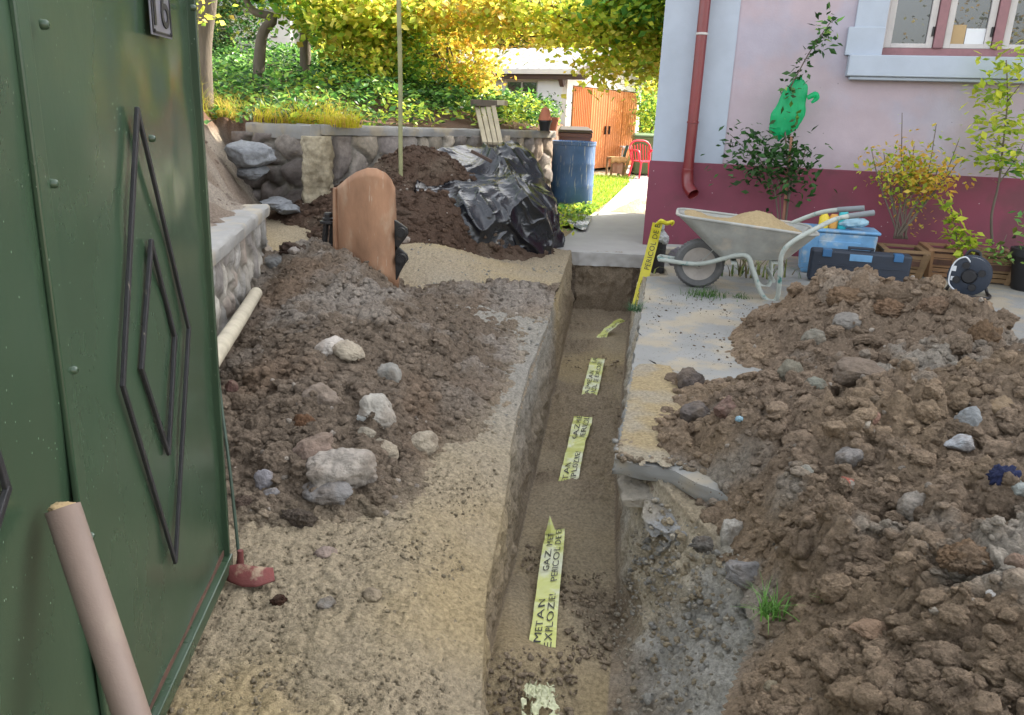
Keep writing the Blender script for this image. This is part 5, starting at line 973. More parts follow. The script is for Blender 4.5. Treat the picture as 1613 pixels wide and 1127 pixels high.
Qs = Q+.18*np.stack([fbm(Q, 1.6, 2, 5), fbm(Q, 1.6, 2, 6), fbm(Q, 1.6, 2, 7)], 1); sw = np.stack([Qs[:, 0]+.5*Qs[:, 2], Qs[:, 1]*.6, Qs[:, 2]*.45-.35*Qs[:, 0]], 1)
dsp = .12*rdg(sw, 1.7, 21, 5)+.06*rdg(sw, 3.1, 22, 7)+.022*rdg(Qs, 5.5, 23, 9)+.004*rdg(Qs, 13, 24, 9)-.10+.05*fbm(Q, 1.6, 2, 9)
nr_ = np.stack([(rho*np.cos(A_)).ravel(), (rho*np.sin(A_)).ravel(), (zeta**2).ravel()*1.1], 1); nr_ /= np.linalg.norm(nr_, axis=1)[:, None]; V = Q+nr_*dsp[:, None]; V[:, 2] = np.maximum(V[:, 2], .004)
idx = np.arange(n*m).reshape(m, n); i2 = np.roll(idx, -1, 1); F = np.stack([idx[:-1].ravel(), i2[:-1].ravel(), i2[1:].ravel(), idx[1:].ravel()], 1)
# loose flap trailing on the ground towards the barrel
fp_ = [[G(868+a*62-8*b, 332+10*a+b*16-5*sin(a*5), .03+.05*sin(a*3.1+b)*(1-a)+.012*sin(b*9+a*14)) for a in np.linspace(0, 1, 16)] for b in np.linspace(-.4, 1, 10)]
fp_ = np.array(fp_).reshape(-1, 3); fi = np.arange(160).reshape(10, 16)+len(V); F = np.concatenate([F, np.stack([fi[:-1, :-1].ravel(), fi[:-1, 1:].ravel(), fi[1:, 1:].ravel(), fi[1:, :-1].ravel()], 1)]); V = np.concatenate([V, fp_])
o = bigmesh('tarpaulin', V, F, M_tarp); tag(o, 'shiny black plastic sheet draped in folds over a heap beside the blue barrel', 'tarpaulin')
p, q = YP(742, 238, 7.42), YP(775, 255, 7.42); o = MB().bar(p, q, .05, .03).build('stick', M_dbrown, bevel=.005); tag(o, 'short dark stick lying on the black sheet', 'stick')
for (a, b, w_, lab) in [((838, 372, .02), (851, 350, .10), .07, 'broken plank end poking out below the black sheet'), ((840, 376, .02), (880, 352, .05), .09, 'grey board lying at the foot of the black sheet'), ((860, 356, .03), (884, 338, .10), .08, 'rotten brown board under the right end of the black sheet')]:
    o = MB().bar(G(a[0], a[1], a[2]), G(b[0], b[1], b[2]), w_, .025).build('plank', M_wood if 'brown' not in lab else M_bark, bevel=.003); tag(o, lab, 'plank')

# ------------------------------------------------------------ rusty excavator bucket
BY = 5.0; pb = YP(576, 350, BY); bk = tag(empty('excavator_bucket', (pb[0], BY, 0)), 'rusty ditching bucket of a digger standing on its side on the sand', 'excavator bucket')
k_ = lambda px, py, dy=0: tuple(YP(px, py, BY+dy)-np.array([pb[0], BY, 0]))
outl = [(532, .06, 296, 398), (536, -.01, 292, 402), (548, -.06, 281, 410), (562, -.10, 271, 418), (578, -.12, 265, 428), (594, -.115, 266, 438), (606, -.08, 272, 446), (614, -.03, 282, 452), (618, .04, 292, 455), (620, .13, 296, 453), (618, .24, 298, 450), (612, .32, 300, 446)]
rows = []
for j in range(13):
    t = j/12; r_ = []
    for i, (px, dy, yt, yb) in enumerate(outl): xx = px+(0 if t < .5 else 0)+(t*7 if i > 5 else t*2*(i/6)); r_.append(k_(xx, yt+(yb-yt)*t+0, dy+.05*t))
    rows.append(r_)
shell = MB().sheet(rows).build('shell', M_rust, bk, smooth=True, thick=.022, auto=False)
for (row, nm) in ((rows[1], 'side_plate'), (rows[-1], 'side_plate')):
    m_ = MB(); c = np.mean(np.array(row), 0); m_.add([tuple(np.array(q)*.985+c*.015-np.array([0, 0, .004 if nm else 0])) for q in row], [tuple(range(len(row)))]); m_.build(nm, M_rustd, bk, thick=.014)
m_ = MB(); m_.bar(k_(531, 296, .055), k_(531, 398, .055), .05, .03).build('cutting_edge', M_rust, bk, bevel=.004)
for (yc, s) in ((365, 0), (400, 1)):               # two lugs (ears) with pin bosses
    prof = [(614, yc-14), (622, yc-18), (631, yc-12), (641, yc-5), (643, yc+4), (638, yc+12), (630, yc+22), (624, yc+32), (616, yc+30)] if s == 0 else [(614, yc-22), (620, yc-16), (630, yc-8), (641, yc+2), (643, yc+10), (637, yc+18), (630, yc+30), (625, yc+42), (616, yc+40)]
    P = [np.array(k_(a, b, .02)) for a, b in prof]; m_ = MB(); n = len(P); m_.add([tuple(q+np.array([0, d, 0])) for d in (0, .035) for q in P], [tuple(range(n)), tuple(range(2*n-1, n-1, -1))]+[(i, (i+1) % n, n+(i+1) % n, n+i) for i in range(n)]); lg = m_.build('lug', M_blacks, bk, bevel=.006)
    c = np.array(k_(632, yc+(2 if s == 0 else 8), 0)); MB().lathe([(.001, -.055), (.022, -.055), (.022, -.04), (.034, -.04), (.034, .06), (.001, .06)], tuple(c+np.array([0, .02, 0])), Matrix.Rotation(-pi/2, 3, 'X'), 20).build('pin_boss', M_blacks, lg, smooth=True)
# coupler bracket on the left
cp = tag(empty('coupling_pin', (pb[0], BY, 0)), 'black steel bracket with a large bolt left of the rusty bucket', 'coupling')
for (y0, y1) in ((342, 352), (378, 388)): m_ = MB(); m_.lathe([(.001, 0), (.055, 0), (.055, .018), (.001, .018)], k_(517, y1, .1)); m_.build('flange', M_blacks, cp, smooth=True, bevel=.003)
MB().bar(k_(514, 350, .1), k_(511, 382, .1), .03, .03).build('strut', M_blacks, cp, bevel=.005); MB().bar(k_(527, 346, .12), k_(524, 390, .12), .045, .04).build('strut', M_blacks, cp, bevel=.005)
MB().lathe([(.001, .05), (.026, .05), (.03, .04), (.03, .018), (.04, .014), (.04, 0), (.001, 0)], k_(517, 347, .1), seg=6).build('bolt', M_blacks, cp); MB().bar(k_(510, 349, .1), k_(532, 358, .14), .05, .02).build('arm', M_blacks, cp, bevel=.004)

# ------------------------------------------------------------ house
CW = G(1017, 385); HA = -.2618; house = tag(empty('house', (CW[0], CW[1], 0), HA), 'lilac pink house with a maroon plinth, pale blue corner and red downpipe', 'house')
def HW(px, py): return onplane(px, py, CW, HA)
zpl = HW(1035, 253.5)[1]; s_pil = HW(1141, 230)[0]; so, _ = HW(1392, 60); s_t = HW(1343, 60)[0]; s_si = HW(1333, 105)[0]; z_si0 = HW(1335, 121)[1]; z_si1 = HW(1345, 88)[1]; z_o = HW(1390, 74)[1]; cw = HW(1483, 60)[0]-so; z_fr = z_si1+.0
s_e = so+3*cw+.0; z_t = z_o+1.35; HH = 7.8; DP_ = 3.3; HL = 17  # walls and roof beyond view sized to shade the yard and sun the garden
m_ = MB(); m_.span(0, so, 0, .42, zpl, HH).span(s_e, HL, 0, .42, zpl, HH).span(so, s_e, 0, .42, zpl, z_fr).span(so, s_e, 0, .42, z_t, HH).span(.001, .42, .42, DP_, 0, HH).span(HL-.42, HL-.001, .42, DP_, 0, HH).span(0.42, HL-.42, DP_-.42, DP_-.001, 0, HH).build('wall', M_pink, house)
MB().span(-.03, HL, -.035, .38, -.05, zpl).build('plinth', M_maroon, house, bevel=.006)
MB().span(-.012, s_pil, -.014, .30, zpl+.001, HH-.3).build('corner_trim', M_trim, house)
m_ = MB(); e = .55; m_.add([(-e, -e, HH), (HL+e, -e, HH), (HL+e, DP_+e, HH), (-e, DP_+e, HH), (2, DP_/2, HH+2.2), (HL-2, DP_/2, HH+2.2)], [(0, 1, 5, 4), (1, 2, 5), (2, 3, 4, 5), (3, 0, 4), (0, 3, 2, 1)]).build('roof', M_brown, house)
wt = MB().span(s_t, so, -.03, .0, z_si1+.16, z_t+.12).span(s_t-.05, so, -.045, .0, z_si1, z_si1+.16+.08).span(s_e, s_e+.2, -.03, 0, z_si1, z_t+.12).span(so, s_e, -.03, .0, z_t, z_t+.12).build('window_surround', M_trim, house, bevel=.006)
MB().span(s_si, s_e+.35, -.14, .0, z_si0, z_si1-.001).span(s_si+.03, s_e+.3, -.11, .0, z_si0-.03, z_si0-.001).build('window_sill', M_trim, house, bevel=.008)
win = MB().span(so, s_e, .10, .20, z_fr, z_o).span(so, s_e, .1, .2, z_t-.06, z_t).build('window', M_pinkp, house)
for k in range(1, 3): MB().span(so+cw*k-.04, so+cw*k+.04, .075, .2, z_o, z_t-.06).build('mullion', M_pinkp, win, bevel=.006)
MB().span(so-.0, so+.03, .10, .2, z_o, z_t-.06).build('frame', M_whitep, win)
for k in range(3):
    a, b = so+cw*k+(.045 if k else .03), so+cw*(k+1)-(.045 if k < 2 else .0); fw = .055
    MB().span(a, a+fw, .10, .15, z_o+.002, z_t-.062).span(b-fw, b, .10, .15, z_o+.002, z_t-.062).span(a+fw, b-fw, .10, .15, z_o+.002, z_o+.04).span(a+fw, b-fw, .1, .15, z_t-.12, z_t-.062).build('sash', M_whitep, win, bevel=.003)
    MB().span(a+fw-.01, b-fw+.01, .128, .132, z_o+.03, z_t-.1).build('pane', M_glassd, win)
    for zz_ in (z_o+.10, z_t-.35): MB().lathe([(.001, 0), (.01, 0), (.01, .08), (.001, .08)], (b-.012, .095, zz_)).build('hinge', M_blacks, win, smooth=True)
sc_, zc_ = HW(1482, 50); s2, z2 = HW(1522, 73)
o = MB().span(sc_+.04, s2, .119, .123, z_o+.042, z_o+.20).build('cardboard', M_card, win); o = MB().span(s2+.005, s2+.16, .119, .123, z_o+.042, z_o+.17).build('paper', M_paper, win)
m_ = MB().span(so-.3, s_e+.3, 1.2, 1.25, .8, z_t+.3).span(so-.3, s_e+.3, .42, 1.2, .9, .95).build('interior_wall', M_int, house)
# downpipe
s1, z1 = HW(1108, 0); s0, z0 = HW(1087, 285); off = -.13; r = .052; s00 = (s0+s1)/2
dpv = lambda s, y, z: (s, y, z)
sa, za = HW(1090, 268); dp = MB().tube([(s00, off, HH-.1), (s00, off, za)], r, 20).build('downpipe', M_redpipe, house, smooth=True)
MB().tube([(s00, off, za+.02), (s00, off-.0, za-.05), (s00+.02, off-.03, za-.15), (s00+.08, off-.10, za-.22)], [r*1.06, r*1.08, r*1.08, r*1.1], 20, smooth=6, cap=False).build('shoe', M_redpipe, dp, smooth=True, thick=.004)
for (px, py) in ((1103, 58), (1093, 195)): zz_ = HW(px, py)[1]; MB().lathe([(r*1.0, 0), (r*1.12, .002), (r*1.12, .02), (r*1.0, .022)], (s00, off, zz_)).span(s00-.01, s00+.01, off+r, 0, zz_+.004, zz_+.018).build('strap', M_whitep if py < 100 else M_redpipe, dp, smooth=True)
# ------------------------------------------------------------ plants against the wall
def stemplant(name, label, cat, base, stems, leafsets, seed, barkm=None, group=None, mat_=None):
    base = np.array(base, float); r_ = tag(empty(name, tuple(base)), label, cat, group); m_ = MB()
    for (pts, r0) in stems: m_.tube([np.array(p)-base for p in pts], list(np.linspace(r0, r0*.35, len(pts))), 7, smooth=4)
    m_.build('stem', barkm or M_bark, r_, smooth=True, auto=False); out = []
    for i, (P, size, pl_, kd, up, dr) in enumerate(leafsets): rs = np.random.RandomState(seed+i); P = np.array(P)-base; out.append(leaves(P, size*rs.uniform(.65, 1.25, len(P)), pal(pl_, len(P), rs), seed+i, up, kd, dr))
    V, F, T = merge(out); bigmesh('foliage', V, F, mat_ or M_leafd, T, r_, smooth=False); return r_
def along(pts, n, spread, rs, t0=0.):
    P = np.array(pts); t = t0+(1-t0)*rs.rand(n); k = np.minimum((t*(len(P)-1)).astype(int), len(P)-2); f_ = (t*(len(P)-1)-k)[:, None]; return P[k]*(1-f_)+P[k+1]*f_+rs.normal(size=(n, 3))*spread
def inw(px, py, off=.0): s, z = onplane(px, py, CW+np.array([sin(HA), -cos(HA), 0])*off, HA); q = CW+np.array([sin(HA), -cos(HA), 0])*off; return np.array([q[0]+cos(HA)*s, q[1]+sin(HA)*s, z])
rs = np.random.RandomState(9)
rb = inw(1238, 352, .45); rb[2] = .0; st1 = [rb, inw(1243, 300, .4), inw(1240, 250, .35), inw(1236, 190, .3), inw(1243, 145, .3), inw(1260, 110, .28), inw(1280, 75, .28), inw(1312, 30, .3)]
st2 = [rb, inw(1222, 310, .45), inw(1205, 265, .5), inw(1180, 225, .45)]; st3 = [rb, inw(1245, 300, .4), inw(1262, 260, .4), inw(1270, 230, .4)]; st4 = [rb, inw(1228, 300, .4), inw(1215, 275, .4), inw(1150, 212, .45)]
blob = lambda px, py, off, rx, ry, n: np.array([inw(px, py, off)+rs.normal(size=3)*np.array([rx, .12, ry]) for _ in range(n)])
stemplant('rose_bush', 'tall dark green rose with one long shoot through the green bag', 'rose bush', rb, [(st1, .011), (st2, .009), (st3, .009), (st4, .008)],
          [(blob(1205, 248, .45, .19, .13, 400), .08, 'dk', 'leaf', .3, .2), (blob(1245, 272, .4, .12, .12, 220), .08, 'dk', 'leaf', .3, .2), (along(st1[4:], 90, .035, rs), .07, 'dk', 'leaf', .3, .3), (blob(1297, 48, .28, .05, .09, 40), .08, 'dk+gr', 'leaf', .3, .2), (along(st4[2:], 26, .03, rs), .06, 'dk', 'leaf', .3, 0), (blob(1265, 236, .4, .05, .04, 16), .06, 'dk', 'leaf', .3, 0), (np.array([inw(1242+rs.uniform(-13, 18), 172+rs.uniform(-38, 45), .42+rs.uniform(0, .04)) for _ in range(26)]), .07, 'gr+dk', 'leaf', -.6, .3)], 60)
o = MB().tube([inw(1236, 352, .42)*np.array([1, 1, 0]), inw(1247, 215, .33)], .014, 10).build('stake', mat('terracotta_stake', base=(.36, .17, .11), rough=.8), smooth=True); tag(o, 'reddish brown stake behind the rose bush', 'stake')
# green bag over the rose shoot
bg_ = inw(1244, 172, .27); V, F = ICO[5]; V = V.copy(); zz = V[:, 2]; wd = np.interp(zz, [-1, -.75, -.2, .4, .8, 1], [.25, .75, 1.0, .85, .55, .25]); V = V/np.maximum(np.linalg.norm(V[:, :2], axis=1), .25)[:, None]*wd[:, None]*np.array([1, 1, 0])*.95*np.minimum(1, np.linalg.norm(V[:, :2], axis=1)*3)[:, None]+V*np.array([0, 0, 1])
V = V*np.array([.155, .06, .27]); V[:, 0] += V[:, 2]*.20; V = V*(1+.15*(1-np.abs(fbm(V*np.array([1, 1, .5]), 9, 3, 4)))[:, None]**5-.06+.05*fbm(V*np.array([1, 1, .25]), 26, 3, 5)[:, None]); 
o = bigmesh('plastic_bag', V, F, M_bag); o.location = bg_; MB().tube([(.13, -.05, .10), (.19, -.06, .13), (.21, -.06, .10), (.17, -.06, .06)], [.02, .028, .025, .01], 8, smooth=4).build('handle_knot', M_bag, o, smooth=True); tag(o, 'bright green plastic bag tied around the rose shoot on the pink wall', 'bag')
# barberry
bb = inw(1415, 395, .5); bb[2] = .30; sts = []
for k, (px, py) in enumerate([(1421, 178), (1475, 196), (1510, 222), (1516, 246), (1372, 232), (1392, 240), (1440, 230), (1400, 262), (1480, 260), (1450, 280), (1425, 240)]): mid = inw(1415+(px-1415)*.35, 330, .5); sts.append(([bb+np.array([(k-5)*.012, 0, 0]), mid, inw(1415+(px-1415)*.75, 280 if py < 260 else 300, .45), inw(px, py, .45)], .009))
stemplant('barberry_shrub', 'thorny shrub with yellow and orange leaves in the first wooden planter', 'shrub', bb, sts,
          [(blob(1425, 268, .45, .16, .10, 520), .06, 'yg+orange', 'leaf', .3, 0), (blob(1465, 285, .45, .10, .09, 300), .06, 'orange', 'leaf', .3, 0), (np.concatenate([along(s_[0][1:], 26, .03, rs) for s_ in sts]), .042, 'orange+yg+gr', 'leaf', .3, 0), (blob(1455, 355, .5, .05, .06, 26), .045, 'orange', 'leaf', .3, 0)], 61, mat_=M_leaf)
sb = inw(1560, 400, .45); sb[2] = .30; s_ = [sb, inw(1562, 340, .42), inw(1573, 290, .4), inw(1580, 230, .35), inw(1587, 160, .33), inw(1585, 95, .33)]
stemplant('locust_sapling', 'tall sapling with light green feathery leaves under the window sill', 'sapling', sb, [(s_, .013), ([s_[2], inw(1600, 250, .4), inw(1613, 225, .4)], .006), ([s_[3], inw(1562, 215, .4)], .005), ([s_[4], inw(1610, 130, .4)], .005)],
          [(blob(1580, 110, .35, .11, .10, 110), .085, 'yg', 'leaf', .5, .3), (blob(1565, 150, .35, .07, .05, 70), .085, 'yg', 'leaf', .5, .3), (blob(1578, 200, .35, .14, .09, 170), .085, 'yg', 'leaf', .5, .3), (blob(1568, 245, .35, .12, .06, 120), .085, 'yg', 'leaf', .5, .3), (blob(1600, 262, .35, .10, .05, 80), .085, 'yg+gr', 'leaf', .5, .3)], 62, mat_=M_leaf)
lb = inw(1505, 400, .75); lb[2] = .30; s_ = [lb, inw(1505, 360, .75), inw(1495, 322, .75)]; s2_ = [lb, inw(1520, 385, .75), inw(1535, 378, .75)]
stemplant('lemon_plant', 'young plant with glossy yellow green leaves behind the cable reel', 'plant', lb, [(s_, .006), (s2_, .006)], [(along(s_, 80, .04, rs, .1), .085, 'yg', 'leaf', .4, 0), (along(s2_, 60, .045, rs, .2), .085, 'yg', 'leaf', .4, 0)], 63, mat_=M_leaf)
def planter(name, label, px0, px1, pyt, pyb, off, tilt=0., earth=True, mat_=M_woodp):
    a, b = inw(px0, pyb, off), inw(px1, pyb, off); c = (a+b)/2; w_ = np.linalg.norm((b-a)[:2]); h_ = inw((px0+px1)/2, pyt, off)[2]; d = .38
    r_ = tag(empty(name, (c[0]-sin(HA)*d/2, c[1]+cos(HA)*d/2, 0), HA), label, 'planter'); t, bt = w_/2, w_/2*.80; sl = 5
    for side in range(4):
        m_ = MB(); R = Matrix.Rotation(side*pi/2, 3, 'Z'); dd = d/2 if side % 2 == 0 else t; ww = t if side % 2 == 0 else d/2
        for k in range(sl):
            z0_, z1_ = h_*(.06+.88*k/sl), h_*(.06+.88*(k+1)/sl)-.008; f0 = .8+.2*z0_/h_; f1 = .8+.2*z1_/h_
            vs = [R @ Vector(q) for q in [(-ww*f0, -dd*f0, z0_), (ww*f0, -dd*f0, z0_), (ww*f1, -dd*f1, z1_), (-ww*f1, -dd*f1, z1_), (-ww*f0, -dd*f0+.018, z0_), (ww*f0, -dd*f0+.018, z0_), (ww*f1, -dd*f1+.018, z1_), (-ww*f1, -dd*f1+.018, z1_)]]
            m_.add(vs, [(0, 1, 2, 3), (7, 6, 5, 4), (0, 4, 5, 1), (1, 5, 6, 2), (2, 6, 7, 3), (3, 7, 4, 0)])
        m_.build('side_panel', mat_, r_)
    for sx in (-1, 1):
        for sy in (-1, 1): MB().bar((sx*t*.8, sy*d/2*.8, 0), (sx*t*1.01, sy*d/2*1.01, h_), .045, .045).build('corner_post', mat_, r_, bevel=.003)
    MB().span(-t-.02, t+.02, -d/2-.02, -d/2+.03, h_, h_+.02).span(-t-.02, t+.02, d/2-.03, d/2+.02, h_, h_+.02).span(-t-.02, -t+.03, -d/2+.031, d/2-.031, h_, h_+.02).span(t-.03, t+.02, -d/2+.031, d/2-.031, h_, h_+.02).build('rim', mat_, r_)
    if earth: MB().span(-t*.95, t*.95, -d/2*.94, d/2*.94, h_*.5, h_*.93).build('earth', M_rustd, r_)
    return r_
planter('planter_box', 'tapered slatted wooden planter behind the tool case holding the thorny shrub', 1384, 1449, 398, 460, .85)
planter('planter_box', 'wooden planter left of the cable reel, empty looking', 1455, 1500, 396, 452, .70, mat_=mat('lighter_planter_wood', base=(.27, .15, .075), rough=.7, var=.25, vs=9, bump=.3, bs=50))
planter('planter_box', 'slatted wooden planter right of the cable reel holding the tall sapling', 1536, 1592, 404, 464, .80)
c = inw(1606, 466, .9); pot('flower_pot', 'black flower pot with a drooping plant cut by the right edge', (c[0]+.05, c[1], 0), .17, .34, M_black, 0, (110, .13, .075, 'olive+gr'), 5)
c = inw(1575, 400, .95); stemplant('geranium', 'dusty green leafy plant drooping over the right planter rim', 'plant', (c[0], c[1], .33), [([(c[0], c[1], .33), (c[0]+.02, c[1], .45)], .006)], [(blob(1572, 400, .95, .07, .05, 50), .06, 'olive+gr', 'leaf', .4, 0)], 66)
# spider plant behind the barrow
P = np.array([[1.95, 6.35, .02]])+rs.normal(size=(70, 3))*np.array([.28, .07, 0]); tt = np.array([lin(q) for q in [(.32, .42, .22), (.55, .58, .35), (.42, .38, .28)]])[rs.randint(0, 3, 70)]; b = blades(P, .30, .008, tt, 9, 1.2); o = bigmesh('spider_plant', b[0]-P[0], b[1], M_leafd, b[2], smooth=False); o.location = P[0]; tag(o, 'strappy green plant growing behind the wheelbarrow legs', 'plant')

# ------------------------------------------------------------ wheelbarrow
BA = radians(-12); B0 = G(1101, 453); B0[2] = .0; wb = tag(empty('wheelbarrow', tuple(B0), BA), 'cement stained grey wheelbarrow with chipped pale green tubes, loaded with sand', 'wheelbarrow')
def L(px, py, off=0.): n = np.array([-sin(BA), cos(BA), 0]); s, z = onplane(px, py, B0+n*off, BA); return np.array([s, off, z])
wc = L(1101, 415); R_ = wc[2]; Rx = Matrix.Rotation(pi/2, 3, 'X'); wl = empty('wheel', (0, 0, 0)); 
prof = [(R_*.66, -.030), (R_*.74, -.042), (R_*.88, -.044), (R_*.97, -.030), (R_, -.010), (R_, .010), (R_*.97, .030), (R_*.88, .044), (R_*.74, .042), (R_*.66, .030)]
bpy.data.objects.remove(wl); wl = MB().lathe(prof, (wc[0], 0, R_), Rx, 56, close=True).build('wheel', M_rubber, wb, smooth=True)
m_ = MB()
for k in range(44): a = 2*pi*k/44; m_.bar((wc[0]+cos(a)*R_*.99, -.03, R_+sin(a)*R_*.99), (wc[0]+cos(a)*R_*.99, .03, R_+sin(a)*R_*.99), .011, .006)
m_.build('tread', M_rubber, wl)
MB().lathe([(.012, -.035), (.035, -.034), (.04, -.018), (R_*.45, -.016), (R_*.60, -.030), (R_*.67, -.034), (R_*.67, .034), (R_*.60, .03), (R_*.45, .016), (.04, .018), (.035, .034), (.012, .035)], (wc[0], 0, R_), Rx, 48, close=True).build('rim', M_rim, wl, smooth=True)
MB().lathe([(.001, -.09), (.012, -.09), (.012, .09), (.001, .09)], (wc[0], 0, R_), Rx, 12).build('axle', M_blacks, wl, smooth=True)
W2 = .22
for sg in (-1, 1):
    q = lambda px, py, o=W2: (L(px, py, -o)[0], sg*o, L(px, py, -o)[2])
    f0 = (wc[0]-.30, sg*.07, wc[2]+.02)
    pts = [f0, (wc[0], sg*.085, wc[2]+.01), q(1170, 402, .20), q(1186, 425, .23), q(1197, 458, .25), q(1210, 474, .26), q(1224, 470, .28), q(1229, 430, .33), q(1232, 400, .345), q(1250, 380, .35), q(1290, 358, .30), q(1322, 344, .23), q(1372, 336, .16)]
    tb_ = MB().tube(pts, .0175, 14, smooth=7).build('frame_tube', M_tube, wb, smooth=True)
    MB().tube([q(1336, 341, .21), q(1376, 335.5, .155)], .021, 14).build('grip', mat('grey_grip', base=(.17, .19, .2), rough=.6), tb_, smooth=True)
    MB().bar((wc[0]-.02, sg*.065, wc[2]-.02), (wc[0]+.16, sg*.12, wc[2]+.22), .03, .006).build('fork_strut', M_barrow, wb, bevel=.002)
MB().tube([(wc[0]-.30, -.08, wc[2]+.02), (wc[0]-.31, 0, wc[2]+.025), (wc[0]-.30, .08, wc[2]+.02)], .0165, 12, smooth=5).build('front_bar', M_tube, wb, smooth=True)
lp = L(1210, 470, -W2); MB().tube([(lp[0]+.02, -.25, .14), (lp[0]+.02, .25, .14)], .013, 10).build('cross_bar', M_tube, wb, smooth=True)
# tray: loft of rounded rectangles with a rolled rim
rf = L(1066, 342, -.26); rbk = L(1292, 372, -.30); bf = L(1135, 408, -.18); bb_ = L(1240, 410, -.18)
def rrect(x0, x1, hw0, hw1, z0, z1, r, n=8):
    pts = []
    for (cx, cy, a0) in ((x1-r, hw1-r, 0), (x0+r, hw0-r, pi/2), (x0+r, -hw0+r, pi), (x1-r, -hw1+r, 1.5*pi)):
        for k in range(n+1): a = a0+pi/2*k/n; x = cx+r*cos(a); y = cy+r*sin(a); t = (x-x0)/(x1-x0); pts.append((x, y, z0+(z1-z0)*t))
    return pts
xf, xb = rf[0], rbk[0]; zf, zb = rf[2]+.01, rbk[2]; rows = []
lo = rrect(bf[0], bb_[0], .15, .19, bf[2], bb_[2], .07); hi = rrect(xf, xb, .27, .33, zf, zb, .13)
for t in np.linspace(0, 1, 12): u = t**.85; rows.append([tuple(np.array(a)*(1-u)+np.array(b)*u) for a, b in zip(lo, hi)])
rows = [r_+[r_[0]] for r_ in rows]; c = np.mean(np.array(lo), 0); rows = [[tuple(c+(np.array(p)-c)*k) for p in rows[0]] for k in (.02, .6, .93)]+rows
tray = MB().sheet(rows).build('tray', M_barrow, wb, smooth=True, thick=.006)
rr = hi+[hi[0]]; MB().tube(rr, .011, 8).build('rim', M_barrow, tray, smooth=True)
for sx in (.25, .7): a, b = np.array(lo[2])*0, 0; 
MB().bar((bf[0]+.1, -.24, bf[2]-.02), (bf[0]+.1, .24, bf[2]-.02), .04, .01).bar((bb_[0]-.08, -.25, bb_[2]-.02), (bb_[0]-.08, .25, bb_[2]-.02), .04, .01).build('bracket', M_tube, wb)
# sand in the tray (rests in it: its own thing)
n = 110; XX, Y_ = np.meshgrid(np.linspace(0, 1, n), np.linspace(-1, 1, n)); xx = xf+.05+(xb-xf-.10)*XX; hw = (.25+.06*XX)*np.sqrt(np.clip(1-np.abs(2*XX-1)**6, 0, 1)); yy = Y_*hw*.97
pk = L(1195, 333, .05); pk2 = L(1090, 345, 0.1); Q = np.stack([xx.ravel(), yy.ravel(), 0*xx.ravel()], 1)
zrim = zf+(zb-zf)*XX; zz = zrim-.045+(pk[2]-zrim+.05)*np.exp(-((xx-pk[0])**2/.05+(yy-.02)**2/.035))+.055*np.exp(-((xx-pk2[0])**2/.02+(yy-.06)**2/.03))+(.018*fbm(Q, 9, 5, 3, .6, 1)).reshape(xx.shape)
V = np.stack([xx.ravel(), yy.ravel(), zz.ravel()], 1); idx = np.arange(n*n).reshape(n, n); F = np.stack([idx[:-1, :-1].ravel(), idx[:-1, 1:].ravel(), idx[1:, 1:].ravel(), idx[1:, :-1].ravel()], 1)
o = bigmesh('sand_load', V, F, M_sand, np.repeat(C_(.62, .55, .42)[None], len(V), 0)); o.location = wb.location; o.rotation_euler = wb.rotation_euler; tag(o, 'small mound of damp brown sand filling the wheelbarrow tray', 'sand')
# paving slabs stacked left of the wheel
for k, (z_, lab) in enumerate([(.03, 'lower grey paving stone behind the barrow wheel'), (.10, 'upper grey paving stone stacked behind the barrow wheel')]):
    c = G(1066, 425-0*k, 0); o = MB().box((0, 0, 0), (.34-.03*k, .26, .06), -.2+.15*k).build('paving_stone', M_conc, bevel=.008); o.location = (c[0]+.02, c[1]+.45, z_+.003); tag(o, lab, 'paving stone')

# ------------------------------------------------------------ blue crate, case, bits on it, reel
a, b = inw(1255, 440, .95), inw(1373, 438, .95); c = (a+b)/2; w_ = np.linalg.norm((b-a)[:2]); h_ = inw(1310, 362, .95)[2]; d = .34
cr = tag(empty('storage_crate', (c[0]-sin(HA)*d/2, c[1]+cos(HA)*d/2, 0), HA), 'faded dusty blue plastic crate behind the wheelbarrow handles', 'crate')
MB().add([(sx*w_/2*k, sy*d/2*k, z) for z, k in ((0, .93), (h_*.93, 1)) for sx, sy in ((-1, -1), (1, -1), (1, 1), (-1, 1))], [(0, 1, 2, 3), (4, 5, 6, 7), (0, 1, 5, 4), (1, 2, 6, 5), (2, 3, 7, 6), (3, 0, 4, 7)]).build('body', M_bluepl, cr, bevel=.02)
MB().span(-w_/2-.015, w_/2+.015, -d/2-.015, d/2+.015, h_*.93, h_).build('lid', M_bluepl, cr, bevel=.012)
MB().span(-w_*.28, w_*.28, -d/2-.004, -d/2+.01, h_*.25, h_*.75).build('panel', M_bluepl, cr, bevel=.004)
def on_crate(px, dy=0.): q = inw(px, 362, .85-dy); return (q[0], q[1], h_+.001)
o = MB().lathe([(.001, 0), (.035, 0), (.037, .01), (.037, .14), (.03, .155), (.012, .16), (.012, .185), (.001, .187)], on_crate(1325)).build('spray_can', M_teal, smooth=True); tag(o, 'teal spray can standing on the blue crate', 'can')
o = MB().lathe([(.001, 0), (.04, 0), (.042, .02), (.042, .09), (.02, .12), (.015, .14), (.001, .14)], on_crate(1296)).build('bottle', M_yel, smooth=True); tag(o, 'yellow squeeze bottle at the left end of the blue crate', 'bottle')
o = MB().lathe([(.001, 0), (.035, 0), (.037, .02), (.037, .10), (.025, .12), (.001, .12)], on_crate(1311)).build('tape_roll', mat('orange_plastic', base=(.6, .3, .06), rough=.5), smooth=True); tag(o, 'orange yellow tub between the yellow bottle and the teal can', 'tub')
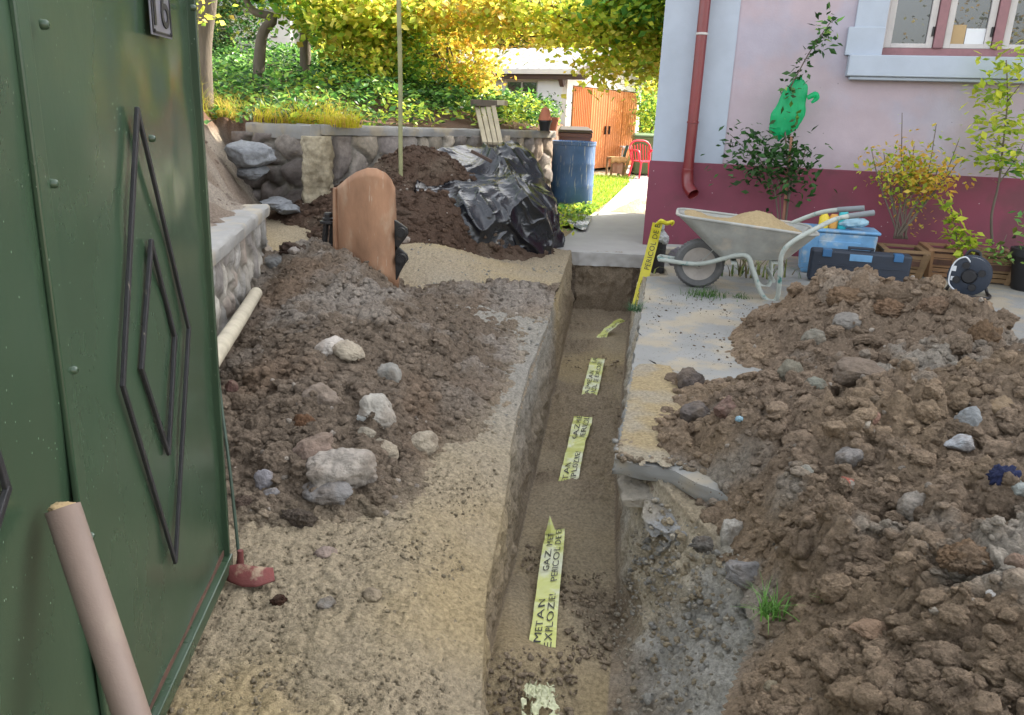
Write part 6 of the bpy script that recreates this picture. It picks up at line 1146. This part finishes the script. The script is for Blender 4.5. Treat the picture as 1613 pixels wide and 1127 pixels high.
V, F = rock_verts(4, 5, .3, .3); V = V/np.abs(V).max(0)*np.array([.13, .09, .055]); o = bigmesh('plastic_bag', V, F, M_clear); q = on_crate(1343); o.location = (q[0], q[1], q[2]+.055); tag(o, 'crumpled clear plastic packet right of the teal can', 'packet')
a, b = inw(1267, 463, 1.28), inw(1424, 463, 1.28); c = (a+b)/2; w_ = np.linalg.norm((b-a)[:2]); h_ = inw(1300, 392, 1.28)[2]; d = .14
tc = tag(empty('tool_case', (c[0], c[1], 0), HA-.02), 'large dark blue black tool case standing upright before the crate', 'case')
mb = MB(); mb.span(-w_/2, w_/2, -d/2, -.004, 0.01, h_).build('front_shell', M_case, tc, bevel=.02); MB().span(-w_/2, w_/2, .004, d/2, .01, h_).build('back_shell', M_case, tc, bevel=.02)
MB().span(-w_*.49, w_*.49, -.0039, .0039, .02, h_*.985).build('seam', M_black, tc)
hd = MB().span(-.10, -.075, -.022, .022, h_-.045, h_+.012).span(.075, .10, -.022, .022, h_-.045, h_+.012).span(-.10, .10, -.022, .022, h_+.0121, h_+.032).build('handle', M_case, tc, bevel=.006)
MB().span(-.085, .085, -d/2-.004, -d/2+.001, h_-.075, h_-.02).build('handle_recess', M_bluepl, tc, bevel=.002)
for sx in (-.26, .28): MB().span(sx-.035, sx+.035, -d/2-.012, -.0, h_-.055, h_+.006).build('latch', mat('blue_latch', base=(.03, .12, .26), rough=.5), tc, bevel=.004)
for k in range(3): MB().span(-w_*.42, w_*.42, -d/2-.005, -d/2+.001, h_*(.15+.2*k), h_*(.17+.2*k)).build('rib', M_case, tc, bevel=.002)
# cable reel
c = inw(1520, 468, 1.30); zc_ = inw(1519, 433, 1.30)[2]; rr_ = .5*np.linalg.norm((inw(1552, 433, 1.3)-inw(1484, 433, 1.3))[:2]); ra = HA-.32
rl = tag(empty('cable_reel', (c[0], c[1], 0), ra), 'black extension cable reel wound with white cable on a tubular stand', 'cable reel'); Ry = Matrix.Rotation(pi/2, 3, 'X')
for nm, y0, y1 in (('front_flange', -.075, -.062), ('back_flange', .062, .075)): MB().lathe([(.001, y0), (rr_*.5, y0), (rr_*.93, y0), (rr_, y0+.004), (rr_, y1-.004), (rr_*.95, y1), (.001, y1)], (0, 0, zc_), Matrix.Rotation(-pi/2, 3, 'X'), 48).build(nm, M_case, rl, smooth=True)
m_ = MB()
for k in range(9): m_.lathe([(rr_*.84+.009*cos(a_), -.055+.0137*k+.0075*sin(a_)) for a_ in np.linspace(0, 2*pi, 7)[:-1]], (0, 0, zc_), Matrix.Rotation(-pi/2, 3, 'X'), 40, close=True)
m_.lathe([(.05, -.06), (rr_*.82, -.06), (rr_*.82, .06), (.05, .06)], (0, 0, zc_), Matrix.Rotation(-pi/2, 3, 'X'), 32).build('cable', mat('off_white_cable', base=(.55, .57, .55), rough=.5, var=.1), rl, smooth=True)
m_ = MB().lathe([(.001, -.1), (.045, -.1), (.055, -.085), (.058, -.0751), (.001, -.0751)], (0, 0, zc_), Matrix.Rotation(-pi/2, 3, 'X'), 28); m_.build('hub', M_black, rl, smooth=True)
for a_ in range(4): q = Vector((cos(a_*pi/2+.4)*.09, -.08, zc_+sin(a_*pi/2+.4)*.09)); MB().lathe([(.001, -.008), (.026, -.008), (.028, .004), (.001, .004)], tuple(q), Matrix.Rotation(-pi/2, 3, 'X'), 20).build('socket', M_black, rl, smooth=True)
for (dx, dz, s_) in ((-.115, .05, .035), (-.11, -.03, .028)): MB().span(dx-s_/2, dx+s_/2, -.0775, -.0752, zc_+dz-s_*.6, zc_+dz+s_*.6).build('sticker', M_paper, rl)
MB().tube([(rr_*.2, .09, zc_+rr_*1.15), (-rr_*.3, .09, zc_+rr_*1.12), (-rr_*.6, .09, zc_), (-rr_*.9, .09, .02), (-rr_*.9, -.13, .012), (rr_*.3, -.15, .012), (rr_*.95, -.15, .012), (rr_*1.1, -.05, .012), (rr_*.9, .09, .02), (rr_*.6, .09, zc_), (rr_*.2, .09, zc_+rr_*1.15)], .012, 10, smooth=6).build('stand', M_black, rl, smooth=True)
MB().tube([(0, -.06, zc_+rr_*.6), (-.05, -.09, zc_+rr_*.98), (-.12, -.08, zc_+rr_*.6), (-.13, -.085, zc_-rr_*.4), (-.06, -.09, .02)], .006, 8, smooth=6).build('loose_cable', M_paper, rl, smooth=True)

# ------------------------------------------------------------ gas riser with bag and warning tape
gq = G(1036, 442, -.05); Yg = gq[1]+.25; g1 = YP(1040, 375, Yg); g0 = YP(1036, 445, Yg)
rz_ = tag(empty('gas_riser', (g1[0], Yg, 0)), 'black gas riser pipe at the house corner capped with a crumpled grey bag', 'pipe'); MB().lathe([(.001, -.5), (.058, -.5), (.058, g1[2]-.02), (.001, g1[2])]).build('pipe', M_black, rz_, smooth=True)
V, F = rock_verts(5, 77, .6, .35); V = V/np.abs(V).max(0)*np.array([.078, .075, .10]); V[:, :2] *= np.interp(V[:, 2], [-.1, .02, .10], [1.05, 1., .45])[:, None]; o = bigmesh('bag_cap', V, F, M_gbag, None, rz_); o.location = (0, 0, g1[2]+.0)
MB().lathe([(.001, .0), (.03, 0), (.03, .06), (.001, .065)], (0, 0, g1[2]+.075)).build('valve_tip', M_gbag, rz_, smooth=True)
o = lump('stone', 1062, 404, 24, 34, C_(.42, .40, .42), M_stone, 'grey stone leaning on the plinth beside the gas riser', 'stone', 44); q = YP(1062, 395, Yg+.2); o.location = (q[0], q[1], .07)
# text helper
def text_mesh(s, size):
    cu = bpy.data.curves.new('txt', 'FONT'); cu.body = s; cu.size = size; cu.space_character = 1.08; cu.resolution_u = 3; ob = bpy.data.objects.new('txt', cu); COL.objects.link(ob); dg = bpy.context.evaluated_depsgraph_get(); dg.update()
    me = bpy.data.meshes.new_from_object(ob.evaluated_get(dg)); bm = bmesh.new(); bm.from_mesh(me); bmesh.ops.triangulate(bm, faces=bm.faces)
    for _ in range(3):
        le = [e for e in bm.edges if e.calc_length() > size*.12]
        if le: bmesh.ops.subdivide_edges(bm, edges=le, cuts=1); bmesh.ops.triangulate(bm, faces=bm.faces)

    V = np.array([v.co[:] for v in bm.verts]); F = [tuple(v.index for v in f.verts) for f in bm.faces]; bm.free(); bpy.data.objects.remove(ob); return V, F
def tape_strip(name, label, path, width, material, lines, size, seed, fx=0, start=0., parent=None, normal=None, crumple=.0055):
    """ribbon along path (list of points), with side vectors; text runs along it"""
    P = [np.array(p, float) for p, s in path]; Sv = [np.array(s, float) for p, s in path]; Q, S2 = [], []
    for i in range(len(P)-1):
        p0, p1, p2, p3 = P[max(i-1, 0)], P[i], P[i+1], P[min(i+2, len(P)-1)]; K = max(4, int(np.linalg.norm(p2-p1)/.012))
        for k in range(K): t = k/K; Q.append(.5*((2*p1)+(p2-p0)*t+(2*p0-5*p1+4*p2-p3)*t*t+(3*p1-p0-3*p2+p3)*t**3)); S2.append(Sv[i]*(1-t)+Sv[i+1]*t)
    Q.append(P[-1]); S2.append(Sv[-1]); Q = np.array(Q); S2 = np.array(S2); S2 /= np.linalg.norm(S2, axis=1)[:, None]
    ln = np.concatenate([[0], np.cumsum(np.linalg.norm(np.diff(Q, axis=0), axis=1))]); T_ = np.gradient(Q, axis=0); T_ /= np.linalg.norm(T_, axis=1)[:, None]; N = np.cross(S2, T_)
    def at(u, v, lift=0.):                        # u along, v across (-.5 left ... .5 right)
        u = np.clip(u, 0, ln[-1]-1e-4); q = [np.interp(u, ln, Q[:, k]) for k in range(3)]; s = [np.interp(u, ln, S2[:, k]) for k in range(3)]; n_ = [np.interp(u, ln, N[:, k]) for k in range(3)]
        q = np.stack(q, -1); s = np.stack(s, -1); n_ = np.stack(n_, -1); z = crumple*fbm(np.stack([u*1., v*width*.7, 0*u+seed], -1).reshape(-1, 3), 26, 4, seed).reshape(u.shape)*1.6+crumple*1.2*np.sin(u*34+seed+v*1.5)
        return q+s*(v*width)[..., None]+n_*(z+lift)[..., None]
    U, W_ = np.meshgrid(np.linspace(0, ln[-1], max(8, int(ln[-1]/.006))), np.linspace(-.5, .5, 13), indexing='ij'); V = at(U, W_); a, b = U.shape; idx = np.arange(a*b).reshape(a, b)
    F = np.stack([idx[:-1, :-1].ravel(), idx[:-1, 1:].ravel(), idx[1:, 1:].ravel(), idx[1:, :-1].ravel()], 1); o = bigmesh(name, V.reshape(-1, 3), F, material, None, parent)
    if not parent: tag(o, label, 'warning tape')
    VV, FF, off_ = [], [], 0
    for (s, v0, u0, u1) in lines:
        Vt, Ft = text_mesh(s, size); uu = (u0+(Vt[:, 0]-Vt[:, 0].min())/(Vt[:, 0].max()-Vt[:, 0].min())*(u1-u0))*ln[-1]; k = (uu < ln[-1]-.004) & (uu > .004); vv = v0-Vt[:, 1]/width
        pts = at(uu, vv, .0042); VV.append(pts); FF += [tuple(i+off_ for i in f) for f in Ft if all(k[i] for i in f)]; off_ += len(Vt)
    if FF:
        me = bpy.data.meshes.new('lettering'); me.from_pydata([tuple(p) for p in np.concatenate(VV)], [], FF); me.materials.append(M_ink); t_ = bpy.data.objects.new('lettering', me); COL.objects.link(t_); t_.parent = o
    return o
TX1, TX2 = 'GAZ METAN', 'PERICOL DE EXPLOZIE!'
FZ = -.555
def tpath(pix):                                   # pixels of left and right edge of the strip and height
    out = []; ws = []
    for (xl, yl, xr2, yr2, z) in pix: a, b = G(xl, yl, z), G(xr2, yr2, z); out.append(((a+b)/2, b-a)); ws.append(np.linalg.norm(b-a))
    return out, float(np.mean(ws))
pieces = [
 ([(829, 1046, 872, 1052, -.62), (831, 1028, 874, 1030, -.545), (838, 980, 878, 975, -.530), (845, 930, 882, 925, -.525), (851, 885, 886, 882, -.52), (857, 848, 890, 842, -.505), (860, 838, 889, 832, -.56)],
  [(TX1, -.06, -.06, .38), (TX2, .34, -.30, .42), (TX1, -.06, .58, .98), (TX2, .34, .50, 1.14)], 'longest piece of yellow gas warning tape in the front part of the trench'),
 ([(874, 788, 906, 782, -.62), (878, 768, 909, 764, -.535), (885, 735, 916, 730, -.530), (893, 700, 924, 695, -.525), (903, 662, 932, 664, -.52), (905, 656, 931, 658, -.56)], [(TX1, -.06, -.2, .34), (TX2, .34, -.36, .44), (TX1, -.06, .6, 1.1), (TX2, .34, .62, 1.4)], 'crinkled second stretch of warning tape with a white glare in the middle of the trench'),
 ([(911, 640, 935, 646, -.60), (915, 628, 937, 634, -.535), (922, 600, 945, 602, -.530), (929, 572, 951, 573, -.525), (932, 564, 954, 566, -.55)], [(TX1, -.06, .12, .62), (TX2, .34, .1, .85), (TX1, -.06, .8, 1.4)], 'third stretch of warning tape farther back in the trench'),
 ([(940, 542, 944, 544, -.58), (941, 528, 956, 532, -.53), (951, 515, 966, 522, -.51), (966, 507, 978, 510, -.46), (979, 503, 983, 505, -.42)], [(TX2, .3, -.1, 1.2)], 'farthest twisted bit of warning tape in the trench near its end'),
]
for k, (pix, lines, lab) in enumerate(pieces):
    path, w_ = tpath(pix); tape_strip('warning_tape', lab, path, w_, M_tape, lines, w_*.40, 3+k)
# narrow tip poking up behind the first piece
path, w_ = tpath([(858, 846, 868, 846, -.52), (862, 830, 872, 832, -.51), (865, 813, 867, 813, -.50)]); a = [YP(859, 842, path[0][0][1]), YP(876, 840, path[0][0][1]), YP(866, 812, path[0][0][1]+.08)]
o = MB().add([tuple(q) for q in a]+[tuple((a[0]+a[1])/2+np.array([0, -.012, .01]))], [(0, 3, 2), (3, 1, 2)]).build('tape_tip', M_tape, smooth=True); tag(o, 'pointed folded tip of tape standing up behind the longest piece', 'tape scrap')
# crumpled shredded piece at the bottom
n = 50; XX, Y_ = np.meshgrid(np.linspace(-1, 1, n), np.linspace(-1, 1, n)); Q = np.stack([XX.ravel(), Y_.ravel(), 0*XX.ravel()], 1); c = G(850, 1112, -.52)
z = .02*fbm(Q, 4, 4, 3)+.012*fbm(Q, 11, 3, 4)+.01; V = np.stack([Q[:, 0]*.05+.015*fbm(Q, 3, 3, 6), Q[:, 1]*.085, z], 1); idx = np.arange(n*n).reshape(n, n); hole = fbm(Q, 4.2, 3, 8).reshape(n, n); k = (hole[:-1, :-1] < .12) & (hole[1:, 1:] < .15); F = np.stack([idx[:-1, :-1][k], idx[:-1, 1:][k], idx[1:, 1:][k], idx[1:, :-1][k]], 1)
o = bigmesh('warning_tape', V, F, mat('pale_tape', base=(.66, .68, .45), rough=.5, trans=.2, bump=.3, bs=40)); o.location = (c[0], c[1], -.55+.035); tag(o, 'crumpled holed scrap of pale tape at the very front of the trench', 'tape scrap')
# tape standing at the riser
ty = Yg-.12; pth = [(YP(1003, 482, ty-.25), None), (YP(1010, 455, ty-.15), None), (YP(1019, 420, ty-.05), None), (YP(1028, 385, ty), None), (YP(1036, 352, ty), None)]
pth = [(p, np.array([.8, -.25, -.10])) for p, _ in pth]; tape_strip('warning_tape', 'bright yellow tape hanging from the gas riser down into the trench', pth, .085, M_tapey, [(TX2, .30, -.62, .32), (TX2, .30, .46, 1.35)], .062, 9, crumple=.003)
o = MB().tube([YP(1034, 354, ty), YP(1041, 349, ty-.02), YP(1050, 352, ty), YP(1060, 350, ty), YP(1058, 356, ty)], [.008, .022, .018, .016, .006], 8, smooth=5).build('tape_knot', M_tapey, smooth=True); tag(o, 'knotted yellow tape end around the bag on the gas riser', 'tape')
# ------------------------------------------------------------ green gate leaf
gA = G(357, 893, .03); gB = G(250, 1127, .03); e1 = (gB-gA); e1[2] = 0; e1 /= np.linalg.norm(e1); dd = ray(300, 0); 
gT = YP(300, 0, gA[1]); e3 = gT-gA; e3 /= np.linalg.norm(e3); en = np.cross(e1, e3); en /= np.linalg.norm(en)
if en[0] < 0: en = -en
def gp(px, py):                                   # pixel on the leaf's face -> (s, t)
    d = ray(px, py); t = ((gA-EYE)@en)/(d@en); p = EYE+d*t-gA; M2 = np.array([[e1@e1, e1@e3], [e1@e3, e3@e3]]); return np.linalg.solve(M2, np.array([p@e1, p@e3]))
gate = tag(empty('gate', tuple(gA)), 'tall dark green sheet metal gate leaf with diamond shaped bars', 'gate'); fr_ = lambda s, t, w_: tuple(e1*s+e3*t+en*w_)
def gbox(mb, s0, s1, t0, t1, w0, w1): return mb.prism([(s0, t0), (s1, t0), (s1, t1), (s0, t1)], w0, w1, fr_)
sm = [gp(*q) for q in [(38, 0), (70, 290), (98, 600), (130, 850), (165, 1120)]]; s_seam = float(np.mean([q[0] for q in sm])); LG = 1.75; TG = 2.05
def panel(s0, s1, seed):
    n, m = 60, 80; S_, T_ = np.meshgrid(np.linspace(s0, s1, n), np.linspace(.055, TG, m)); Q = np.stack([S_.ravel(), T_.ravel(), 0*S_.ravel()], 1); h = .012*fbm(Q, 2.2, 3, seed)+.0035*fbm(Q, 7, 2, seed+1); V = np.array(gA)*0+e1*S_.ravel()[:, None]+e3*T_.ravel()[:, None]+en*(h-.006)[:, None]; idx = np.arange(n*m).reshape(m, n)
    F = np.stack([idx[:-1, :-1].ravel(), idx[:-1, 1:].ravel(), idx[1:, 1:].ravel(), idx[1:, :-1].ravel()], 1); return V, F
V, F = panel(0.003, s_seam, 3); bigmesh('sheet', V, F, M_green, None, gate); V, F = panel(s_seam+.0, LG, 5); bigmesh('sheet', V+en*.004, F, M_green, None, gate)
m_ = MB(); gbox(m_, s_seam-.004, s_seam+.030, .05, TG, .002, .012); m_.build('seam_strip', M_green, gate, bevel=.003)
m_ = MB(); gbox(m_, s_seam-.0075, s_seam-.0041, .05, TG, -.01, .006); m_.build('seam_gap', M_rustd, gate)
m_ = MB(); gbox(m_, -.012, .002, .0, TG, -.035, .010); m_.build('edge_frame', M_green, gate, bevel=.002); m_ = MB(); gbox(m_, -.0165, -.0121, .0, TG, -.034, .004); m_.build('edge_seal', M_black, gate)
m_ = MB(); gbox(m_, -.012, LG, -.0, .036, -.03, .016); m_.build('bottom_rail', M_green, gate, bevel=.003); m_ = MB(); gbox(m_, .003, LG, .0361, .054, -.02, -.004); m_.build('rust_gap', M_rustd, gate)
def gbar(mb, a, b, w_=.0105, h_=.007):
    a, b = np.array(a), np.array(b); d = (b-a)/np.linalg.norm(b-a); n_ = np.array([-d[1], d[0]])*w_/2; return mb.prism([tuple(a+n_-d*w_*.3), tuple(b+n_+d*w_*.3), tuple(b-n_+d*w_*.3), tuple(a-n_-d*w_*.3)], .002, .002+h_, fr_)
def diamond(name, pts):
    P = [gp(*q) for q in pts]; r_ = None
    for i in range(4):
        m_ = MB(); gbar(m_, P[i], P[(i+1) % 4], h_=.007+.001*(i % 2)); m_.build(name, M_blackp, gate, bevel=.0015)
diamond('outer_bar', [(211, 172), (293, 517), (272, 885), (188, 607)]); diamond('inner_bar', [(233, 380), (271, 530), (261, 714), (218, 580)])
P = [gp(*q) for q in [(4, 770), (-60, 560), (-60, 980)]]; m_ = MB(); gbar(m_, P[0], P[1]); m_.build('outer_bar', M_blackp, gate, bevel=.0015); m_ = MB(); gbar(m_, P[0], P[2], h_=.008); m_.build('outer_bar', M_blackp, gate, bevel=.0015)
for (px, py) in ((70, 289), (102, 583), (130, 845), (229, 218), (55, 38), (295, 12)):
    s_, t_ = gp(px, py); R = Matrix((Vector(e1), Vector(e3), Vector(en))).transposed(); MB().lathe([(.001, .013), (.004, .0125), (.0065, .009), (.007, .002), (.001, .002)], fr_(s_, t_, .006), R, 16).build('rivet', M_green, gate, smooth=True)
# house number plate
q = [gp(*p_) for p_ in [(229, -20), (262, -14), (266, 62), (234, 54)]]; sc4 = (np.array(q[3])+np.array(q[2]))/2; sl_, sr_ = (q[0][0]+q[3][0])/2, (q[1][0]+q[2][0])/2; tb0 = sc4[1]; pw = abs(sl_-sr_); ph = pw*1.35
s0_, s1_ = min(sl_, sr_), max(sl_, sr_); m_ = MB(); gbox(m_, s0_, s1_, tb0, tb0+ph, .003, .006); npl = m_.build('number_plate', M_plate, gate, bevel=.001)
m_ = MB(); b_ = .004
for (a0, a1, c0, c1) in ((s0_+b_, s1_-b_, tb0+b_, tb0+b_*2), (s0_+b_, s1_-b_, tb0+ph-b_*2, tb0+ph-b_), (s0_+b_, s0_+b_*2, tb0+b_*2, tb0+ph-b_*2), (s1_-b_*2, s1_-b_, tb0+b_*2, tb0+ph-b_*2)): gbox(m_, a0, a1, c0, c1, .0061, .0078)
for (a0, c0) in ((s0_, tb0), (s1_, tb0), (s0_, tb0+ph), (s1_, tb0+ph)): pass
m_.build('plate_border', M_black, npl)
Vt, Ft = text_mesh('16', ph*.72); ex = Vt[:, 0].max()-Vt[:, 0].min(); Vt[:, 0] = (Vt[:, 0]-Vt[:, 0].min())/ex*(pw-.030); cs = s1_-.015
me = bpy.data.meshes.new('number'); ptsn = [fr_(cs-x, tb0+.018+y*1.0, .0072) for x, y in Vt[:, :2]]; me.from_pydata(ptsn, [], Ft); me.materials.append(M_black); o = bpy.data.objects.new('number', me); COL.objects.link(o); o.parent = npl; md = o.modifiers.new('t', 'SOLIDIFY'); md.thickness = .002; md.offset = 0
m_ = MB(); R = Matrix((Vector(e1), Vector(e3), Vector(en))).transposed()
for (a0, c0) in ((s0_+.01, tb0+.008), (s1_-.01, tb0+.008)): m_.lathe([(.001, .010), (.003, .0095), (.0035, .006), (.001, .006)], fr_(a0, c0, 0), R, 10)
m_.build('screw', M_blacks, npl, smooth=True)
# brown plastic pipe leaning on the gate
pa = gp(58, 800); top = gA+e1*pa[0]+e3*pa[1]+en*.034; bot = G(214, 1150, .02); ra_ = 24/FPX*((top-EYE)@CF)
bt = YP(212, 1140, top[1]-.10); dirp = (bt-top); dirp /= np.linalg.norm(dirp); end = top+dirp*1.5; end = top+dirp*((top[2]-.02)/-dirp[2]) if dirp[2] < 0 else end
tq = tag(empty('pipe', tuple(end)), 'thick dusty brown plastic pipe leaning against the green gate in front', 'pipe'); MB().tube([top-end, (top+end)/2-end, (0, 0, 0)], ra_, 32, cap=False).build('tube', M_pvc, tq, smooth=True, thick=.003)
V, F = rock_verts(4, 15, .4, .3); V = V/np.abs(V).max(0)*np.array([ra_*.95, ra_*.95, ra_*.35]); o = bigmesh('dried_plug', V, F, M_sand, np.repeat(C_(.66, .58, .44)[None], len(V), 0), tq); o.location = tuple(top-end-dirp*.0)
# pale pipe from behind the gate to the heap
a, b = hit(404, 470), YP(338, 562, 2.55); a = a+np.array([0, 0, .03]); o = MB().tube([a, (a+b)/2+np.array([0, 0, -.004]), b, b+(b-a)*.25], [.034, .033, .032, .032], 18, smooth=4).build('pole', mat('dusty_pale_tube', base=(.40, .36, .27), rough=.85, var=.25, vs=10, bump=.4, bs=60), smooth=True); tag(o, 'dusty pale round pole lying between the low stone wall and the gate edge', 'pole')
# shovel: thin green shaft, worn red blade
sh0 = G(378, 893, .03); sh1 = YP(349, 640, sh0[1]+.12); sh = tag(empty('shovel', tuple(sh0)), 'shovel with thin green shaft and worn red blade on the sand by the gate', 'shovel')
MB().tube([(0, 0, 0), (YP(362, 740, sh0[1]+.06)-sh0), (sh1-sh0), (sh1-sh0)*1.5], .0045, 10, smooth=4).build('shaft', M_dkgreen if 0 else mat('dull_green_rod', base=(.035, .06, .04), rough=.5, var=.3, vs=30), sh, smooth=True)
B_ = [G(*q)-sh0 for q in [(357, 892, .05), (378, 888, .055), (402, 893, .05), (430, 895, .035), (433, 915, .02), (405, 925, .018), (380, 925, .014), (357, 915, .015)]]
rows = []
for t in np.linspace(0, 1, 8):
    up_, dn = [], []
    r_ = []
    for k in range(12):
        u = k/11*3; i = min(int(u), 2); f_ = u-i; a_ = B_[i]*(1-f_)+B_[i+1]*f_; lw = [B_[7], B_[6], B_[5], B_[4]]; b_2 = lw[i]*(1-f_)+lw[i+1]*f_; q = a_*(1-t)+b_2*t; q = q+np.array([0, 0, .0]); r_.append(q)
    rows.append(r_)
MB().sheet(rows).build('blade', M_shovel, sh, smooth=True, thick=.004)
MB().tube([(0, 0, -.005), (.004, .003, .05)], [.011, .008], 12).build('socket', M_shovel, sh, smooth=True)
